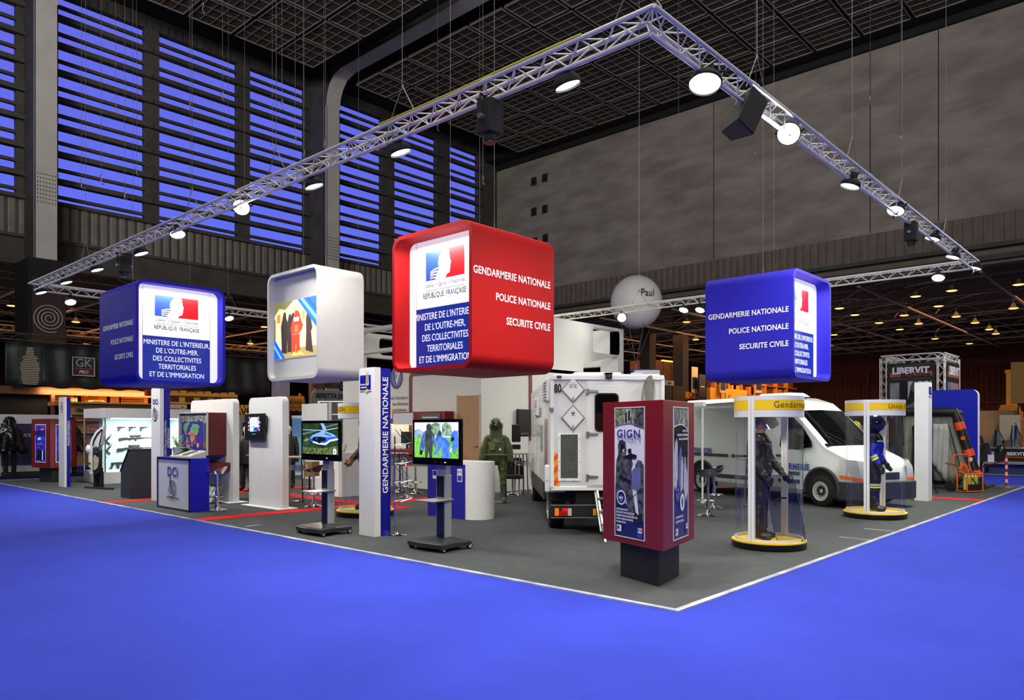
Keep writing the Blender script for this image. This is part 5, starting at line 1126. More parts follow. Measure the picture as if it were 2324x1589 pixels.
# ================================================================== WHITE TWO-STOREY PAVILION
bx0, by0, bx1, by1, bz = 7.56, 10.15, 14.2, 16.4, 4.98
fl = 3.45
t = thing('exhibition_pavilion', 'white two-storey pavilion with rounded upper openings at the back of the stand', 'building', (bx0, by0, .012))
BX, BY = bx1-bx0, by1-by0; th = .32
bw = mat('pavilion_white', (214, 214, 213), .6, noise=.02, nscale=1.2)
def wall_hole(axis, c0, L, hole, z0, z1, hz0, hz1, r=.16, d=th):
    """wall panel with one rounded opening; axis 'x': runs along x at y=c0 ; 'y': runs along y at x=c0"""
    a, b = hole; mb = MB(); n = 6; L = tuple(L)
    Q = (max(L[0], a-.5), min(L[1], b+.5))
    for p_, q_ in ((L[0], Q[0]), (Q[1], L[1])):
        if q_-p_ > .01:
            if axis == 'x': mb.box(p_, c0, z0, q_, c0+d, z1)
            else: mb.box(c0, p_, z0, c0+d, q_, z1)
    L = Q
    H = rr(a, hz0, b, hz1, r, n); k = len(H)
    # outer loop sampled to match
    O = []
    for x, z in H:
        cx, cz = (a+b)/2, (hz0+hz1)/2; dx, dz = x-cx, z-cz
        s = min(((L[1] if dx > 0 else L[0])-cx)/dx if abs(dx) > 1e-6 else 1e9, ((z1 if dz > 0 else z0)-cz)/dz if abs(dz) > 1e-6 else 1e9); O.append((cx+dx*s, cz+dz*s))
    f = (lambda x, z, o: (x, c0+o, z)) if axis == 'x' else (lambda x, z, o: (c0+o, x, z))
    vs = [f(x, z, 0) for x, z in O]+[f(x, z, 0) for x, z in H]+[f(x, z, d) for x, z in H]+[f(x, z, d) for x, z in O]
    fs = []
    for j in range(4):
        p, q = j, (j+1) % 4
        fs += [(p*k+i, p*k+(i+1) % k, q*k+(i+1) % k, q*k+i) for i in range(k)]
    mb.add(vs, fs)
    cs = [(L[0], z0), (L[1], z0), (L[1], z1), (L[0], z1)]   # corner fillers
    for cx, cz in cs:
        j = [i for i in range(k) if (O[i][0]-(a+b)/2)*(cx-(a+b)/2) > 0 and (O[i][1]-(hz0+hz1)/2)*(cz-(hz0+hz1)/2) > 0]
        for i in range(k):
            p, q = O[i], O[(i+1) % k]
            if (abs(p[0]-cx) < 1e-4 and abs(q[1]-cz) < 1e-4) or (abs(p[1]-cz) < 1e-4 and abs(q[0]-cx) < 1e-4):
                if (p[0]-q[0])**2+(p[1]-q[1])**2 > 1e-6:
                    for o in (0, d): mb.add([f(*p, o), f(*q, o), f(cx, cz, o)], [(0, 1, 2)])
    return mb
mb = MB(); mb.box(0, 0, 0, .1, BY, fl); mb.box(.1, 0, 0, BX-.1, .1, fl); mb.box(BX-.1, 0, 0, BX, BY, fl); mb.box(.1, BY-.1, 0, BX-.1, BY, fl); mb.box(.1, .1, fl-.12, BX-.1, BY-.1, fl-.02); mb.box(0, 0, fl-.1, BX, BY, fl); obj('ground_floor_walls', mb, bw, t)
obj('upper_wall', wall_hole('y', 0, (0, BY), (1.2, 5.5), fl, bz, 4.14, 4.72), bw, t)
xa, da = onY(1346, by0); xb, db = onY(1406, by0)
za, zb = Z(804, (da+db)/2), Z(748, (da+db)/2)
obj('upper_wall', wall_hole('x', 0, (th, BX-th), (xa-bx0, xb-bx0), fl, bz, za, zb, r=.12), bw, t)
obj('upper_wall', wall_hole('y', BX-th, (0, BY), (1.2, 3.4), fl, bz, za-.05, zb, r=.14), bw, t)
obj('upper_wall', wall_hole('x', BY-th, (th, BX-th), (1.2, 5.4), fl, bz, 4.14, 4.72), bw, t)
area('terrace_light', (bx0+3.3, by0+3, 4.9), 1.2, 60, (1, .95, .85), target=(bx0+5, by0+3, 4))
# maroon line frames on the outer walls
mr = mat('maroon_paint', (104, 26, 38), .5)
yA = onX(929, bx0)[0]-by0; xB = onY(1207, by0)[0]-bx0; zt = 3.36
mb = MB(); g = .015
def fillet(c, r0, r1, a0, a1, f, n=6):
    for i in range(n):
        p, q = a0+(a1-a0)*i/n, a0+(a1-a0)*(i+1)/n
        mb.prism([f(c[0]+r0*math.cos(p), c[1]+r0*math.sin(p)), f(c[0]+r1*math.cos(p), c[1]+r1*math.sin(p)), f(c[0]+r1*math.cos(q), c[1]+r1*math.sin(q)), f(c[0]+r0*math.cos(q), c[1]+r0*math.sin(q))], f.n)
def band(horiz, vert, f, sgn):
    """horiz=(a,b) at zt ; vert=c position with the rounded corner; sgn direction from corner to far end"""
    a, c = horiz, vert; R = .2; w = .13
    mb.prism([f(a, zt-w), f(c+sgn*R, zt-w), f(c+sgn*R, zt), f(a, zt)], f.n)
    mb.prism([f(c, 0.9), f(c+sgn*w, 0.9), f(c+sgn*w, zt-R), f(c, zt-R)], f.n)
    a0 = PI if sgn > 0 else 0; fillet((c+sgn*R, zt-R), R-w, R, a0, PI/2, f)
class Fm:
    def __init__(s, fn, n): s.fn = fn; s.n = Vector(n)
    def __call__(s, a, z): return s.fn(a, z)
FX = Fm(lambda a, z: (-.001, a, z), (-g, 0, 0)); FY = Fm(lambda a, z: (a, -.001, z), (0, -g, 0))
band(-g, yA, FX, -1); band(-g, xB, FY, -1)
obj('maroon_frame', mb, mr, t)
xC = onY(1322, by0)[0]-bx0
mb = MB(); band(BX+g, xC, FY, 1); obj('maroon_frame', mb, mr, t)
# brown door beside the corner
mb = MB(); y1_ = onX(1038, bx0)[0]-by0; mb.box(-.03, .03, .0, .01, y1_, 2.6)
dm = mat('brown_door', (166, 128, 96), .5, noise=.05); obj('door', mb, dm, t)
mb = MB(); mb.box(-.034, .02, 0, 0, .05, 2.63, 0); mb.box(-.034, y1_-.02, 0, 0, y1_+.01, 2.63); obj('door_frame', mb, mat('beige_trim', (190, 184, 178), .5), t)
mb = MB(); mb.cyl((-.1, .12, 1.25), (-.03, .12, 1.25), .02, n=8); mb.cyl((-.1, .12, 1.25), (-.1, .22, 1.25), .014, n=8); obj('door_handle', mb, steel, t)
# round emblem and lettering left of the frame
ye = onX(900, bx0)[0]-by0; mb = MB()
vi = mat('violet_emblem', (60, 56, 120), .5)
art('round_emblem', (-.002, ye+.3, 2.9), UX, ZZ, [(vi, ci(.3, .31, .3, 28, .33)), (p_slate, ci(.3, .31, .22, 24, .25)), (vi, [(.13, .48), (.2, .5), (.29, .2), (.31, .12), (.26, .14)]), (p_white, [(.24, .5), (.3, .26), (.4, .5), (.46, .46), (.33, .12), (.27, .2)]), (p_lt, ci(.31, .44, .06))], t)
for i, s in enumerate(('Service des Technologies et', 'des Systèmes d’Information', 'de la Sécurité Intérieure')): txt(s, .15, inkg, (0, ye-.02, 2.62-.18*i), UX, ZZ, t, xs=.62)
# equipment wall left of the door
wc = thing('wall_cabinet', 'maroon wall cabinet with two screens on the side of the white pavilion', 'cabinet', (bx0, by0, 0))
ya_, yb_ = onX(1012, bx0-.3)[0]-by0, onX(868, bx0-.3)[0]-by0
mb = MB(); mb.box(-.35, ya_, 1.86, 0, yb_, 2.2); obj('cabinet_body', mb, maroon, wc, bevel=.005)
pa, pb = onX(938, bx0-.36)[0]-by0, onX(893, bx0-.36)[0]-by0
mb = MB(); mb.box(-.38, pa, 1.84, -.35, pb, 2.17); obj('screen', mb, mat('silver_screen', (190, 190, 198), .3, emit=.1), wc)
pa, pb = onX(1000, bx0-.36)[0]-by0, onX(955, bx0-.36)[0]-by0
mb = MB(); mb.box(-.38, pa, 1.9, -.35, pb, 2.15); mb.box(-.385, pa+.1, 2.02, -.38, pb-.1, 2.05, 1); obj('screen', mb, [mat('dim_screen', (96, 92, 96), .3), p_white], wc)
mb = MB(); mb.box(-.3, ya_, 1.84, -.05, yb_, 1.86); obj('strip_light', mb, mat('strip_light_glow', (255, 248, 205), .3, emit=3.5), wc)
wcc = thing('wall_worktop', 'maroon worktop below the wall cabinet, carrying a desktop monitor', 'worktop', (bx0, by0, 0))
mb = MB(); mb.box(-.6, ya_-.2, 1.0, 0, yb_+.3, 1.14); obj('top', mb, maroon, wcc, bevel=.005); mb = MB(); mb.box(-.55, ya_-.15, 0.014, -.02, ya_-.1, 1.0); mb.box(-.55, yb_+.2, 0.014, -.02, yb_+.25, 1.0); obj('side_panel', mb, white, wcc)
ym, dm_ = onX(923, bx0-.3); m_ = thing('desktop_monitor', 'black desktop monitor on the maroon worktop', 'screen', (bx0-.3, ym, 1.14))
mb = MB(); mb.box(-.03, -.22, .12, .02, .22, .5); obj('casing', mb, black, m_, bevel=.006); mb = MB(); mb.box(0, -.03, 0, .04, .03, .2); mb.box(-.08, -.12, 0, .1, .12, .015); obj('stand', mb, black, m_)
# black flat screen on the -Y wall
xs_, ds_ = onY(1180, by0); m_ = thing('wall_television', 'black wall television on the white pavilion behind the protective suit', 'screen', (xs_, by0, 1.75-.14))
mb = MB(); mb.box(-.18, -.1, 0, 1.0, -.03, .66); obj('casing', mb, black, m_, bevel=.008); mb = MB(); mb.box(.2, -.03, .2, .6, 0, .5); obj('bracket', mb, black, m_)
# low white display plinths behind case three
for (px, py, pt, w_, d_, lb) in ((776, 1130, 1030, 1.0, .7, 'white rectangular plinth left of the pavilion, carrying a laptop'), (732, 1123, 1086, .5, .5, 'low white plinth behind the left screen stand')):
    x, y = P(px, py); t2 = thing('plinth', lb, 'plinth', (x, y, .012)); h_ = Z(pt, dep(x, y)); mb = MB(); mb.box(0, 0, 0, w_*.6, w_, h_); obj('body', mb, white, t2, bevel=.004); mb = MB(); mb.box(.02, .02, h_, w_*.6-.02, w_-.02, h_+.015); obj('top_plate', mb, offw, t2)
    if w_ > .9:
        l2 = thing('laptop', 'grey laptop open on the white plinth', 'laptop', (x+.2, y+.5, h_+.027)); mb = MB(); mb.box(-.12, -.16, 0, .12, .16, .015); obj('keyboard_base', mb, dgrey, l2); mb = MB(); mb.prism([(.1, -.16, .015), (.18, -.16, .2), (.19, -.16, .2), (.12, -.16, .015)], (0, .32, 0)); obj('lid', mb, black, l2)
x, y = D(745, 24.3); t2 = thing('white_partition', 'plain white partition wall left of the pavilion, behind the left screen stand', 'partition', (x, y, .012)); mb = MB(); mb.box(0, -.02, 0, .08, 1.6, 2.55); obj('panel', mb, white, t2); mb = MB(); mb.box(-.02, -.04, 0, .1, .02, 2.56); obj('edge_post', mb, alu, t2)
x, y = D(722, 25.2); t2 = thing('tube_rack', 'white tube frame rack standing above the left screen stand', 'rack', (x, y, 0))
mb = MB()
for a in (0, .45, .95, 1.4): mb.cyl((a*.6, -a*.7, .012), (a*.6, -a*.7, 2.65), .022, n=6)
for z in (1.2, 1.9, 2.2, 2.64): mb.cyl((0, 0, z), (1.4*.6, -1.4*.7, z), .022, n=6)
mb.cyl((0, 0, 2.64), (.27, -.31, 2.2), .02, n=6); obj('frame', mb, whitem, t2)

# ================================================================== ARMOURED-LOOKING BOX TRUCK (rear view)
hd = (F2[0]-.033*R2[0], F2[1]-.033*R2[1]); trz = math.atan2(hd[1], hd[0])
tr0 = D(1162, 12.0); rlat = .629+.92
t = thing('box_truck', 'white box truck seen from behind with grey hazard diamonds on its rear', 'truck', (tr0[0]+R2[0]*rlat, tr0[1]+R2[1]*rlat, .012), trz)
tw = mat('truck_white', (226, 228, 228), .3, noise=.03, nscale=1, coat=.4)
WB, zf, zr, LB = .92, .74, 2.61, 5.5
mb = MB(); mb.prism([(0, y, z) for y, z in ((-WB, zf), (WB, zf), (WB, zr-.07), (WB-.07, zr), (-WB+.07, zr), (-WB, zr-.07))], (LB, 0, 0)); obj('body', mb, tw, t, bevel=.015)
sq = .00198
uu = lambda zx: WB-(zx-248)*sq
zz = lambda zy: 1.75-((820+zy/3.612)-971)*.00714
mb = MB(); mb.box(-.03, -WB, zr-.1, .05, WB, zr-.02); mb.box(-.02, -WB-.01, zf-.02, .03, WB+.01, zf+.05); mb.box(-.02, WB-.05, zf, .03, WB+.01, zr-.05); mb.box(-.02, -WB-.01, zf, .03, -WB+.05, zr-.05); obj('edge_trim', mb, whitem, t, bevel=.01)
# door with hinges, window
dy0, dy1 = uu(541), uu(855)
mb = MB(); mb.box(-.028, dy1, zz(1035), 0, dy0, zz(175)); obj('rear_door', mb, tw, t, bevel=.008)
mb = MB(); mb.box(-.034, dy1+.03, zz(1020), -.026, dy0-.03, zz(205)); obj('door_skin', mb, tw, t, bevel=.004)
mb = MB(); mb.prism([(-.034, y, z) for y, z in rr(uu(800), zz(582), uu(603), zz(268), .07)], (-.02, 0, 0)); obj('window_seal', mb, black, t)
mb = MB(); mb.prism([(-.054, y, z) for y, z in rr(uu(788), zz(572), uu(613), zz(280), .06)], (-.004, 0, 0)); obj('window_pane', mb, mat('dark_vehicle_glass', (10, 12, 14), .04, coat=1), t)
for zy in (252, 603, 952):
    mb = MB(); mb.box(-.06, uu(548), zz(zy+27), -.01, uu(533), zz(zy-22)); mb.prism([(-.035, uu(545), zz(zy+12)), (-.035, uu(632), zz(zy+10)), (-.035, uu(632), zz(zy-8)), (-.035, uu(545), zz(zy-14))], (-.02, 0, 0)); mb.cyl((-.055, uu(549), zz(zy+25)), (-.055, uu(549), zz(zy-22)), .012, n=8); obj('hinge', mb, alu, t, bevel=.003)
# hazard diamonds
for cy, kind in ((240, 'skull'), (470, 'bio')):
    c = (uu(428), zz(cy)); R_ = 98*sq
    mb = MB(); mb.prism([(-.012, c[0]+a*R_, c[1]+b*R_*1.12) for a, b in ((0, 1), (1, 0), (0, -1), (-1, 0))], (-.012, 0, 0)); obj('diamond_frame', mb, steel, t)
    o = (-.024, c[0]+R_, c[1]-R_); q = lambda pts: [(R_+x*R_, R_+y*R_) for x, y in pts]
    L = [(tw, q([(0, .97), (.87, 0), (0, -.97), (-.87, 0)]))]
    if kind == 'skull':
        L += [(inkg, q([(-.35, .18), (-.30, .12), (.35, .36), (.32, .44)])), (inkg, q([(.35, .18), (.30, .12), (-.35, .36), (-.32, .44)])), (p_white, q(ci(0, .46, .19, 16))), (ink, q(ci(0, .46, .2, 16))), (p_white, q(ci(0, .46, .18, 16))), (p_white, q(rc(-.09, .24, .09, .36))), (ink, q(ci(-.07, .44, .045, 8))), (ink, q(ci(.07, .44, .045, 8))), (ink, q([(-.02, .34), (.02, .34), (0, .4)])), (ink, q(rc(-.08, .27, .08, .285)))]
    else:
        for a in (PI/2, PI/2+2.09, PI/2-2.09):
            cx, cy2 = .15*math.cos(a), .36+.15*math.sin(a); L += [(ink, q(ci(cx, cy2, .13, 16))), (tw, q(ci(cx+.03*math.cos(a), cy2+.03*math.sin(a), .095, 16)))]
        L += [(ink, q(ci(0, .36, .05, 10))), (tw, q(ci(0, .36, .025, 8)))]
    art('hazard_sign', o, UX, ZZ, L, t, th=.0008); txt('6', .1, inkg, (-.026, c[0], c[1]-R_*.75), UX, ZZ, t, off=.012)
txt('80', .19, ink, (-.0, uu(303), zz(232)), UX, ZZ, t, xs=.62, bold=.03, off=.016)
mb = MB(); mb.box(-.04, uu(333), zz(147), 0, uu(295), zz(125)); obj('marker_light', mb, mat('red_marker', (110, 20, 16), .3), t, bevel=.005)
mb = MB(); mb.box(-.02, uu(490), zz(988), 0, uu(305), zz(602)); obj('vent_frame', mb, whitem, t, bevel=.006)
mb = MB(); mb.box(-.024, uu(467), zz(962), -.018, uu(327), zz(606)); obj('vent_mesh', mb, mat('vent_mesh_dark', (70, 74, 68), .7, noise=.4, nscale=60), t)
mb = MB()
for zx, zy in ((312, 640), (312, 740), (312, 830), (312, 900), (480, 640), (480, 740), (480, 830), (480, 930), (355, 590), (430, 590), (360, 982), (435, 982)): mb.cyl((-.02, uu(zx), zz(zy)), (-.03, uu(zx), zz(zy)), .008, n=6)
o_ = obj('rivets', mb, steel, t); o_['kind'] = 'stuff'
# striped warning plate
h = zz(755)-zz(1045); w = 60*sq; L = [(mat('warning_amber', (240, 165, 20), .35), rc(0, 0, w, h))]
wr = mat('warning_red', (240, 74, 24), .35)
for k in range(3):
    a = -.02+k*.205; L.append((wr, [(0, max(0, a)), (w, a+.13), (w, min(h, a+.13+.10)), (0, a+.10)]))
art('warning_plate', (-.01, uu(257), zz(1045)), UX, ZZ, L, t)
mb = MB(); mb.box(-.015, -.16, zz(998), 0, uu(650), zz(850)); obj('amber_plate', mb, mat('amber_plate', (245, 180, 20), .35), t)
mb = MB(); mb.box(-.02, uu(1000), zz(165), 0, uu(905), zz(100)); obj('socket', mb, whitem, t)
# grey tarpaulin cover, camera, side fittings
mb = MB(); rg = []
for j, (z, a, b) in enumerate(((2.58, -.66, -.70), (2.50, -.60, -.74), (2.35, -.56, -.74), (2.15, -.54, -.73), (2.0, -.57, -.75), (1.97, -.60, -.72))):
    rg.append([(-.02-.12*math.sin(i*.9+j)*.4-.06, b+(a-b)*i/5, z) for i in range(6)]+[(-.01, a, z), (-.01, b, z)])
mb.loft(rg); obj('tarpaulin_cover', mb, mat('grey_tarpaulin', (140, 140, 132), .8, noise=.2, nscale=8), t, smooth=True)
mb = MB(); mb.box(-.07, uu(745), zz(150), 0, uu(690), zz(110)); mb.cyl((-.11, uu(717), zz(130)), (-.07, uu(717), zz(130)), .03, n=12); mb.box(-.12, uu(750), zz(108), .05, uu(683), zz(103)); obj('rear_camera', mb, dgrey, t, bevel=.004)
mb = MB(); mb.box(-.05, WB-.04, zz(418), .01, WB+.03, zz(388)); obj('door_latch', mb, steel, t)
for x_, z_ in ((.25, 2.18), (2.7, 1.98)):
    mb = MB(); mb.box(x_, WB, z_, x_+.75, WB+.05, z_+.38)
    obj('side_vent_housing', mb, whitem, t, bevel=.008)
    for k in range(7): mb = MB(); mb.prism([(x_+.05, WB+.05, z_+.03+k*.048), (x_+.05, WB+.09, z_+.02+k*.048), (x_+.05, WB+.05, z_+.06+k*.048)], (.65, 0, 0)); obj('vent_slat', mb, whitem, t)
txt('GENDARMERIE', .27, mat('side_grey_lettering', (150, 152, 158), .5), (2.9, WB, 2.02), (-1, 0, 0), ZZ, t, off=.004)
txt('CELLULE NATIONALE NRBC', .13, mat('side_grey_lettering'), (2.8, WB, 1.62), (-1, 0, 0), ZZ, t, off=.004)
art('side_window', (2.3, WB, 1.28), (-1, 0, 0), ZZ, [(mat('side_window_grey', (110, 112, 118), .2), rr(0, 0, .5, .5, .05))], t)
art('side_poster', (1.35, WB, .95), (-1, 0, 0), ZZ, [(mat('poster_grey_frame', (150, 150, 156), .3), rc(0, 0, .7, .95)), (mat('poster_pink', (190, 120, 140), .3, col2=(90, 96, 130), nscale=5), rc(.05, .05, .65, .9))], t)
for a, b in ((2.9, 1.0), (3.6, .8)): mb = MB(); mb.box(a, WB, .76, a+.55, WB+.012, .76+b*.8); obj('locker_door', mb, tw, t, bevel=.006)
# chassis, bumper, lights, wheels
mb = MB(); mb.box(.1, -.5, .42, LB+1.2, .5, .74); mb.box(.25, -.05, .3, .4, .05, .7); obj('chassis', mb, blackm, t)
mb = MB(); mb.box(-.02, -WB, zz(1285), .06, WB, zz(1185)); obj('bumper', mb, mat('bumper_black', (16, 16, 17), .5), t, bevel=.01)
mb = MB(); mb.box(-.03, -WB, zz(1290), .05, WB, zz(1283)); mb.box(-.03, -WB, zz(1188), .05, WB, zz(1183)); obj('bumper_edge', mb, steel, t)
tlr = mat('tail_red', (220, 24, 18), .2, emit=.25); tla = mat('tail_amber', (240, 120, 20), .2, emit=.2)
for s in (0, 1):
    f = (lambda a: uu(a)) if not s else (lambda a: -uu(a))
    p = []
    for a, b, z_0, z_1, m in ((278, 310, 1270, 1210, tla), (310, 385, 1270, 1232, mat('tail_red_dark', (170, 20, 16), .2)), (338, 385, 1232, 1210, tlr), (385, 415, 1270, 1210, mat('tail_clear', (190, 190, 190), .2))):
        y_a, y_b = sorted((f(a), f(b))); mb = MB(); mb.box(-.045, y_a, zz(z_0), -.02, y_b, zz(z_1)); obj('tail_light', mb, m, t, bevel=.003)
mb = MB(); mb.box(-.03, uu(850), zz(1268), -.02, uu(592), zz(1215)); obj('number_plate', mb, mat('plate_amber', (240, 160, 20), .4), t); txt('2030 0264', .085, ink, (-.03, uu(612), zz(1243)), UX, ZZ, t, align='LEFT', bold=.03)
def wheel(parent, x, y, r, w, s, rimm, name='wheel', hub=.5):
    mb = MB(); mb.M = Matrix.Translation((x, y, r)) @ Matrix.Rotation(-s*PI/2, 4, 'X')
    mb.lathe((0, 0, 0), [(r*.62, w*.5-.01), (r*.66, w*.5), (r*.9, w*.48), (r*.985, w*.36), (r, w*.2), (r, -w*.3), (r*.95, -w*.5), (r*.5, -w*.5)], 36); o = obj(name, mb, rubber, parent, smooth=True)
    mb = MB(); mb.M = Matrix.Translation((x, y, r)) @ Matrix.Rotation(-s*PI/2, 4, 'X')
    mb.lathe((0, 0, 0), [(.001, w*.38), (r*.12, w*.38), (r*.16, w*.30), (r*.3, w*.33), (r*.52, w*.44), (r*.58, w*.42), (r*.63, w*.5)], 36); obj('rim', mb, rimm, o, smooth=True)
    mb = MB(); mb.M = Matrix.Translation((x, y, r)) @ Matrix.Rotation(-s*PI/2, 4, 'X')
    for k in range(6 if hub else 0): a = k*PI/3; mb.cyl((r*.4*math.cos(a), r*.4*math.sin(a), w*.36), (r*.4*math.cos(a), r*.4*math.sin(a), w*.41), r*.055, n=8)
    for k in range(0 if hub else 7): a = k*2*PI/7; mb.ell((r*.36*math.cos(a), r*.36*math.sin(a), w*.35), r*.1, r*.1, w*.06, 10, 6)
    obj('hub_holes', mb, dgrey if hub else steel, o)
    return o
rim1 = mat('wheel_rim_grey', (150, 150, 152), .35, .6)
for x_ in (1.0, 5.7):
    for s in (-1, 1): wheel(t, x_, s*(WB-.16), .40, .26, s, rim1)
mb = MB()
for s in (-1, 1):
    y_a, y_b = sorted((s*(WB-.28), s*(WB+.07))); mb.box(.35, y_a, .80, .48, y_b, 1.12); mb.box(.35, y_a, .66, .42, y_b, .9)
obj('mudguard', mb, whitem, t, bevel=.03)
mb = MB(); mb.box(1.6, WB-.05, .42, 4.8, WB, .76); mb.box(.55, -WB, .5, .6, WB, .74); obj('side_skirt', mb, dgrey, t, bevel=.01)
# cab ahead
mb = MB(); mb.loft([[(x, y, z) for y, z in ((-.86, .45), (.86, .45), (.9, .9), (.86, 1.4), (.78, zt_), (-.78, zt_), (-.86, 1.4), (-.9, .9))] for x, zt_ in ((LB+.05, 2.2), (LB+.9, 2.15), (LB+1.35, 1.45), (LB+1.75, 1.2))]); obj('cab', mb, tw, t, bevel=.02)
for s in (-1, 1):
    mb = MB(); mb.box(LB+1.0, s*.9 if s > 0 else s*1.16, 1.52, LB+1.12, s*1.16 if s > 0 else s*.9, 1.58) ; y_a, y_b = sorted((s*1.12, s*1.34)); mb.box(LB+.98, y_a, 1.38, LB+1.14, y_b, 1.82); mb.box(LB+.98, y_a, 1.2, LB+1.14, y_b, 1.32); obj('mirror', mb, black, t, bevel=.02)
# folding steps with handrail
mb = MB(); st = Vector((0, uu(597), zz(1045))); en = Vector((-.95, uu(720), .02))
for k, (x_, z_) in enumerate(((-.12, .60), (-.35, .42), (-.58, .24))):
    m2 = MB(); m2.box(x_-.09, uu(860), z_, x_+.09, uu(628)+.02, z_+.02); obj('step', m2, alu, t, bevel=.003)
for yy in (uu(628), uu(865)):
    m2 = MB(); m2.cyl((.0, yy, .72), (-.85, yy, .01), .018, n=8); m2.cyl((.04, yy+.03, .70), (-.6, yy+.03, .14), .014, n=8); obj('step_rail', m2, whitem, t)
mb = MB(); mb.box(.4, -.3, zr, 1.2, .5, zr+.06); obj('roof_hatch', mb, whitem, t, bevel=.02)

# ================================================================== WHITE PANEL VAN
vh = (-.382, -.924); vrz = math.atan2(vh[1], vh[0])
wx_, wy_ = P(1866, 1151)
ry = (-math.sin(vrz), math.cos(vrz))   # local y axis in world; right side is local -y
t = thing('panel_van', 'white panel van with blue side lettering parked behind the clear display cases', 'van', (wx_+ry[0]*.97, wy_+ry[1]*.97, .012), vrz)
vw = mat('van_white', (224, 232, 232), .25, coat=.6, noise=.01)
vg = mat('dark_vehicle_glass')
SEC = []
ST = [(.92, .34, .66, .66, .62), (.86, .26, .86, .80, .74), (.66, .22, 1.08, .93, .82), (.30, .22, 1.22, .98, .85), (-.02, .22, 1.36, .99, .87), (-.50, .22, 1.78, .99, .84), (-.92, .22, 2.14, .99, .82), (-1.2, .22, 2.33, .99, .83), (-1.7, .22, 2.47, .99, .84), (-2.6, .22, 2.50, .99, .85), (-4.9, .22, 2.50, .99, .85), (-5.0, .25, 2.42, .97, .82)]
for x, zb, zt_, a, b in ST:
    zm = min(1.25, zb+(zt_-zb)*.62); zs = zt_-min(.32, (zt_-zm)*.55)
    h = [(a*.88, zb), (a, zb+.12), (a, zm), (b+.04*(zs > 1.6)+.02, zs), (b, zt_-.07*(zt_-zb > .8)), (b-.12, zt_)]
    SEC.append([(x, -y, z) for y, z in h]+[(x, 0, zt_+.02)]+[(x, y, z) for y, z in reversed(h)]+[(x, 0, zb)])
mb = MB(); mb.loft(SEC)
n = len(SEC[0])
for i, f in enumerate(mb.f[:-2]):
    j, k = divmod(i, n)
    if j in (4, 5) and k in (5, 6): mb.m[i] = 1
    if k in (0, n-3, n-2, n-1): mb.m[i] = 2
body = obj('body', mb, [vw, vg, blackm], t, smooth=True)
gb = mat('grey_bumper', (52, 58, 62), .6)
mb = MB(); mb.loft([[(x, y, z) for z in (.20, .58) for y in ((-w_, w_) if z < .3 else (w_, -w_))] for x, w_ in ((.99, .62), (.93, .84), (.78, .97), (.42, 1.005))]); obj('front_bumper', mb, gb, t, bevel=.02)
mb = MB(); mb.box(.88, -.32, .62, .935, .32, .78); obj('front_grille', mb, gb, t, bevel=.02)
for s in (-1, 1):
    mb = MB(); mb.loft([[(.93, s*.50, .66), (.93, s*.50, .84), (.90, s*.52, .98)], [(.86, s*.80, .66), (.84, s*.79, .88), (.78, s*.76, 1.02)], [(.60, s*.965, .70), (.54, s*.965, .90), (.48, s*.93, 1.05)]], closed=False, caps=False); 
    mb2 = MB(); mb2.loft([[(x+.02, y*1.01, z+.0) for x, y, z in r_] for r_ in ([(.93, s*.50, .66), (.93, s*.50, .86), (.86, s*.52, 1.00)], [(.86, s*.82, .66), (.83, s*.82, .88), (.74, s*.80, 1.04)], [(.50, s*.985, .72), (.46, s*.98, .90), (.42, s*.95, 1.06)])], closed=False, caps=False)
    obj('headlight', mb2, mat('headlight_glass', (222, 226, 228), .15, .25, noise=.12, nscale=20, coat=1), t, smooth=True)
    mb = MB(); mb.loft([[(x+.02, y*1.012, z) for x, y, z in r_] for r_ in ([(.94, s*.50, .60), (.94, s*.50, .665)], [(.87, s*.83, .60), (.87, s*.83, .665)], [(.46, s*.99, .64), (.47, s*.99, .72)])], closed=False, caps=False); obj('indicator', mb, mat('indicator_amber', (235, 110, 20), .25, emit=.15), t)
wr_ = mat('wheel_cover', (186, 187, 190), .35, .1)
for x_ in (0, -4.0):
    for s in (-1, 1):
        y_a, y_b = sorted((s*.80, s*1.0)); mb = MB(); mb.prism([(x_+.46*math.cos(a), y_a, .38+.46*math.sin(a)) for a in [PI*i/16 for i in range(-2, 19)]], (0, y_b-y_a, 0)); obj('wheel_arch', mb, blackm, t)
        wo = wheel(t, x_, s*.925, .345, .21, s, wr_, hub=0)
    mb = MB(); pts = [(x_+.47*math.cos(a), -1.0, .38+.47*math.sin(a)) for a in [PI*i/16 for i in range(-1, 18)]]; mb.tube(pts, .035, 6); obj('arch_trim', mb, gb, t)
SY = -.995
def sidepatch(name, pts, m, off=.01, parent=t, yl=None):
    """pts in (x, z) on the right flank; follows its lean above z 1.25"""
    def yy(z): return -(.99-max(0, z-1.25)*.135)-off
    mb = MB(); k = len(pts); vs = [(x, yy(z), z) for x, z in pts]+[(x, yy(z)+.03, z) for x, z in pts]
    mb.add(vs, [tuple(range(k)), tuple(range(2*k-1, k-1, -1))]+[(i, (i+1) % k, k+(i+1) % k, k+i) for i in range(k)]); return obj(name, mb, m, parent)
sidepatch('cab_window', [(-.28, 1.30), (-1.15, 1.22), (-1.24, 1.32), (-1.22, 1.98), (-1.14, 2.04), (-.98, 2.04), (-.62, 1.76), (-.30, 1.42)], vg, .006)
sidepatch('side_window', [(-1.55, 1.2), (-2.25, 1.2), (-2.32, 1.3), (-2.32, 1.95), (-2.22, 2.05), (-1.6, 2.05), (-1.5, 1.95), (-1.5, 1.3)], vg, .006)
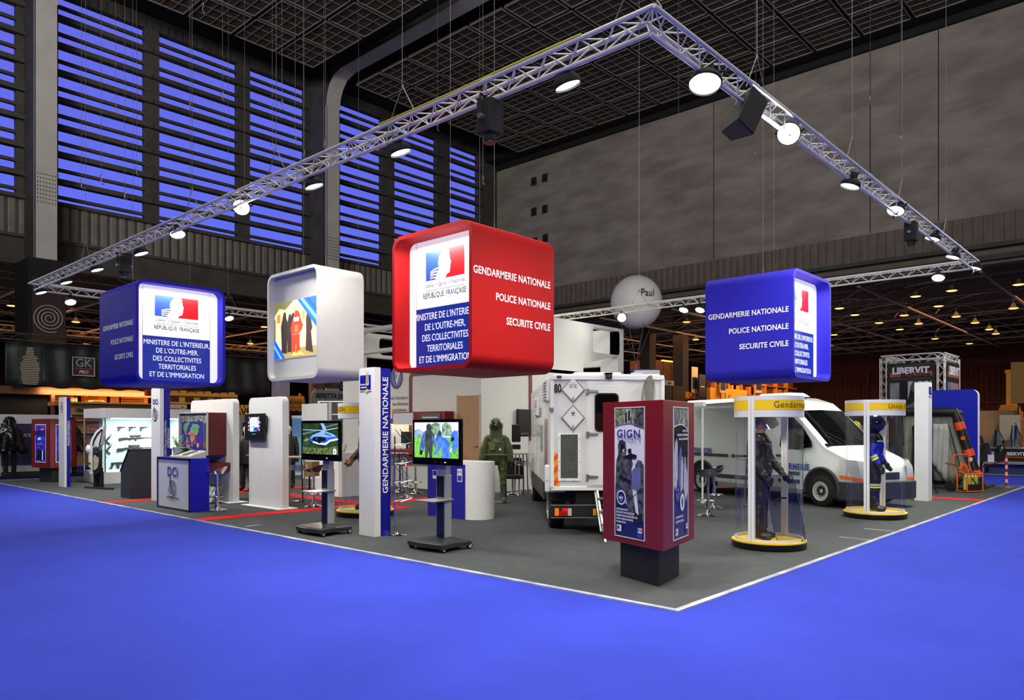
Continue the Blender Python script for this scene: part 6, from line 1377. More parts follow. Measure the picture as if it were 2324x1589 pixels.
for a, b, z0_, z1_ in ((-.62, -1.25, .66, .73), (-1.42, -2.85, .98, 1.06), (-3.0, -4.8, .98, 1.06), (-.62, -1.25, .47, .55), (-1.42, -3.4, .44, .54)): sidepatch('rub_strip', [(a, z0_), (b, z0_), (b, z1_), (a, z1_)], gb, .025)
for x_, z_0, z_1 in ((-.52, .42, 1.25), (-1.34, .35, 2.1), (-2.92, .35, 2.3)): sidepatch('door_seam', [(x_, z_0), (x_-.012, z_0), (x_-.012, z_1), (x_, z_1)], dgrey, .004)
sidepatch('sill', [(-.55, .24), (-3.4, .24), (-3.4, .34), (-.55, .34)], mat('sill_grey', (150, 152, 152), .5), .006)
for x_, z_ in ((-1.18, 1.06), (-1.5, 1.03)): sidepatch('door_handle', [(x_, z_), (x_-.14, z_), (x_-.14, z_+.05), (x_, z_+.05)], gb, .03)
sidepatch('fuel_flap', [(-.36, .92), (-.44, .92), (-.44, .97), (-.36, .97)], vw, .02)
mb = MB(); mb.box(-.62, -1.24, 1.24, -.44, -1.04, 1.62); mb.box(-.56, -1.06, 1.3, -.48, -.96, 1.38); obj('mirror', mb, black, t, bevel=.04)
mb = MB(); mb.box(-.62, 1.04, 1.24, -.44, 1.24, 1.62); mb.box(-.56, .96, 1.3, -.48, 1.06, 1.38); obj('mirror', mb, black, t, bevel=.04)
mb = MB(); mb.tube([(-.0, -.2, 1.40), (-.28, -.55, 1.64)], .012, 5); mb.tube([(-.0, .4, 1.40), (-.2, .0, 1.56)], .012, 5); mb.box(-.06, -.82, 1.345, .06, .82, 1.385); obj('wiper', mb, black, t)
vb = mat('van_blue_lettering', (36, 66, 170), .4)
txt('GENDARMERIE', .20, vb, (-.95, SY, .84), (1, 0, 0), ZZ, t, xs=.92, bold=.018, sp=1.05, off=.02); txt('PRÉVENTION', .2, vb, (-4.15, SY, 1.12), (1, 0, 0), ZZ, t, xs=.9, bold=.018, off=.02)
mb = MB(); mb.loft([[(-1.9+x, y, 2.5) for x, y in rr(-.8, -.35, .4, .35, .1)], [(-1.95+x, y, 2.60) for x, y in rr(-.7, -.28, .3, .28, .1)]]); obj('roof_unit', mb, vw, t, bevel=.03)
# awning on its side
aw = thing('van_awning', 'white roll-out awning with a thin pole, stretched from the van roof', 'awning', (t.location.x, t.location.y, .012), vrz)
mb = MB(); mb.box(-4.6, -1.1, 2.30, -1.7, -.9, 2.44); obj('cassette', mb, whitem, aw, bevel=.03)
mb = MB(); mb.add([(-4.5, -1.05, 2.42), (-1.75, -1.05, 2.42), (-1.75, -2.85, 2.28), (-4.5, -2.85, 2.28), (-4.5, -1.05, 2.41), (-1.75, -1.05, 2.41), (-1.75, -2.85, 2.27), (-4.5, -2.85, 2.27)], [(0, 1, 2, 3), (7, 6, 5, 4)]); obj('canopy', mb, mat('awning_fabric', (214, 214, 206), .8), aw)
mb = MB(); mb.box(-4.6, -2.92, 2.22, -1.65, -2.82, 2.34); obj('front_bar', mb, whitem, aw, bevel=.015)
for a in (-1.72, -4.5):
    mb = MB(); mb.cyl((a, -2.87, 0), (a, -2.87, 2.24), .022, n=8); mb.cyl((a, -2.87, 1.1), (a, -2.87, 1.14), .032, n=8); mb.cyl((a, -2.87, 0), (a, -2.87, .02), .05, n=8); obj('pole', mb, whitem, aw)
# ================================================================== LEFT SIDE OF THE STAND
x0, y0 = P(238, 1100); d = dep(x0, y0); H = Z(927, d)
t = thing('weapon_showcase', 'tall white lit glass showcase with training weapons on its back wall', 'showcase', (x0, y0, .012))
ww, dd_ = 2.7, 1.9
mb = MB(); mb.box(0, 0, 0, ww, dd_, .36); obj('plinth', mb, white, t, bevel=.004)
mb = MB(); mb.box(0, 0, H-.30, ww, dd_, H); obj('header', mb, white, t, bevel=.004)
bkm = mat('showcase_back', (206, 228, 224), .5)
mb = MB(); mb.box(.55, dd_-.12, .36, ww, dd_-.06, H-.3); mb.box(ww-.06, .1, .36, ww, dd_, H-.3); obj('back_wall', mb, bkm, t)
mb = MB(); mb.box(.0, .0, .36, .012, dd_, H-.3); mb.box(0, 0, .36, ww, .012, H-.3); obj('glass_wall', mb, clear, t)
mb = MB(); mb.box(.45, dd_-.35, .36, .55, dd_-.06, H-.3); obj('side_return', mb, bkm, t)
mb = MB(); mb.box(.5, .6, H-.33, ww-.2, 1.0, H-.302); obj('strip_light', mb, mat('showcase_light', (225, 250, 250), .3, emit=6), t)
area('showcase_light', (x0+1.5, y0+.9, H-.36), 1.6, 55, (.92, 1, 1), target=(x0+1.5, y0+1.1, .4), sy=.4)
for c in ((0, 0), (0, dd_-.03), (ww-.03, 0)): mb = MB(); mb.box(c[0], c[1], .36, c[0]+.03, c[1]+.03, H-.3); obj('corner_post', mb, alu, t)
yb = y0+dd_-.13; gun = mat('gun_black', (26, 32, 34), .5)
def wpos(px, py):
    x, d = onY(px, yb); return x, Z(py, d)
def gunmesh(kind, s=1.0):
    mb = MB()
    def pr(pts, t=.03): mb.prism([(x*s, 0, z*s) for x, z in pts], (0, -t, 0))
    if kind == 'rifle':
        pr([(-.5, -.09), (-.5, .01), (-.28, .035), (-.18, .01), (-.12, .03), (.28, .03), (.30, .0), (.1, -.02), (-.1, -.03), (-.16, -.08), (-.2, -.03), (-.28, -.04)], .035); pr([(.25, .012), (.62, .012), (.62, .024), (.25, .026)]); mb.cyl((-.16*s, -.02, .085*s), (.18*s, -.02, .085*s), .022*s, n=8); mb.cyl((.14*s, -.02, .085*s), (.2*s, -.02, .085*s), .03*s, n=8); pr([(-.1, .03), (-.08, .07), (-.06, .03)]); pr([(.08, .03), (.1, .07), (.12, .03)]); pr([(.0, -.03), (.05, -.03), (.06, -.09), (.01, -.09)])
    elif kind == 'sniper':
        pr([(-.5, -.12), (-.5, -.02), (-.44, .0), (-.3, .0), (-.26, .02), (.3, .02), (.32, -.02), (.0, -.04), (-.06, -.1), (-.12, -.1), (-.12, -.04), (-.24, -.05), (-.3, -.09)], .04); pr([(.28, -.0), (.66, -.0), (.66, .014), (.28, .016)]); mb.cyl((-.14*s, -.02, .08*s), (.22*s, -.02, .08*s), .026*s, n=8); pr([(.2, -.02), (.16, -.16), (.18, -.16), (.23, -.02)]); pr([(-.06, .02), (-.05, .06), (-.03, .02)])
    elif kind == 'smg':
        pr([(-.26, -.16), (-.26, .03), (-.2, .03), (-.18, -.02), (-.1, -.03), (-.08, -.2), (-.03, -.2), (-.01, -.03), (.2, -.03), (.2, .04), (-.2, .04), (-.2, .03), (-.23, .02), (-.23, -.16)]); pr([(.2, -.0), (.32, -.0), (.32, .02), (.2, .02)])
    else:
        pr([(-.12, .0), (-.12, .05), (.12, .05), (.12, .015), (.02, .01), (-.0, -.02), (-.05, -.02), (-.06, -.10), (-.12, -.10), (-.09, .0)])
    return mb.mesh(kind, gun)
for i, (px, py, kd, s, lb) in enumerate(((275, 972, 'pistol', 1.0, 'leftmost pistol in the top row of the lit showcase'), (300, 972, 'pistol', 1.0, 'middle pistol in the top row of the lit showcase'), (325, 972, 'pistol', 1.0, 'rightmost pistol in the top row of the lit showcase'),
        (305, 995, 'rifle', 1.0, 'scoped rifle with a wooden-shaped stock, upper one in the lit showcase'), (301, 1017, 'sniper', 1.0, 'scoped precision rifle, lower one in the lit showcase'), (272, 1052, 'smg', 1.05, 'black submachine gun low on the back wall of the lit showcase'))):
    x, z = wpos(px, py); o = tag(obj('training_weapon', gunmesh(kd, s), None, None, loc=(x, yb+.005, z)), lb, 'weapon', None)
    mb = MB(); mb.cyl((0, .01, .0), (0, -.03, .0), .012, n=6); obj('wall_peg', mb, steel, o)
for i, (px, py) in enumerate(((242, 1000), (243, 1022), (246, 1070))):
    x, z = wpos(px, py); mb = gunmesh('smg', .8); o = obj('training_weapon', mb, None, None, loc=(x, yb+.005, z)); o.rotation_euler = (0, -.9, 0)
    tag(o, ('upper', 'middle', 'lowest')[i]+' black gun at the left end of the lit showcase', 'weapon')
# car door on a stand
x, y = P(222, 1111)
t = thing('car_door', 'white car door with cracked window standing upright on a black frame', 'car door', (x, y, .012), .25)
cw = mat('car_door_white', (220, 222, 220), .25, coat=.5)
def dp(pts, t0, t1, m, nm, **k):
    mb = MB(); mb.prism([(t0, -a, b) for a, b in pts], (t1-t0, 0, 0)); return obj(nm, mb, m, t, **k)
dp([(-.42, .48), (-.45, 1.0), (-.42, 1.2), (-.32, 1.42), (-.1, 1.64), (.14, 1.76), (.26, 1.80), (.20, 1.5), (.12, 1.24), (-.0, 1.18), (-.16, 1.22), (-.14, .9), (-.16, .5), (-.25, .40), (-.36, .40)], -.0, .1, cw, 'outer_skin', bevel=.012)
dp([(-.2, 1.24), (-.14, 1.38), (.0, 1.54), (.17, 1.66), (.2, 1.66), (.14, 1.46), (.06, 1.24), (-.06, 1.20)], .03, .06, mat('cracked_glass', (90, 104, 96), .15, col2=(200, 214, 208), nscale=26), 'cracked_window')
dp([(-.24, 1.22), (-.18, 1.40), (-.02, 1.58), (.18, 1.70), (.23, 1.68), (.16, 1.44), (.1, 1.24), (.06, 1.24), (.14, 1.46), (.2, 1.66), (.17, 1.66), (.0, 1.54), (-.14, 1.38), (-.2, 1.24)], -.015, .0, black, 'window_frame')
dp([(-.18, .5), (-.16, 1.2), (-.05, 1.17), (.1, 1.2), (.2, 1.1), (.19, .7), (.12, .45), (.0, .4), (-.1, .42)], -.06, .02, mat('door_trim_black', (24, 26, 26), .6, bump=.4), 'inner_trim', bevel=.03)
dp([(-.1, .55), (-.09, .9), (-.02, .98), (.06, .9), (.12, .92), (.14, .8), (.1, .62), (.0, .54)], -.075, -.06, mat('door_shell_cream', (170, 166, 140), .6, noise=.3, nscale=12), 'torn_lining')
dp([(-.1, 1.0), (.0, 1.1), (.12, 1.06), (.12, 1.0), (.0, 1.02)], -.09, -.06, dgrey, 'armrest')
for b in (.86, 1.0): mb = MB(); mb.cyl((-.005, .36, b-.28), (-.02, .36, b-.28), .03, n=10); obj('bolt_hole', mb, black, t)
mb = MB(); mb.ell((-.0, .44, 1.12), .07, .09, .13, 14, 8); obj('wing_mirror', mb, cw, t, smooth=True)
for a in (.18, -.12): mb = MB(); mb.box(.02, a-.03, .02, .06, a+.03, .6); mb.box(-.0, a-.03, .02, .08, a+.03, .5); obj('stand_upright', mb, blackm, t)
mb = MB(); mb.box(-.02, -.62, 0, .08, .60, .05); obj('stand_foot', mb, blackm, t)
mb = MB(); mb.prism([(.05, -.05, .02), (.05, .1, .02), (.05, .12, .5), (.05, -.1, .5)], (.05, 0, 0)); obj('rear_brace', mb, black, t)
# black sloped kiosk
x, y = P(296, 1134)
t = thing('black_kiosk', 'dark grey kiosk with a sloping top, left of the reception counter', 'kiosk', (x, y, .012))
H = Z(1023, dep(x, y))
mb = MB(); mb.prism([(0, -.0, 0), (0, .62, 0), (0, .62, .66), (0, .12, H), (0, -.0, H)], (1.0, 0, 0)); obj('body', mb, dgrey, t, bevel=.004)
mb = MB(); mb.prism([(-.012, .64, .64), (-.012, .66, .67), (-.012, .13, H+.02), (-.012, -.01, H+.02), (-.012, -.01, H), (-.012, .12, H)], (1.03, 0, 0)); obj('top_lip', mb, black, t)
# stand on the far side of the blue aisle: white frame, dark back wall, bagged mannequins
t = thing('white_frame_stand', 'low white framed stand with a dark blue back wall at the far left', 'stand', (0, 26.6, 0))
xa = -4.0; x2, dx = onY(163, 26.6); Hh = Z(941, onY(60, 26.6)[1])
mb = MB(); mb.box(xa, 0, Hh-.32, x2, .3, Hh); obj('top_beam', mb, white, t)
mb = MB(); mb.box(x2-.28, 0, .1, x2, .3, Hh-.32); obj('end_post', mb, white, t); mb = MB(); xl = onY(2, 26.6)[0]; mb.box(xl-.35, 0, .1, xl, .3, Hh-.32); obj('left_post', mb, white, t)
mb = MB(); mb.box(xa, -.6, 0, x2+.5, 2.2, .1); obj('floor_plinth', mb, blackm, t)
mb = MB(); mb.box(xa, 1.4, .1, x2, 1.5, Hh-.1); obj('back_wall', mb, mat('night_blue_wall', (58, 58, 104), .6, col2=(40, 38, 74), nscale=2), t)
mb = MB(); mb.box(xa, 1.3, .14, x2-.3, 1.4, .36); obj('pale_skirting', mb, mat('skirting_white', (190, 196, 205), .5), t)  # plain pale strip along the foot of the back wall
xx, dd2 = onY(52, 28); 
txt('POLICE', .16, inkw, (onY(52, 28.0)[0], 28.0-26.6, Z(988, onY(52, 28)[1])), UY, ZZ, t)
for (px, lb) in ((22, 'mannequin under a shiny black plastic cover, the left one at the far left'), (160, 'mannequin under a shiny black plastic cover behind the badge sign post')):
    yb2 = 26.35 if px < 100 else 26.3
    x, d = onY(px, yb2); m_ = thing('covered_mannequin', lb, 'mannequin', (x, yb2, .1))
    mb = MB(); rg = []; rnd = random.Random(px)
    for j, (z, r) in enumerate(((2.0, .03), (1.97, .11), (1.86, .15), (1.72, .16), (1.58, .26), (1.3, .33), (1.05, .40), (.86, .44), (.80, .38))):
        rg.append([(r*1.15*math.cos(a)*(1+.10*math.sin(a*7+j*.6)), r*.7*math.sin(a)*(1+.12*math.sin(a*5-j)), z+.05*math.sin(a*3)) for a in [2*PI*i/40 for i in range(40)]])
    mb.loft(rg); obj('plastic_cover', mb, mat('bin_bag_plastic', (12, 13, 16), .16, bump=1.0, bscale=9, coat=.3), m_, smooth=True)
    for s in (-1, 1): mb = MB(); mb.cyl((s*.12, 0, 0), (s*.13, 0, .85), .07, .09, 10); mb.ell((s*.12, -.06, .05), .07, .14, .05, 10, 6); obj('leg', mb, blackm, m_, smooth=True)
# ================================================================== LEFT BACKGROUND
YB = 34.0; xl, dl = onY(12, YB); xr, dr = onY(615, YB)
zt0, zb0 = 5.5, 3.55
t = thing('black_banner', 'long black fabric banner with a striped silhouette and a silver logo', 'banner', (0, YB, 0))
mb = MB(); N = 160; vs = []
for i in range(N+1):
    x = xl+(xr-xl)*i/N
    for k in range(6):
        q = k/5; vs.append((x, .06*math.sin(i*.55+q*1.3)+.05*math.sin(i*.21-q*3), zb0+(zt0-zb0)*q+(.04*math.sin(i*.4) if k == 0 else 0)))
mb.add(vs, [(i*6+k, i*6+k+1, (i+1)*6+k+1, (i+1)*6+k) for i in range(N) for k in range(5)])
ban = obj('fabric', mb, mat('black_banner_cloth', (34, 40, 42), .55, noise=.35, nscale=.8), t, smooth=True)
sm = ban.modifiers.new('s', 'SOLIDIFY'); sm.thickness = .02
xg, dg_ = onY(185, YB); 
L = [(alu, rc(0, 0, .95, .86)), (mat('plate_black', (28, 30, 34), .3), rc(.04, .04, .91, .82))]
art('logo_plate', (xg-.45, -.2, 4.12), UY, ZZ, L, t)
txt('GK', .52, mat('silver_letters', (180, 186, 195), .3, .3), (xg+.02, -.2, 4.70), UY, ZZ, t, xs=.95, off=.02); txt('PRO', .2, p_white, (xg+.02, -.2, 4.30), UY, ZZ, t, shear=.2, off=.02, bold=.02)
mb = MB(); mb.box(xg-.35, -.225, 4.45, xg+.4, -.215, 4.48); mb.box(xg-.3, -.225, 4.17, xg+.35, -.215, 4.19); obj('logo_rule', mb, marred, t)
mb = MB(); xs0 = onY(66, YB)[0]
prof = [.26, .3, .32, .34, .34, .33, .33, .34, .36, .38, .36, .34, .36, .30, .24, .30, .26, .16, .15, .15, .12]
for k in range(22):
    z = 3.65+k*.075; w1 = prof[min(k, 20)]
    for a, b, m in ((-.42, -w1*1.0, 0), (w1, .42, 0), (-w1, w1, 1)): mb.box(xs0+a, -.14, z, xs0+b, -.13, z+(.045 if m else .052), m)
o_ = obj('striped_silhouette', mb, [mat('faded_grey_print', (62, 66, 70), .6), mat('pale_stripe_print', (176, 168, 140), .6)], t); o_['kind'] = 'stuff'
def simple_truss(name, label, a, b, s=.14, r=.022, step=.5, m=steel):
    a = Vector(a); b = Vector(b); ax = (b-a); L = ax.length; ax.normalize(); sd = Vector((-ax.y, ax.x, 0)) if abs(ax.z) < .9 else Vector((1, 0, 0)); up = ax.cross(sd) if abs(ax.z) > .9 else Vector((0, 0, 1))
    mb = MB()
    for e in (-1, 1):
        for f in (-1, 1): mb.cyl(a+sd*s*e+up*s*f, b+sd*s*e+up*s*f, r, n=6)
    t = thing(name, label, 'truss', a); mb.v = [tuple(Vector(v)-a) for v in mb.v]; obj('chords', mb, m, t)
    mb = MB(); n = int(L/step)
    for i in range(n):
        p = ax*(i*L/n); q = ax*((i+1)*L/n); e = 1 if i % 2 else -1
        for f in (-1, 1): mb.cyl(p+sd*s*f+up*s*e, q+sd*s*f-up*s*e, r*.5, n=4); mb.cyl(p+sd*s*e+up*s*f, q-sd*s*e+up*s*f, r*.5, n=4)
    o = obj('lacing', mb, m, t); o['kind'] = 'stuff'; return t
simple_truss('banner_truss', 'dim truss carrying the long black banner at the left', (xl-2, YB, 5.72), (xr, YB, 5.72), m=mat('brown_steel', (110, 90, 76), .5, .4))
simple_truss('distant_truss', 'distant dim truss above the black banner, in the lower hall', (xl-6, 44, 7.2), (22, 44, 7.2), m=mat('brown_steel'))
# stand below the banner: dark boxes left, warm lit shelves and crates
warm = mat('warm_lit_board', (186, 142, 92), .6, noise=.1, nscale=2); brownb = mat('brown_fascia', (110, 70, 46), .6)  # warm light on the shelves is painted into the board colour
t = thing('far_left_booth', 'brown booth front below the black banner at the left', 'booth', (0, 34.6, 0))
mb = MB(); mb.box(xl-4, 0, 3.25, 9.3, .3, 3.6); obj('fascia', mb, brownb, t); mb = MB(); mb.box(-4, .5, 0, 4.4, .6, 3.3); obj('dark_wall', mb, blackm, t)
mb = MB(); mb.box(xl+1.9, -.05, 1.3, xl+2.05, .1, 3.3); mb.box(-4, -.05, 2.0, 3.6, .1, 2.15); obj('brown_post', mb, brownb, t)
mb = MB(); mb.box(8.2, -1, 3.30, 11.2, -.7, 3.62); obj('red_fascia', mb, mat('dark_red_board', (150, 24, 20), .5), t)
t = thing('far_shelf_wall', 'warm lit shelf wall with small sign boards beneath the black banner', 'shelf', (4.6, 33.2, 0))
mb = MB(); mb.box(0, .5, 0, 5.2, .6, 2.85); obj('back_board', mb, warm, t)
for z in (.9, 1.5, 2.05, 2.35, 2.85): mb = MB(); mb.box(0, 0, z, 5.2, .5, z+.05); obj('shelf_board', mb, mat('beige_shelf', (196, 168, 120), .5), t)
for k, (a, s) in enumerate(((.7, 'Benelli'), (1.7, 'CAPTICAL'), (2.9, 'MARS'), (4.2, 'BUL'))): mb = MB(); mb.box(a-.35, -.02, 2.42, a+.45, 0, 2.66); obj('name_board', mb, mat('dim_board', (120, 100, 84), .6), t); txt(s, .2, ink, (a, -.02, 2.54), UY, ZZ, t, bold=.03)
orange = mat('sodium_lit_crate', (250, 176, 70), .6, noise=.08, nscale=2, emit=0)  # orange of the sodium light painted into the colour
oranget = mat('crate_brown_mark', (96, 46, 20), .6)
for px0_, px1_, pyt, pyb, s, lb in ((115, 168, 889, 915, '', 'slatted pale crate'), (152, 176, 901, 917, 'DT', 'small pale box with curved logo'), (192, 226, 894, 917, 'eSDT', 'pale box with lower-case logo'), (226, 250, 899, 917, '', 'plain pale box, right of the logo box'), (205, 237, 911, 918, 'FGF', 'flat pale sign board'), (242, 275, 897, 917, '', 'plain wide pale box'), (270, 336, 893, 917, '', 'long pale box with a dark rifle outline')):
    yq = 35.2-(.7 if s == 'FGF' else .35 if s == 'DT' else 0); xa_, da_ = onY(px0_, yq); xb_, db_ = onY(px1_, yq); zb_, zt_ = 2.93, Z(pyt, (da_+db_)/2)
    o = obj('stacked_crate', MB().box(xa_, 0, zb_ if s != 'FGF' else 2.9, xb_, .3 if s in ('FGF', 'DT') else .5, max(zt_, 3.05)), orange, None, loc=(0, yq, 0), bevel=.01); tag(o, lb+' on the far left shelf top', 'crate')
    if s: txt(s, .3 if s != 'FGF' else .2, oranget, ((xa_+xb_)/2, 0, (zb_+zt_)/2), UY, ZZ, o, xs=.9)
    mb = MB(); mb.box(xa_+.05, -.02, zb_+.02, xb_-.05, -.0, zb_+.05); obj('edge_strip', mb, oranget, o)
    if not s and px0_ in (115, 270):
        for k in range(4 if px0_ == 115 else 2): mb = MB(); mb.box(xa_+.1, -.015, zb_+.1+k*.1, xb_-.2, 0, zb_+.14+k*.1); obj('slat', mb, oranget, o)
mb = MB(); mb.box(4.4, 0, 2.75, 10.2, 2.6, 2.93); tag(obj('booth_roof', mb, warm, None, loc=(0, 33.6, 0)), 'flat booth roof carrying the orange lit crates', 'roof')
# booths between the counter and the white panels
def booth_piece(name, label, cat, px0_, px1_, pyt, pyb, Y_, m, th=.4, text=None, tm=ink, ts=.3, **k):
    xa_, da_ = onY(px0_, Y_); xb_, db_ = onY(px1_, Y_); dm2 = (da_+db_)/2; z0_, z1_ = max(.0, Z(pyb, dm2)), Z(pyt, dm2)
    t = thing(name, label, cat, (xa_, Y_, z0_)); mb = MB(); mb.box(0, 0, 0, xb_-xa_, th, z1_-z0_); obj('board', mb, m, t, bevel=.01)
    if z0_ > .25:
        for q in (.12, .88): obj('support_post', MB().cyl(((xb_-xa_)*q, th*.5, -z0_+.001), ((xb_-xa_)*q, th*.5, 0), .03, n=6), blackm, t)
    if text: txt(text, ts, tm, ((xb_-xa_)/2, 0, (z1_-z0_)/2), UY, ZZ, t, bold=.02, **k)
    return t, xb_-xa_, z1_-z0_
booth_piece('sign_board', 'beige sign board with red lettering behind the spider plant', 'sign', 380, 424, 918, 940, 31, mat('cream_board', (225, 205, 170), .5), .1, 'CeramTec', mat('dark_red_ink', (130, 20, 20), .5), .26)
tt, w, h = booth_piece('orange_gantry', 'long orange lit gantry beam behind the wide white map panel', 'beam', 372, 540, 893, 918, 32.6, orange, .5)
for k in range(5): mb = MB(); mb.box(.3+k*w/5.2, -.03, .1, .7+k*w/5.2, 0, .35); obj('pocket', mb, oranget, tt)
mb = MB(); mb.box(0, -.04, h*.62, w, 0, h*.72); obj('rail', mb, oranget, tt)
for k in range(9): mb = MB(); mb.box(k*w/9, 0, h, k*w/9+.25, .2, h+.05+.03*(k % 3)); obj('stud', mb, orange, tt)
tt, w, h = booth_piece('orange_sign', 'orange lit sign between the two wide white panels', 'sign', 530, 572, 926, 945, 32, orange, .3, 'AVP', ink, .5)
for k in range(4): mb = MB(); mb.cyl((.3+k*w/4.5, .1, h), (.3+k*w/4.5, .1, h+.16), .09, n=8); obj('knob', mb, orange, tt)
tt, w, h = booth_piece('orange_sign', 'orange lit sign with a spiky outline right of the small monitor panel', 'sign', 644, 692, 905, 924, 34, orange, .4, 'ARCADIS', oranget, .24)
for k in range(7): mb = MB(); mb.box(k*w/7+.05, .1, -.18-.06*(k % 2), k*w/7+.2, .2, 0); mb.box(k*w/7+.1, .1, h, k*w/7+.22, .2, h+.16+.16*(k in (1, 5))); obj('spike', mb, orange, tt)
booth_piece('dark_booth', 'dark red booth wall beneath the spiky orange sign', 'booth', 640, 700, 932, 1090, 36, mat('dark_red_wall', (44, 16, 14), .7), .3)
booth_piece('dark_screen_wall', 'black booth wall behind the spider plant and map box', 'booth', 374, 560, 940, 1080, 33, blackm, .3)
tt, w, h = booth_piece('grey_booth_frame', 'grey booth frame with a black opening between the two wide panels', 'booth', 535, 575, 945, 1085, 30, mat('grey_frame', (160, 164, 168), .5), .1)
mb = MB(); mb.box(.35, -.02, .2, w-.05, 0, h-.3); obj('opening', mb, blackm, tt)
x, d = onY(398, 30); t = thing('white_patrol_car', 'roof and windscreen of a pale car with a blue light bar, behind the map box', 'car', (x+.3, 30, 0), .2)
for sx in (-1.4, 1.3):
    for sy in (-.78, .78): obj('wheel', MB().cyl((sx, sy-.1, .32), (sx, sy+.1, .32), .32, n=16), rubber, t)
mb = MB(); mb.loft([[(xx, y, z) for y, z in ((-.8, .3), (.8, .3), (.85, .8), (.7, zt_), (-.7, zt_), (-.85, .8))] for xx, zt_ in ((-2.2, .85), (-1.2, 1.0), (-.7, 1.5), (.8, 1.52), (1.6, 1.0), (2.1, .9))]); obj('body', mb, mat('cream_car', (215, 206, 160), .3), t, bevel=.03)
mb = MB(); mb.box(-.2, -.6, 1.52, .1, .6, 1.66); obj('light_bar', mb, mat('blue_beacon', (20, 50, 160), .2), t, bevel=.03)
mb = MB(); mb.box(-.6, -.86, .95, 1.2, -.7, 1.4); obj('side_glass', mb, vg, t)
# white arch booth with bold italic lettering
xa_, da_ = onY(708, 30); t = thing('arched_booth_wall', 'white booth wall with rounded corner and bold black lettering behind the left screen stand', 'booth', (xa_, 30, 0))
mb = MB(); mb.prism([(a, 0, b) for a, b in rr(0, 0, 6, Z(884, da_), .4, 8, (0, 0, 0, 1))], (0, .2, 0)); obj('wall', mb, mat('grey_white_wall', (150, 150, 156), .6), t)
mb = MB(); mb.prism([(a, -.1, b) for a, b in rr(-.15, 0, 6, Z(884, da_)+.15, .5, 8, (0, 0, 0, 1))], (0, .1, 0)); 
xt = onY(716, 30)[0]; txt('BERETTA DEFENSE', .34, ink, (xt-xa_, -.0, Z(898, da_)), UY, ZZ, t, align='LEFT', bold=.04, shear=.25, off=.01, xs=.92)
booth_piece('fascia_board', 'dim fascia board with small logos above the arched booth wall', 'sign', 712, 800, 868, 882, 33, mat('dim_fascia', (84, 72, 74), .6), .2, 'steiner   sako', ink, .24)
x, y = D(680, 27.5); t = thing('lit_tube_case', 'tall cyan lit tube case behind the round high table', 'display case', (x, y, 0))
mb = MB(); mb.cyl((0, 0, 0), (0, 0, 2.1), .27, n=24); obj('tube', mb, mat('cyan_lit_panel', (96, 150, 160), .3, col2=(70, 96, 170), nscale=1.2, emit=.35), t, smooth=True)
obj('cap', MB().cyl((0, 0, 2.1), (0, 0, 2.2), .29, n=24), whitem, t); obj('foot', MB().cyl((0, 0, 0), (0, 0, .1), .32, n=24), whitem, t)
x, y = D(637, 40); t = thing('lit_column_wrap', 'pale printed column wrap rising behind the small monitor panel', 'column', (x, y, 0)); mb = MB(); mb.box(-.35, -.35, 0, .35, .35, 4.6); obj('wrap', mb, mat('printed_wrap', (190, 180, 205), .6, noise=.15, nscale=2), t, bevel=.02)
# coats on mannequins between the panels
for px, dd3, lb, m in ((560, 20.5, 'dark-coated mannequin between the two wide white panels', black), (618+0, 19.5, 'dark-coated mannequin mostly behind the small monitor panel', black), (655, 21.5, 'mannequin in a black jacket just right of the small monitor panel', mat('black_jacket', (22, 20, 22), .5))):
    x, y = D(px, dd3); r_ = thing('coat_mannequin', lb, 'mannequin', (x, y, .012), -2.4)
    capsule_body('body', skeleton(1.8, 1, ARM, 1.1), r_, [m, blackm, skinw], lambda c: 2 if c.z > 1.56 else (1 if c.z < .85 else 0), None, 0, voxel=.022)
    mb = MB(); mb.loft([[(rx*math.cos(a), ry_*math.sin(a), z) for a in [2*PI*i/14 for i in range(14)]] for z, rx, ry_ in ((1.5, .1, .15), (1.3, .17, .24), (1.0, .18, .23), (.75, .2, .25))]); obj('coat', mb, m, r_, smooth=True)
# clutter on a table and red poster box in the middle distance
booth_piece('brown_bag', 'brown bag lying behind the plum-seat stool', 'bag', 708, 734, 1048, 1082, 14.5, mat('brown_bag_cloth', (120, 96, 56), .8, noise=.2), .4)
# ================================================================== RIGHT BACKGROUND
# inflatable tent with tied curtains
x0, y0 = P(2052, 1106); d = dep(x0, y0)
t = thing('inflatable_tent', 'black and grey inflatable tent with orange bands, sloping side towards the blue panel', 'tent', (x0, y0, .012))
tb = mat('tent_black_rubber', (18, 19, 22), .5, bump=.3); tg = mat('tent_grey_canvas', (150, 152, 142), .8, noise=.15, nscale=3, bump=.5, bscale=5); to = mat('tent_orange_band', (238, 84, 28), .5)
Ht = Z(937, d+1)
def tp(px, py, Xo=0): y_, d_ = onX(px, x0+Xo); return (Xo, y_-y0, Z(py, d_)-.012)
A = Vector(tp(2036, 934)); B = Vector(tp(2168, 935)); C_ = Vector(tp(2226, 1108)); A0 = Vector(tp(2040, 1104)); A0.z = .1; C_.z = .08
mb = MB(); mb.tube([A0*1.0, A+Vector((0, 0, -.2)), A, A.lerp(B, .3), A.lerp(B, .6), B, B.lerp(C_, .12), B.lerp(C_, .5), C_], .12, 12); obj('front_beam', mb, tb, t, smooth=True)
off = Vector((2.0, .3, 0)); mb = MB(); mb.tube([A0+off, A+off, B+off, B.lerp(C_, .25)*1.0+off+Vector((0, 0, -.4)), Vector((2.0, B.y, .1))], .12, 10); mb.tube([A, A+off], .1, 8); mb.tube([B, B+off], .1, 8); obj('rear_beam', mb, tb, t, smooth=True)
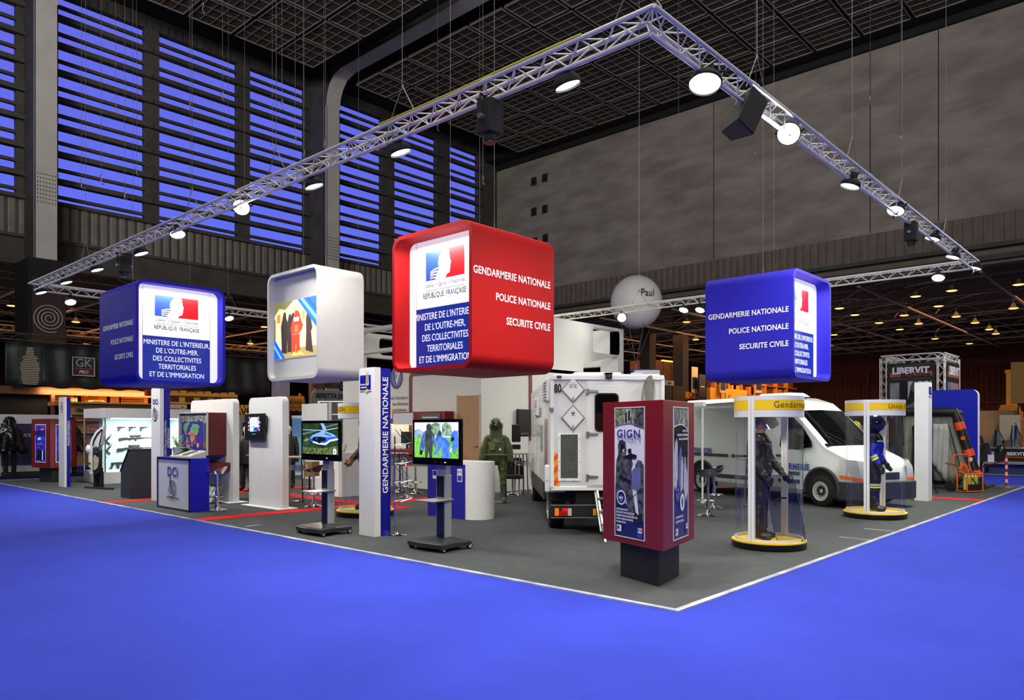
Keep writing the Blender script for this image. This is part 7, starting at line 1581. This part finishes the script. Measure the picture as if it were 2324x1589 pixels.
for q, wq in ((.14, .10), (.50, .09), (.78, .09)):
    mb = MB(); mb.cyl(B.lerp(C_, q), B.lerp(C_, q+wq), .13, n=14); obj('orange_band', mb, to, t, smooth=True)
for q, m in ((.35, to), (.63, p_white)): p = B.lerp(C_, q); mb = MB(); mb.cyl(p+Vector((-.11, 0, 0)), p+Vector((-.14, 0, 0)), .06, n=12); mb.cyl(p+Vector((-.14, 0, 0)), p+Vector((-.15, 0, 0)), .03, n=10); obj('valve', mb, m, t)
def curtain(pts_top, pts_bot, nm, m=tg, fold=.05, ph=0):
    mb = MB(); n = 26; vs = []
    for i in range(n+1):
        q = i/n; a = Vector(pts_top[0]).lerp(Vector(pts_top[1]), q); b = Vector(pts_bot[0]).lerp(Vector(pts_bot[1]), q)
        for k in range(9): p = a.lerp(b, k/8); vs.append((p.x+fold*(.6*math.sin(i*.75+ph+k*.2)+.4*math.sin(i*.31-k*.4))*(.4+.6*k/8), p.y, p.z))
    mb.add(vs, [(i*9+k, i*9+k+1, (i+1)*9+k+1, (i+1)*9+k) for i in range(n) for k in range(8)]); o = obj(nm, mb, m, t, smooth=True); s = o.modifiers.new('s', 'SOLIDIFY'); s.thickness = .015
curtain((tp(2049, 940, .1), tp(2088, 939, .1)), (tp(2055, 1086, .1), tp(2076, 1090, .1)), 'curtain')
curtain((tp(2112, 941, .12), tp(2166, 944, .12)), (tp(2118, 1090, .12), tp(2213, 1096, .12)), 'curtain', ph=1)
curtain((tp(2118, 962, -.1), tp(2155, 962, -.1)), (tp(2116, 1050, -.1), tp(2150, 1098, -.1)), 'clear_flap', mat('clear_flap', (172, 176, 176), .3, noise=.1, nscale=3), ph=2, fold=.03)
ya_ = onX(2040, x0+1.2)[0]-y0; yb_ = onX(2180, x0+1.2)[0]-y0
mb = MB(); mb.box(1.2, yb_, 0, 1.25, ya_, Ht-.1); obj('inner_wall', mb, blackm, t)
mb = MB(); mb.box(-.1, C_.y, 0, 2.0, A0.y, .06); obj('groundsheet', mb, blackm, t)
for px in (2054, 2064, 2074, 2084, 2118, 2130, 2144, 2158): p = tp(px, 938); mb = MB(); mb.cyl((.05, p[1], p[2]-.02), (.05, p[1], p[2]+.09), .02, n=6); obj('hook_strap', mb, black, t)
mb = MB(); mb.tube([tp(2152, 962, -.15), tp(2165, 1010, -.15), tp(2185, 1080, -.15)], .012, 5); obj('cord', mb, black, t)
# silhouette-shaped black column inside the opening
y, d = onX(2090, x0-.2); t2 = thing('black_curtain_roll', 'rolled black curtain hanging in the opening of the inflatable tent', 'curtain', (x0-.2, y, .08))
mb = MB(); mb.loft([[(.12*math.cos(a), -cx+r*math.sin(a), z) for a in [2*PI*i/16 for i in range(16)]] for z, r, cx in ((0, .22, 0), (.8, .22, 0), (1.3, .2, 0), (1.7, .22, -.02), (1.85, .12, .04), (2.1, .12, .06))]); obj('roll', mb, blackm, t2, smooth=True)
x, y = P(2040, 1128); t2 = thing('black_platform', 'low black platform in front of the inflatable tent', 'platform', (x, y, .012)); mb = MB(); mb.box(0, 0, 0, 2.0, 1.2, .2); obj('deck', mb, blackm, t2, bevel=.01); mb = MB(); mb.box(0, -.01, .16, 2.0, 0, .2); obj('edge_trim', mb, dgrey, t2)
x, y = P(2128, 1122); t2 = thing('easel', 'clear acrylic easel leaning in front of the inflatable tent', 'easel', (x, y, .012), 0)
mb = MB(); mb.prism([(0, 0, 0), (.16, 0, 0), (.04, .5, .95), (-.2, .5, .95)], (0, .02, 0)); obj('panel', mb, glass('rack_acrylic'), t2); mb = MB(); mb.prism([(.1, .9, 0), (.2, .9, 0), (.0, .5, .9), (-.1, .5, .9)], (0, .02, 0)); obj('rear_leg', mb, glass('rack_acrylic'), t2)
# trolley with air cylinders
x, y = P(2190, 1117); t2 = thing('cylinder_trolley', 'orange tube trolley carrying yellow-green air cylinders beside the tent', 'trolley', (x, y, .012), -.5)
om = mat('orange_tube', (236, 108, 30), .35)
for s in (-.28, .28): mb = MB(); mb.tube([(s, .12, .95), (s, .1, .7), (s, 0, .45), (s, 0, .03), (s, -.3, .03), (s, -.3, .5), (s, -.05, .56)], .018, 8); obj('side_frame', mb, om, t2, smooth=True)
mb = MB(); mb.tube([(-.28, .12, .95), (-.22, .12, 1.0), (.22, .12, 1.0), (.28, .12, .95)], .018, 8); mb.cyl((-.28, -.3, .03), (.28, -.3, .03), .018, n=8); mb.cyl((-.28, -.3, .5), (.28, -.3, .5), .018, n=8); mb.cyl((-.28, 0, .45), (.28, 0, .45), .016, n=8); o_ = obj('cross_bar', mb, om, t2, smooth=True); o_['kind'] = 'stuff'
cy = mat('cylinder_yellow', (190, 184, 70), .3, noise=.15)
for a in (-.18, -.06, .06, .18): mb = MB(); mb.lathe((a, -.17, .06), [(.001, 0), (.055, .01), (.058, .32), (.045, .38), (.018, .41), (.018, .45), (.001, .46)], 14); c_ = obj('air_cylinder', mb, cy, t2, smooth=True); mb = MB(); mb.cyl((a, -.17, .50), (a, -.17, .54), .03, n=8); obj('valve', mb, chrome, c_)
mb = MB(); mb.box(-.25, -.28, .05, .25, -.06, .07); mb.box(-.26, -.295, .05, .26, -.28, .22); obj('tray', mb, blackm, t2)
for s in (-.34, .34): mb = MB(); mb.cyl((s-.03, .16, .15), (s+.03, .16, .15), .15, n=20); mb.cyl((s-.035, .16, .15), (s+.035, .16, .15), .08, n=12); obj('wheel', mb, rubber, t2)
mb = MB(); mb.tube([(-.2, .0, .62+.0), (-.1, .02, .8), (.05, 0, .72), (.15, .0, .6), (.05, -.05, .5), (-.1, -.05, .55)], .016, 6); mb.cyl((-.06, .02, .62), (-.06, -.04, .62), .13, n=16); obj('hose_reel', mb, om, t2)
mb = MB(); mb.cyl((-.2, -.1, .7), (.12, -.25, .2), .022, n=8); mb.cyl((-.6, .1, .78), (-.1, 0, .7), .02, n=8); obj('lance', mb, alu, t2)
# blue slab panel
x, y = P(2219, 1092); d = dep(x, y); H = Z(884, d)
t2 = thing('blue_partition', 'tall blue rounded partition with a white edge behind the inflatable tent', 'panel', (x, y, .012))
mb = MB(); mb.prism([(0, a, b) for a, b in rr(0, 0, 1.5, H, .2, 8, (0, 0, 1, 1))], (-.02, 0, 0)); obj('blue_face', mb, mat('bright_blue_face', (24, 44, 222), .4), t2)
mb = MB(); mb.prism([(.0, a, b) for a, b in rr(0, 0, 1.5, H, .2, 8, (0, 0, 1, 1))], (.3, 0, 0)); obj('white_core', mb, white, t2, smooth=True)
# banner tower on trusses: wide banner towards -X, narrow one towards -Y
XT = 24.0
yN, dN = onX(2136, XT); yF, dF = onX(2006, XT); zt_ = Z(800, dN); Wy = yF-yN; xE, dE = onY(2169, yN); Wx = xE-XT
t2 = thing('truss_tower', 'square truss tower with black printed banners rising behind the inflatable tent', 'tower', (XT, yN, 0))
def ttruss(a, b, s=.11, nm='truss_leg'):
    a = Vector(a); b = Vector(b); ax = (b-a).normalized(); L = (b-a).length
    sd = Vector((1, 0, 0)) if abs(ax.z) > .9 else Vector((-ax.y, ax.x, 0)); up = ax.cross(sd); mb = MB()
    for e in (-1, 1):
        for f in (-1, 1): mb.cyl(a+sd*s*e+up*s*f, b+sd*s*e+up*s*f, .022, n=6)
    n = max(2, int(L/.26))
    for i in range(n):
        p = a+ax*(i*L/n); q = a+ax*((i+1)*L/n); e = 1 if i % 2 else -1
        for f in (-1, 1): mb.cyl(p+sd*s*f+up*s*e, q+sd*s*f-up*s*e, .011, n=4); mb.cyl(p+sd*s*e+up*s*f, q-sd*s*e+up*s*f, .011, n=4)
    obj(nm, mb, aluf, t2)
for a, b in ((0, 0), (0, Wy), (Wx, 0), (Wx, Wy)): ttruss((a, b, 0), (a, b, zt_-.1))
for a, b in (((0, 0), (0, Wy)), ((0, 0), (Wx, 0)), ((Wx, 0), (Wx, Wy)), ((0, Wy), (Wx, Wy))): ttruss((a[0], a[1], zt_-.12), (b[0], b[1], zt_-.12), nm='truss_beam')
tp1, tp2 = zt_-.32, 2.0
sign_r = mat('faded_red_band', (176, 84, 72), .5); bz_ = mat('banner_black', (16, 18, 22), .5)
def tower_banner(o, u, w):
    h = tp1-tp2; q = lambda pts: [(x*w, y*h) for x, y in pts]
    L = [(bz_, rc(0, 0, w, h)), (inkg, q([(.12, .93), (.9, .97), (.9, .975), (.12, .935)])), (sign_r, q(rc(.06, .76, .94, .84))), (inkg, q(rc(.1, .72, .9, .726))), (mat('doorway_grey', (150, 152, 154), .5, col2=(110, 112, 118), nscale=3), q(rc(.06, .05, .26, .66))), (blackm, q(rc(.26, .05, .45, .68))), (mat('window_pale', (180, 188, 200), .5), q(rc(.44, .1, .86, .68))), (mat('bars_grey', (96, 100, 110), .5), q(rc(.62, .4, .66, .68))), (mat('bars_grey'), q(rc(.74, .4, .78, .68))), (p_white, q(rc(.56, .56, .84, .6))), (mat('brick_tan', (150, 130, 84), .5), q(rc(.88, .4, .94, .68))),
         (p_blk, q([(.42, .0), (.40, .25), (.46, .42), (.50, .60), (.56, .68), (.64, .66), (.66, .56), (.74, .50), (.84, .40), (.86, .0)])), (mat('visor_grey', (84, 88, 90), .4), q([(.5, .52), (.52, .62), (.6, .66), (.65, .6), (.58, .5)])), (mat('sleeve_grey', (104, 112, 106), .5, noise=.2), q([(.28, .24), (.34, .30), (.48, .28), (.58, .34), (.62, .44), (.72, .46), (.8, .36), (.62, .24), (.44, .18)])), (p_blk, q([(.12, .30), (.2, .34), (.34, .33), (.46, .30), (.44, .26), (.3, .27), (.2, .2), (.16, .28)])), (skin, q([(.46, .05), (.5, .05), (.5, .14), (.46, .14)]))]
    art('banner', o, u, ZZ, L, t2); o = Vector(o); U = Vector(u)
    txt('LIBERVIT', w*.20, p_white, o+U*w*.5+Vector((0, 0, h*.86)), u, ZZ, t2, bold=.05, xs=1.0, off=.05); txt('BLACKline', w*.115, ink, o+U*w*.6+Vector((0, 0, h*.79)), u, ZZ, t2, bold=.03, xs=1.2, off=.05)
tower_banner((-.15, Wy-.16, tp2), UX, Wy-.32)
w = Wx-.3; h = tp1-tp2; q = lambda pts: [(x*w, y*h) for x, y in pts]
art('banner', (.15, -.15, tp2), UY, ZZ, [(bz_, rc(0, 0, w, h)), (sign_r, q(rc(.05, .75, .95, .84))), (mat('dusk_photo', (150, 120, 124), .5), q(rc(.04, .08, .94, .66))), (mat('rust_photo', (110, 60, 48), .5), q([(.3, .08), (.35, .4), (.45, .46), (.5, .58), (.55, .48), (.62, .5), (.7, .4), (.8, .2), (.86, .08)])), (p_slate, q([(.04, .08), (.04, .66), (.26, .66), (.5, .3), (.4, .08)]))], t2)
txt('LIBERVIT', w*.21, p_white, (.15+w/2, -.15, tp2+h*.85), UY, ZZ, t2, bold=.05, off=.03)
# black entrance wall below the tower and rest of that booth
booth_piece('dark_booth_wall', 'black booth wall between the white van and the inflatable tent', 'booth', 1905, 2000, 930, 1090, 17.0, mat('black_booth', (20, 20, 24), .6), .2, 'ENERVAT', p_white, .8)
# yellow raincoat figure
x, y = D(1943, 22.5); r_ = thing('raincoat_mannequin', 'mannequin in a bright yellow hooded raincoat beyond the white van', 'mannequin', (x, y, .012), -1.9)
yc = mat('yellow_raincoat', (226, 214, 20), .4, bump=.5, bscale=10)
capsule_body('body', skeleton(1.86, 1, ARM, 1.2), r_, [yc, blackm], lambda c: 1 if c.z < .5 else 0, None, 0, voxel=.02)
mb = MB(); mb.ell((-.01, 0, 1.77), .15, .14, .18, 14, 10); mb.loft([[(rx*math.cos(a), ry_*math.sin(a), z) for a in [2*PI*i/14 for i in range(14)]] for z, rx, ry_ in ((1.58, .1, .16), (1.4, .18, .26), (1.1, .2, .26), (.6, .22, .28))]); obj('raincoat', mb, yc, r_, smooth=True)
# bench with rescue tools at the far right
x0, y0 = onX(2258, 27.0)[0], 0
y0, dB = onX(2240, 26.2)
t2 = thing('tool_bench', 'low grey framed glass bench running off at the far right', 'bench', (25.5, -4.0, 0))
yb0 = -4.0; L_ = y0+4.0
for z in (.02, .43): mb = MB(); mb.box(0, 0, z, 1.0, L_, z+.05); obj('rail', mb, alu, t2)
for k in range(5): mb = MB(); mb.box(0, k*L_/4-.03, .0, .06, k*L_/4+.03, .43); obj('post', mb, alu, t2)
mb = MB(); mb.box(.05, 0, .48, .95, L_, .495); obj('top', mb, mat('bench_top', (140, 146, 150), .3), t2)
mb = MB(); mb.box(.5, .1, .07, .52, L_-.1, .43); obj('back_panel', mb, mat('bench_blue_panel', (60, 90, 150), .4), t2)
mb = MB(); mb.box(.1, 2.9, .07, .5, 3.5, .35); obj('bin', mb, blackm, t2)
yq, dq = onX(2287, 27.2)
t2 = thing('upper_tool_counter', 'black counter with white lettering carrying chrome rescue tools at the far right', 'counter', (27.2, yq, 0))
mb = MB(); mb.box(0, -4.0, .0, 1.0, .9, .95); obj('counter_body', mb, bz_, t2); mb = MB(); mb.box(-.1, -4, .95, 1.1, 1.0, 1.0); obj('counter_top', mb, alu, t2)
txt('LIBERVIT', .17, p_white, (0, onX(2301, 27.2)[0]-yq, .76), UX, ZZ, t2, bold=.05, off=.02, sp=1.1); txt('LIBERVIT', .17, p_white, (0, onX(2258, 27.2)[0]-yq, .76), UX, ZZ, t2, bold=.05, off=.02, sp=1.1); mb = MB(); mb.box(-.02, -.5, .62, 0, .8, .65); obj('red_rule', mb, to, t2)
for k, (px, py, lb) in enumerate(((2262, 1010, 'grey pyramid stand on the far right counter, the left of two'), (2300, 1008, 'chrome rescue tool upright on the far right counter'))):
    yy, d_ = onX(px, 27.6); o = thing('rescue_tool', lb, 'tool', (27.6+.3*k, yy, 1.0)); zt3 = Z(966 if k else 975, d_)-1.0
    mb = MB(); mb.loft([[(-.2, -.2, 0), (.2, -.2, 0), (.2, .2, 0), (-.2, .2, 0)], [(-.05, -.08, zt3*.95), (.05, -.08, zt3*.95), (.05, .08, zt3*.95), (-.05, .08, zt3*.95)]]); obj('stand', mb, mat('smoky_stand', (96, 98, 100), .3), o)
    mb = MB(); mb.cyl((-.24, .0, .3), (-.24, -.02, zt3), .09 if k else .04, n=12); mb.cyl((-.24, 0, .0), (-.24, 0, .3), .05, n=10); mb.cyl((-.24, -.05, zt3+.1), (-.24, -.3, .2), .02, n=6); obj('tool_body', mb, chrome if k else black, o, smooth=True)
xx, yy = D(2263, 26); o = thing('black_gear', 'black hooded gear standing on the low bench at the far right', 'equipment', (25.9, onX(2271, 25.9)[0], .5)); mb = MB(); mb.ell((0, 0, .38), .18, .18, .24, 12, 8); mb.box(-.17, -.17, 0, .17, .17, .36); obj('bag', mb, black, o, smooth=True)
o = thing('black_backpack', 'black backpack lying on the low bench beside the blue panel', 'bag', (25.9, onX(2239, 25.9)[0], .5)); mb = MB(); mb.loft([[(-.2, -.2, 0), (.2, -.2, 0), (.2, .2, 0), (-.2, .2, 0)], [(-.1, -.06, .7), (.1, -.06, .7), (.1, .2, .6), (-.1, .2, .6)]]); mb.cyl((0, .1, .6), (0, .2, .95), .05, n=8); obj('pack', mb, black, o)
o = tag(obj('info_card', MB().box(-.01, -.1, 0, .01, .1, .26), p_white, None, loc=(25.7, onX(2249, 25.7)[0], .5)), 'small white card standing on the low bench at the far right', 'card'); obj('card_foot', MB().box(-.05, -.1, 0, .05, .1, .01), p_white, o)
# barrier post
x, y = P(2284, 1110); t2 = thing('barrier_post', 'red and white striped barrier post with a round foot at the far right', 'post', (x, y, .012))
mb = MB(); mb.lathe((0, 0, 0), [(.001, 0), (.21, 0), (.2, .03), (.06, .06), (.04, .08), (.001, .08)], 20); obj('foot', mb, mat('grey_foot', (84, 86, 86), .5), t2, smooth=True)
for k in range(8): mb = MB(); mb.cyl((0, 0, .07+k*.1), (0, 0, .17+k*.1), .035, n=12); obj('stripe', mb, mat('barrier_red', (205, 20, 26), .4) if k % 2 == 0 else whitem, t2)
mb = MB(); mb.cyl((0, 0, .87), (0, 0, .93), .042, n=12); obj('cap', mb, mat('barrier_red'), t2); mb = MB(); mb.tube([(0, 0, .8), (.8, .8, .55), (1.8, 1.6, .5)], .018, 5); obj('tape', mb, mat('barrier_red'), t2)
# booths behind the bench

def booth_pieceX(name, label, cat, px0_, px1_, pyt, pyb, X_, m, th=.3):
    ya_, da_ = onX(px1_, X_); yb_, db_ = onX(px0_, X_); dm2 = (da_+db_)/2; z0_, z1_ = max(0, Z(pyb, dm2)), Z(pyt, dm2)
    t = thing(name, label, cat, (X_, ya_, z0_)); obj('board', MB().box(0, 0, 0, th, yb_-ya_, z1_-z0_), m, t, bevel=.01)
    if z0_ > .25:
        for q in (.15, .85): obj('support_post', MB().cyl((th/2, (yb_-ya_)*q, -z0_+.001), (th/2, (yb_-ya_)*q, 0), .03, n=6), blackm, t)
    return t
booth_pieceX('beige_booth_wall', 'beige booth wall beyond the bench, right of the tall blue rounded partition', 'booth', 2222, 2310, 932, 1080, 31, mat('beige_booth', (168, 128, 92), .7, noise=.05))
booth_pieceX('arched_backdrop', 'pale arched backdrop board behind the rescue tools at the far right', 'booth', 2268, 2316, 942, 1000, 29.5, mat('arch_grey', (170, 156, 140), .7))
booth_pieceX('hanging_brown_board', 'large plain brown board cropped by the right edge of the picture', 'board', 2294, 2400, 820, 915, 30, mat('mustard_brown_panel', (120, 88, 30), .7))
# a machine lit orange far behind
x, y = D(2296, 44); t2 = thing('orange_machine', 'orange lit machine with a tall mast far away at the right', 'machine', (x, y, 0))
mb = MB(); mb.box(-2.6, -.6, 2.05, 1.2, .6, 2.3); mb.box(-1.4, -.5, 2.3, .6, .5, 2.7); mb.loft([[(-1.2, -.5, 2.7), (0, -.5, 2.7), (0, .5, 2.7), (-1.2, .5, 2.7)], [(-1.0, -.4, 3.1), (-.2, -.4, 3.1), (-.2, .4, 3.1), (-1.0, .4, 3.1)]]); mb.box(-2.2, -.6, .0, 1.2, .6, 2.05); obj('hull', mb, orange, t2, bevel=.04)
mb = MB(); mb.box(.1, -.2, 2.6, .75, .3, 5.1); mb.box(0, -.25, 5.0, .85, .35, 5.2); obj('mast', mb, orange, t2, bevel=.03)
mb = MB(); mb.tube([(.42+.2*math.cos(a), -.25, 4.4+.42*math.sin(a)) for a in [2*PI*i/16 for i in range(16)]], .04, 6, closed=True); obj('ring', mb, to, t2)
# café and boards under the right cube
tt, w, h = booth_piece('cafe_front', 'orange lit café front with dark lettering behind the van awning', 'café', 1555, 1592, 890, 905, 24, mat('cafe_orange', (250, 160, 40), .6), .3, 'CAFé', ink, .62)
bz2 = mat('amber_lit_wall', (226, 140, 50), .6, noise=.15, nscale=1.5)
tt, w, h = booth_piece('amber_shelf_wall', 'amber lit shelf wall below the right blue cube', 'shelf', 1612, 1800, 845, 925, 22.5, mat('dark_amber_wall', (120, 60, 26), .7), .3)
for k in range(7): mb = MB(); mb.box(w*k/7+.1, -.35, 0, w*k/7+.2, 0, h); obj('upright', mb, bz2, tt)
for z in (.32, .62, .98): mb = MB(); mb.box(0, -.35, h*z, w, 0, h*z+.06); obj('shelf_board', mb, bz2, tt)
rnd = random.Random(9)
for k in range(18): a = rnd.uniform(.2, w-.8); z = rnd.choice((.34, .64)); mb = MB(); mb.box(a, -.3, h*z, a+rnd.uniform(.15, .5), -.05, h*(z+.22)); obj('stored_board', mb, bz2 if k % 3 else mat('shelf_dark_item', (70, 36, 20), .7), tt)
tt, w, h = booth_piece('amber_counter', 'flat amber lit counter front below the shelf wall', 'counter', 1612, 1695, 883, 925, 21.5, mat('cafe_orange'), .3, 'C', ink, .6)
for k, (px, Yq) in enumerate(((1577, 23.0), (1641, 21.2), (1722, 21.2))):
    tt, w, h = booth_piece('hanging_banner', ('pale hanging banner with a dark text block, the left one beside the right blue cube', 'pale hanging banner with a dark text block, the middle one under the right blue cube', 'pale hanging banner with a dark text block, the rightmost under the right blue cube')[k], 'banner', px-7, px+7, 833 if k == 0 else 850, 892, Yq, mat('banner_paper', (200, 176, 150), .7), .04)
    mb = MB(); mb.box(.08, -.01, h*.15, w-.08, 0, h*.6); obj('text_block', mb, mat('banner_navy', (34, 34, 54), .6), tt)
booth_piece('dark_blue_flag', 'dark blue flag standing left of the right blue cube', 'flag', 1587, 1602, 850, 905, 22.6, mat('flag_cloth_navy', (24, 30, 52), .7), .05, 'sécurité', inkw, .16)
booth_piece('dark_red_partition', 'dark red partition behind the right end of the white box truck', 'partition', 1508, 1556, 876, 920, 22, mat('dark_red_wall'), .3)
booth_piece('arrow_sign', 'small cream sign with black lettering beside the white box truck', 'sign', 1509, 1530, 864, 875, 21.5, mat('cream_board'), .1, 'Alm', ink, .26)
booth_piece('brown_crate_wall', 'dim brown box-shaped booth in the distance between truck and right cube', 'booth', 1482, 1545, 820, 872, 40, mat('dim_brown_booth', (92, 62, 44), .7), 3)
booth_piece('lit_slot', 'thin amber lit slot on top of the dim brown booth', 'lamp', 1504, 1528, 818, 821, 39.5, mat('amber_glow', (255, 190, 90), .5, emit=1.5), .2)
x, y = D(1462, 24.5); t2 = thing('blue_tarpaulin_box', 'white tank with a blue tarpaulin behind the truck roof', 'container', (x, y, 0), .7)
mb = MB(); mb.box(-.75, -.4, 1.0, .75, .4, 3.6); obj('tank', mb, whitem, t2, bevel=.02); mb = MB(); mb.loft([[(-.6, -.45, 3.3), (.6, -.45, 3.3), (.6, .45, 3.3), (-.6, .45, 3.3)], [(-.4, -.42, 3.66), (.4, -.42, 3.66), (.4, .42, 3.66), (-.4, .42, 3.66)]]); obj('tarpaulin', mb, mat('blue_tarpaulin', (24, 60, 160), .5), t2, bevel=.03); mb = MB(); mb.box(-.7, -.3, 0, .7, .3, 1.0); obj('base', mb, dgrey, t2)
t2, w, h = booth_piece('emergency_sign', 'dim orange no-entry pictogram board on the far right wall', 'sign', 1971, 1994, 849, 874, 24, mat('dim_orange_board', (150, 66, 40), .6), .1)
art('pictogram', (0, -.005, 0), UY, ZZ, [(mat('dim_orange_board'), rc(0, 0, w, h)), (blackm, ci(w/2, h/2, h*.36)), (mat('dim_orange_board'), ci(w/2, h/2, h*.28)), (blackm, [(w/2-.05, h*.2), (w/2+.05, h*.2), (w/2+.3, h*.7), (w/2+.2, h*.75)]), (blackm, rc(w*.3, h*.46, w*.7, h*.54))], t2)
flush_text()
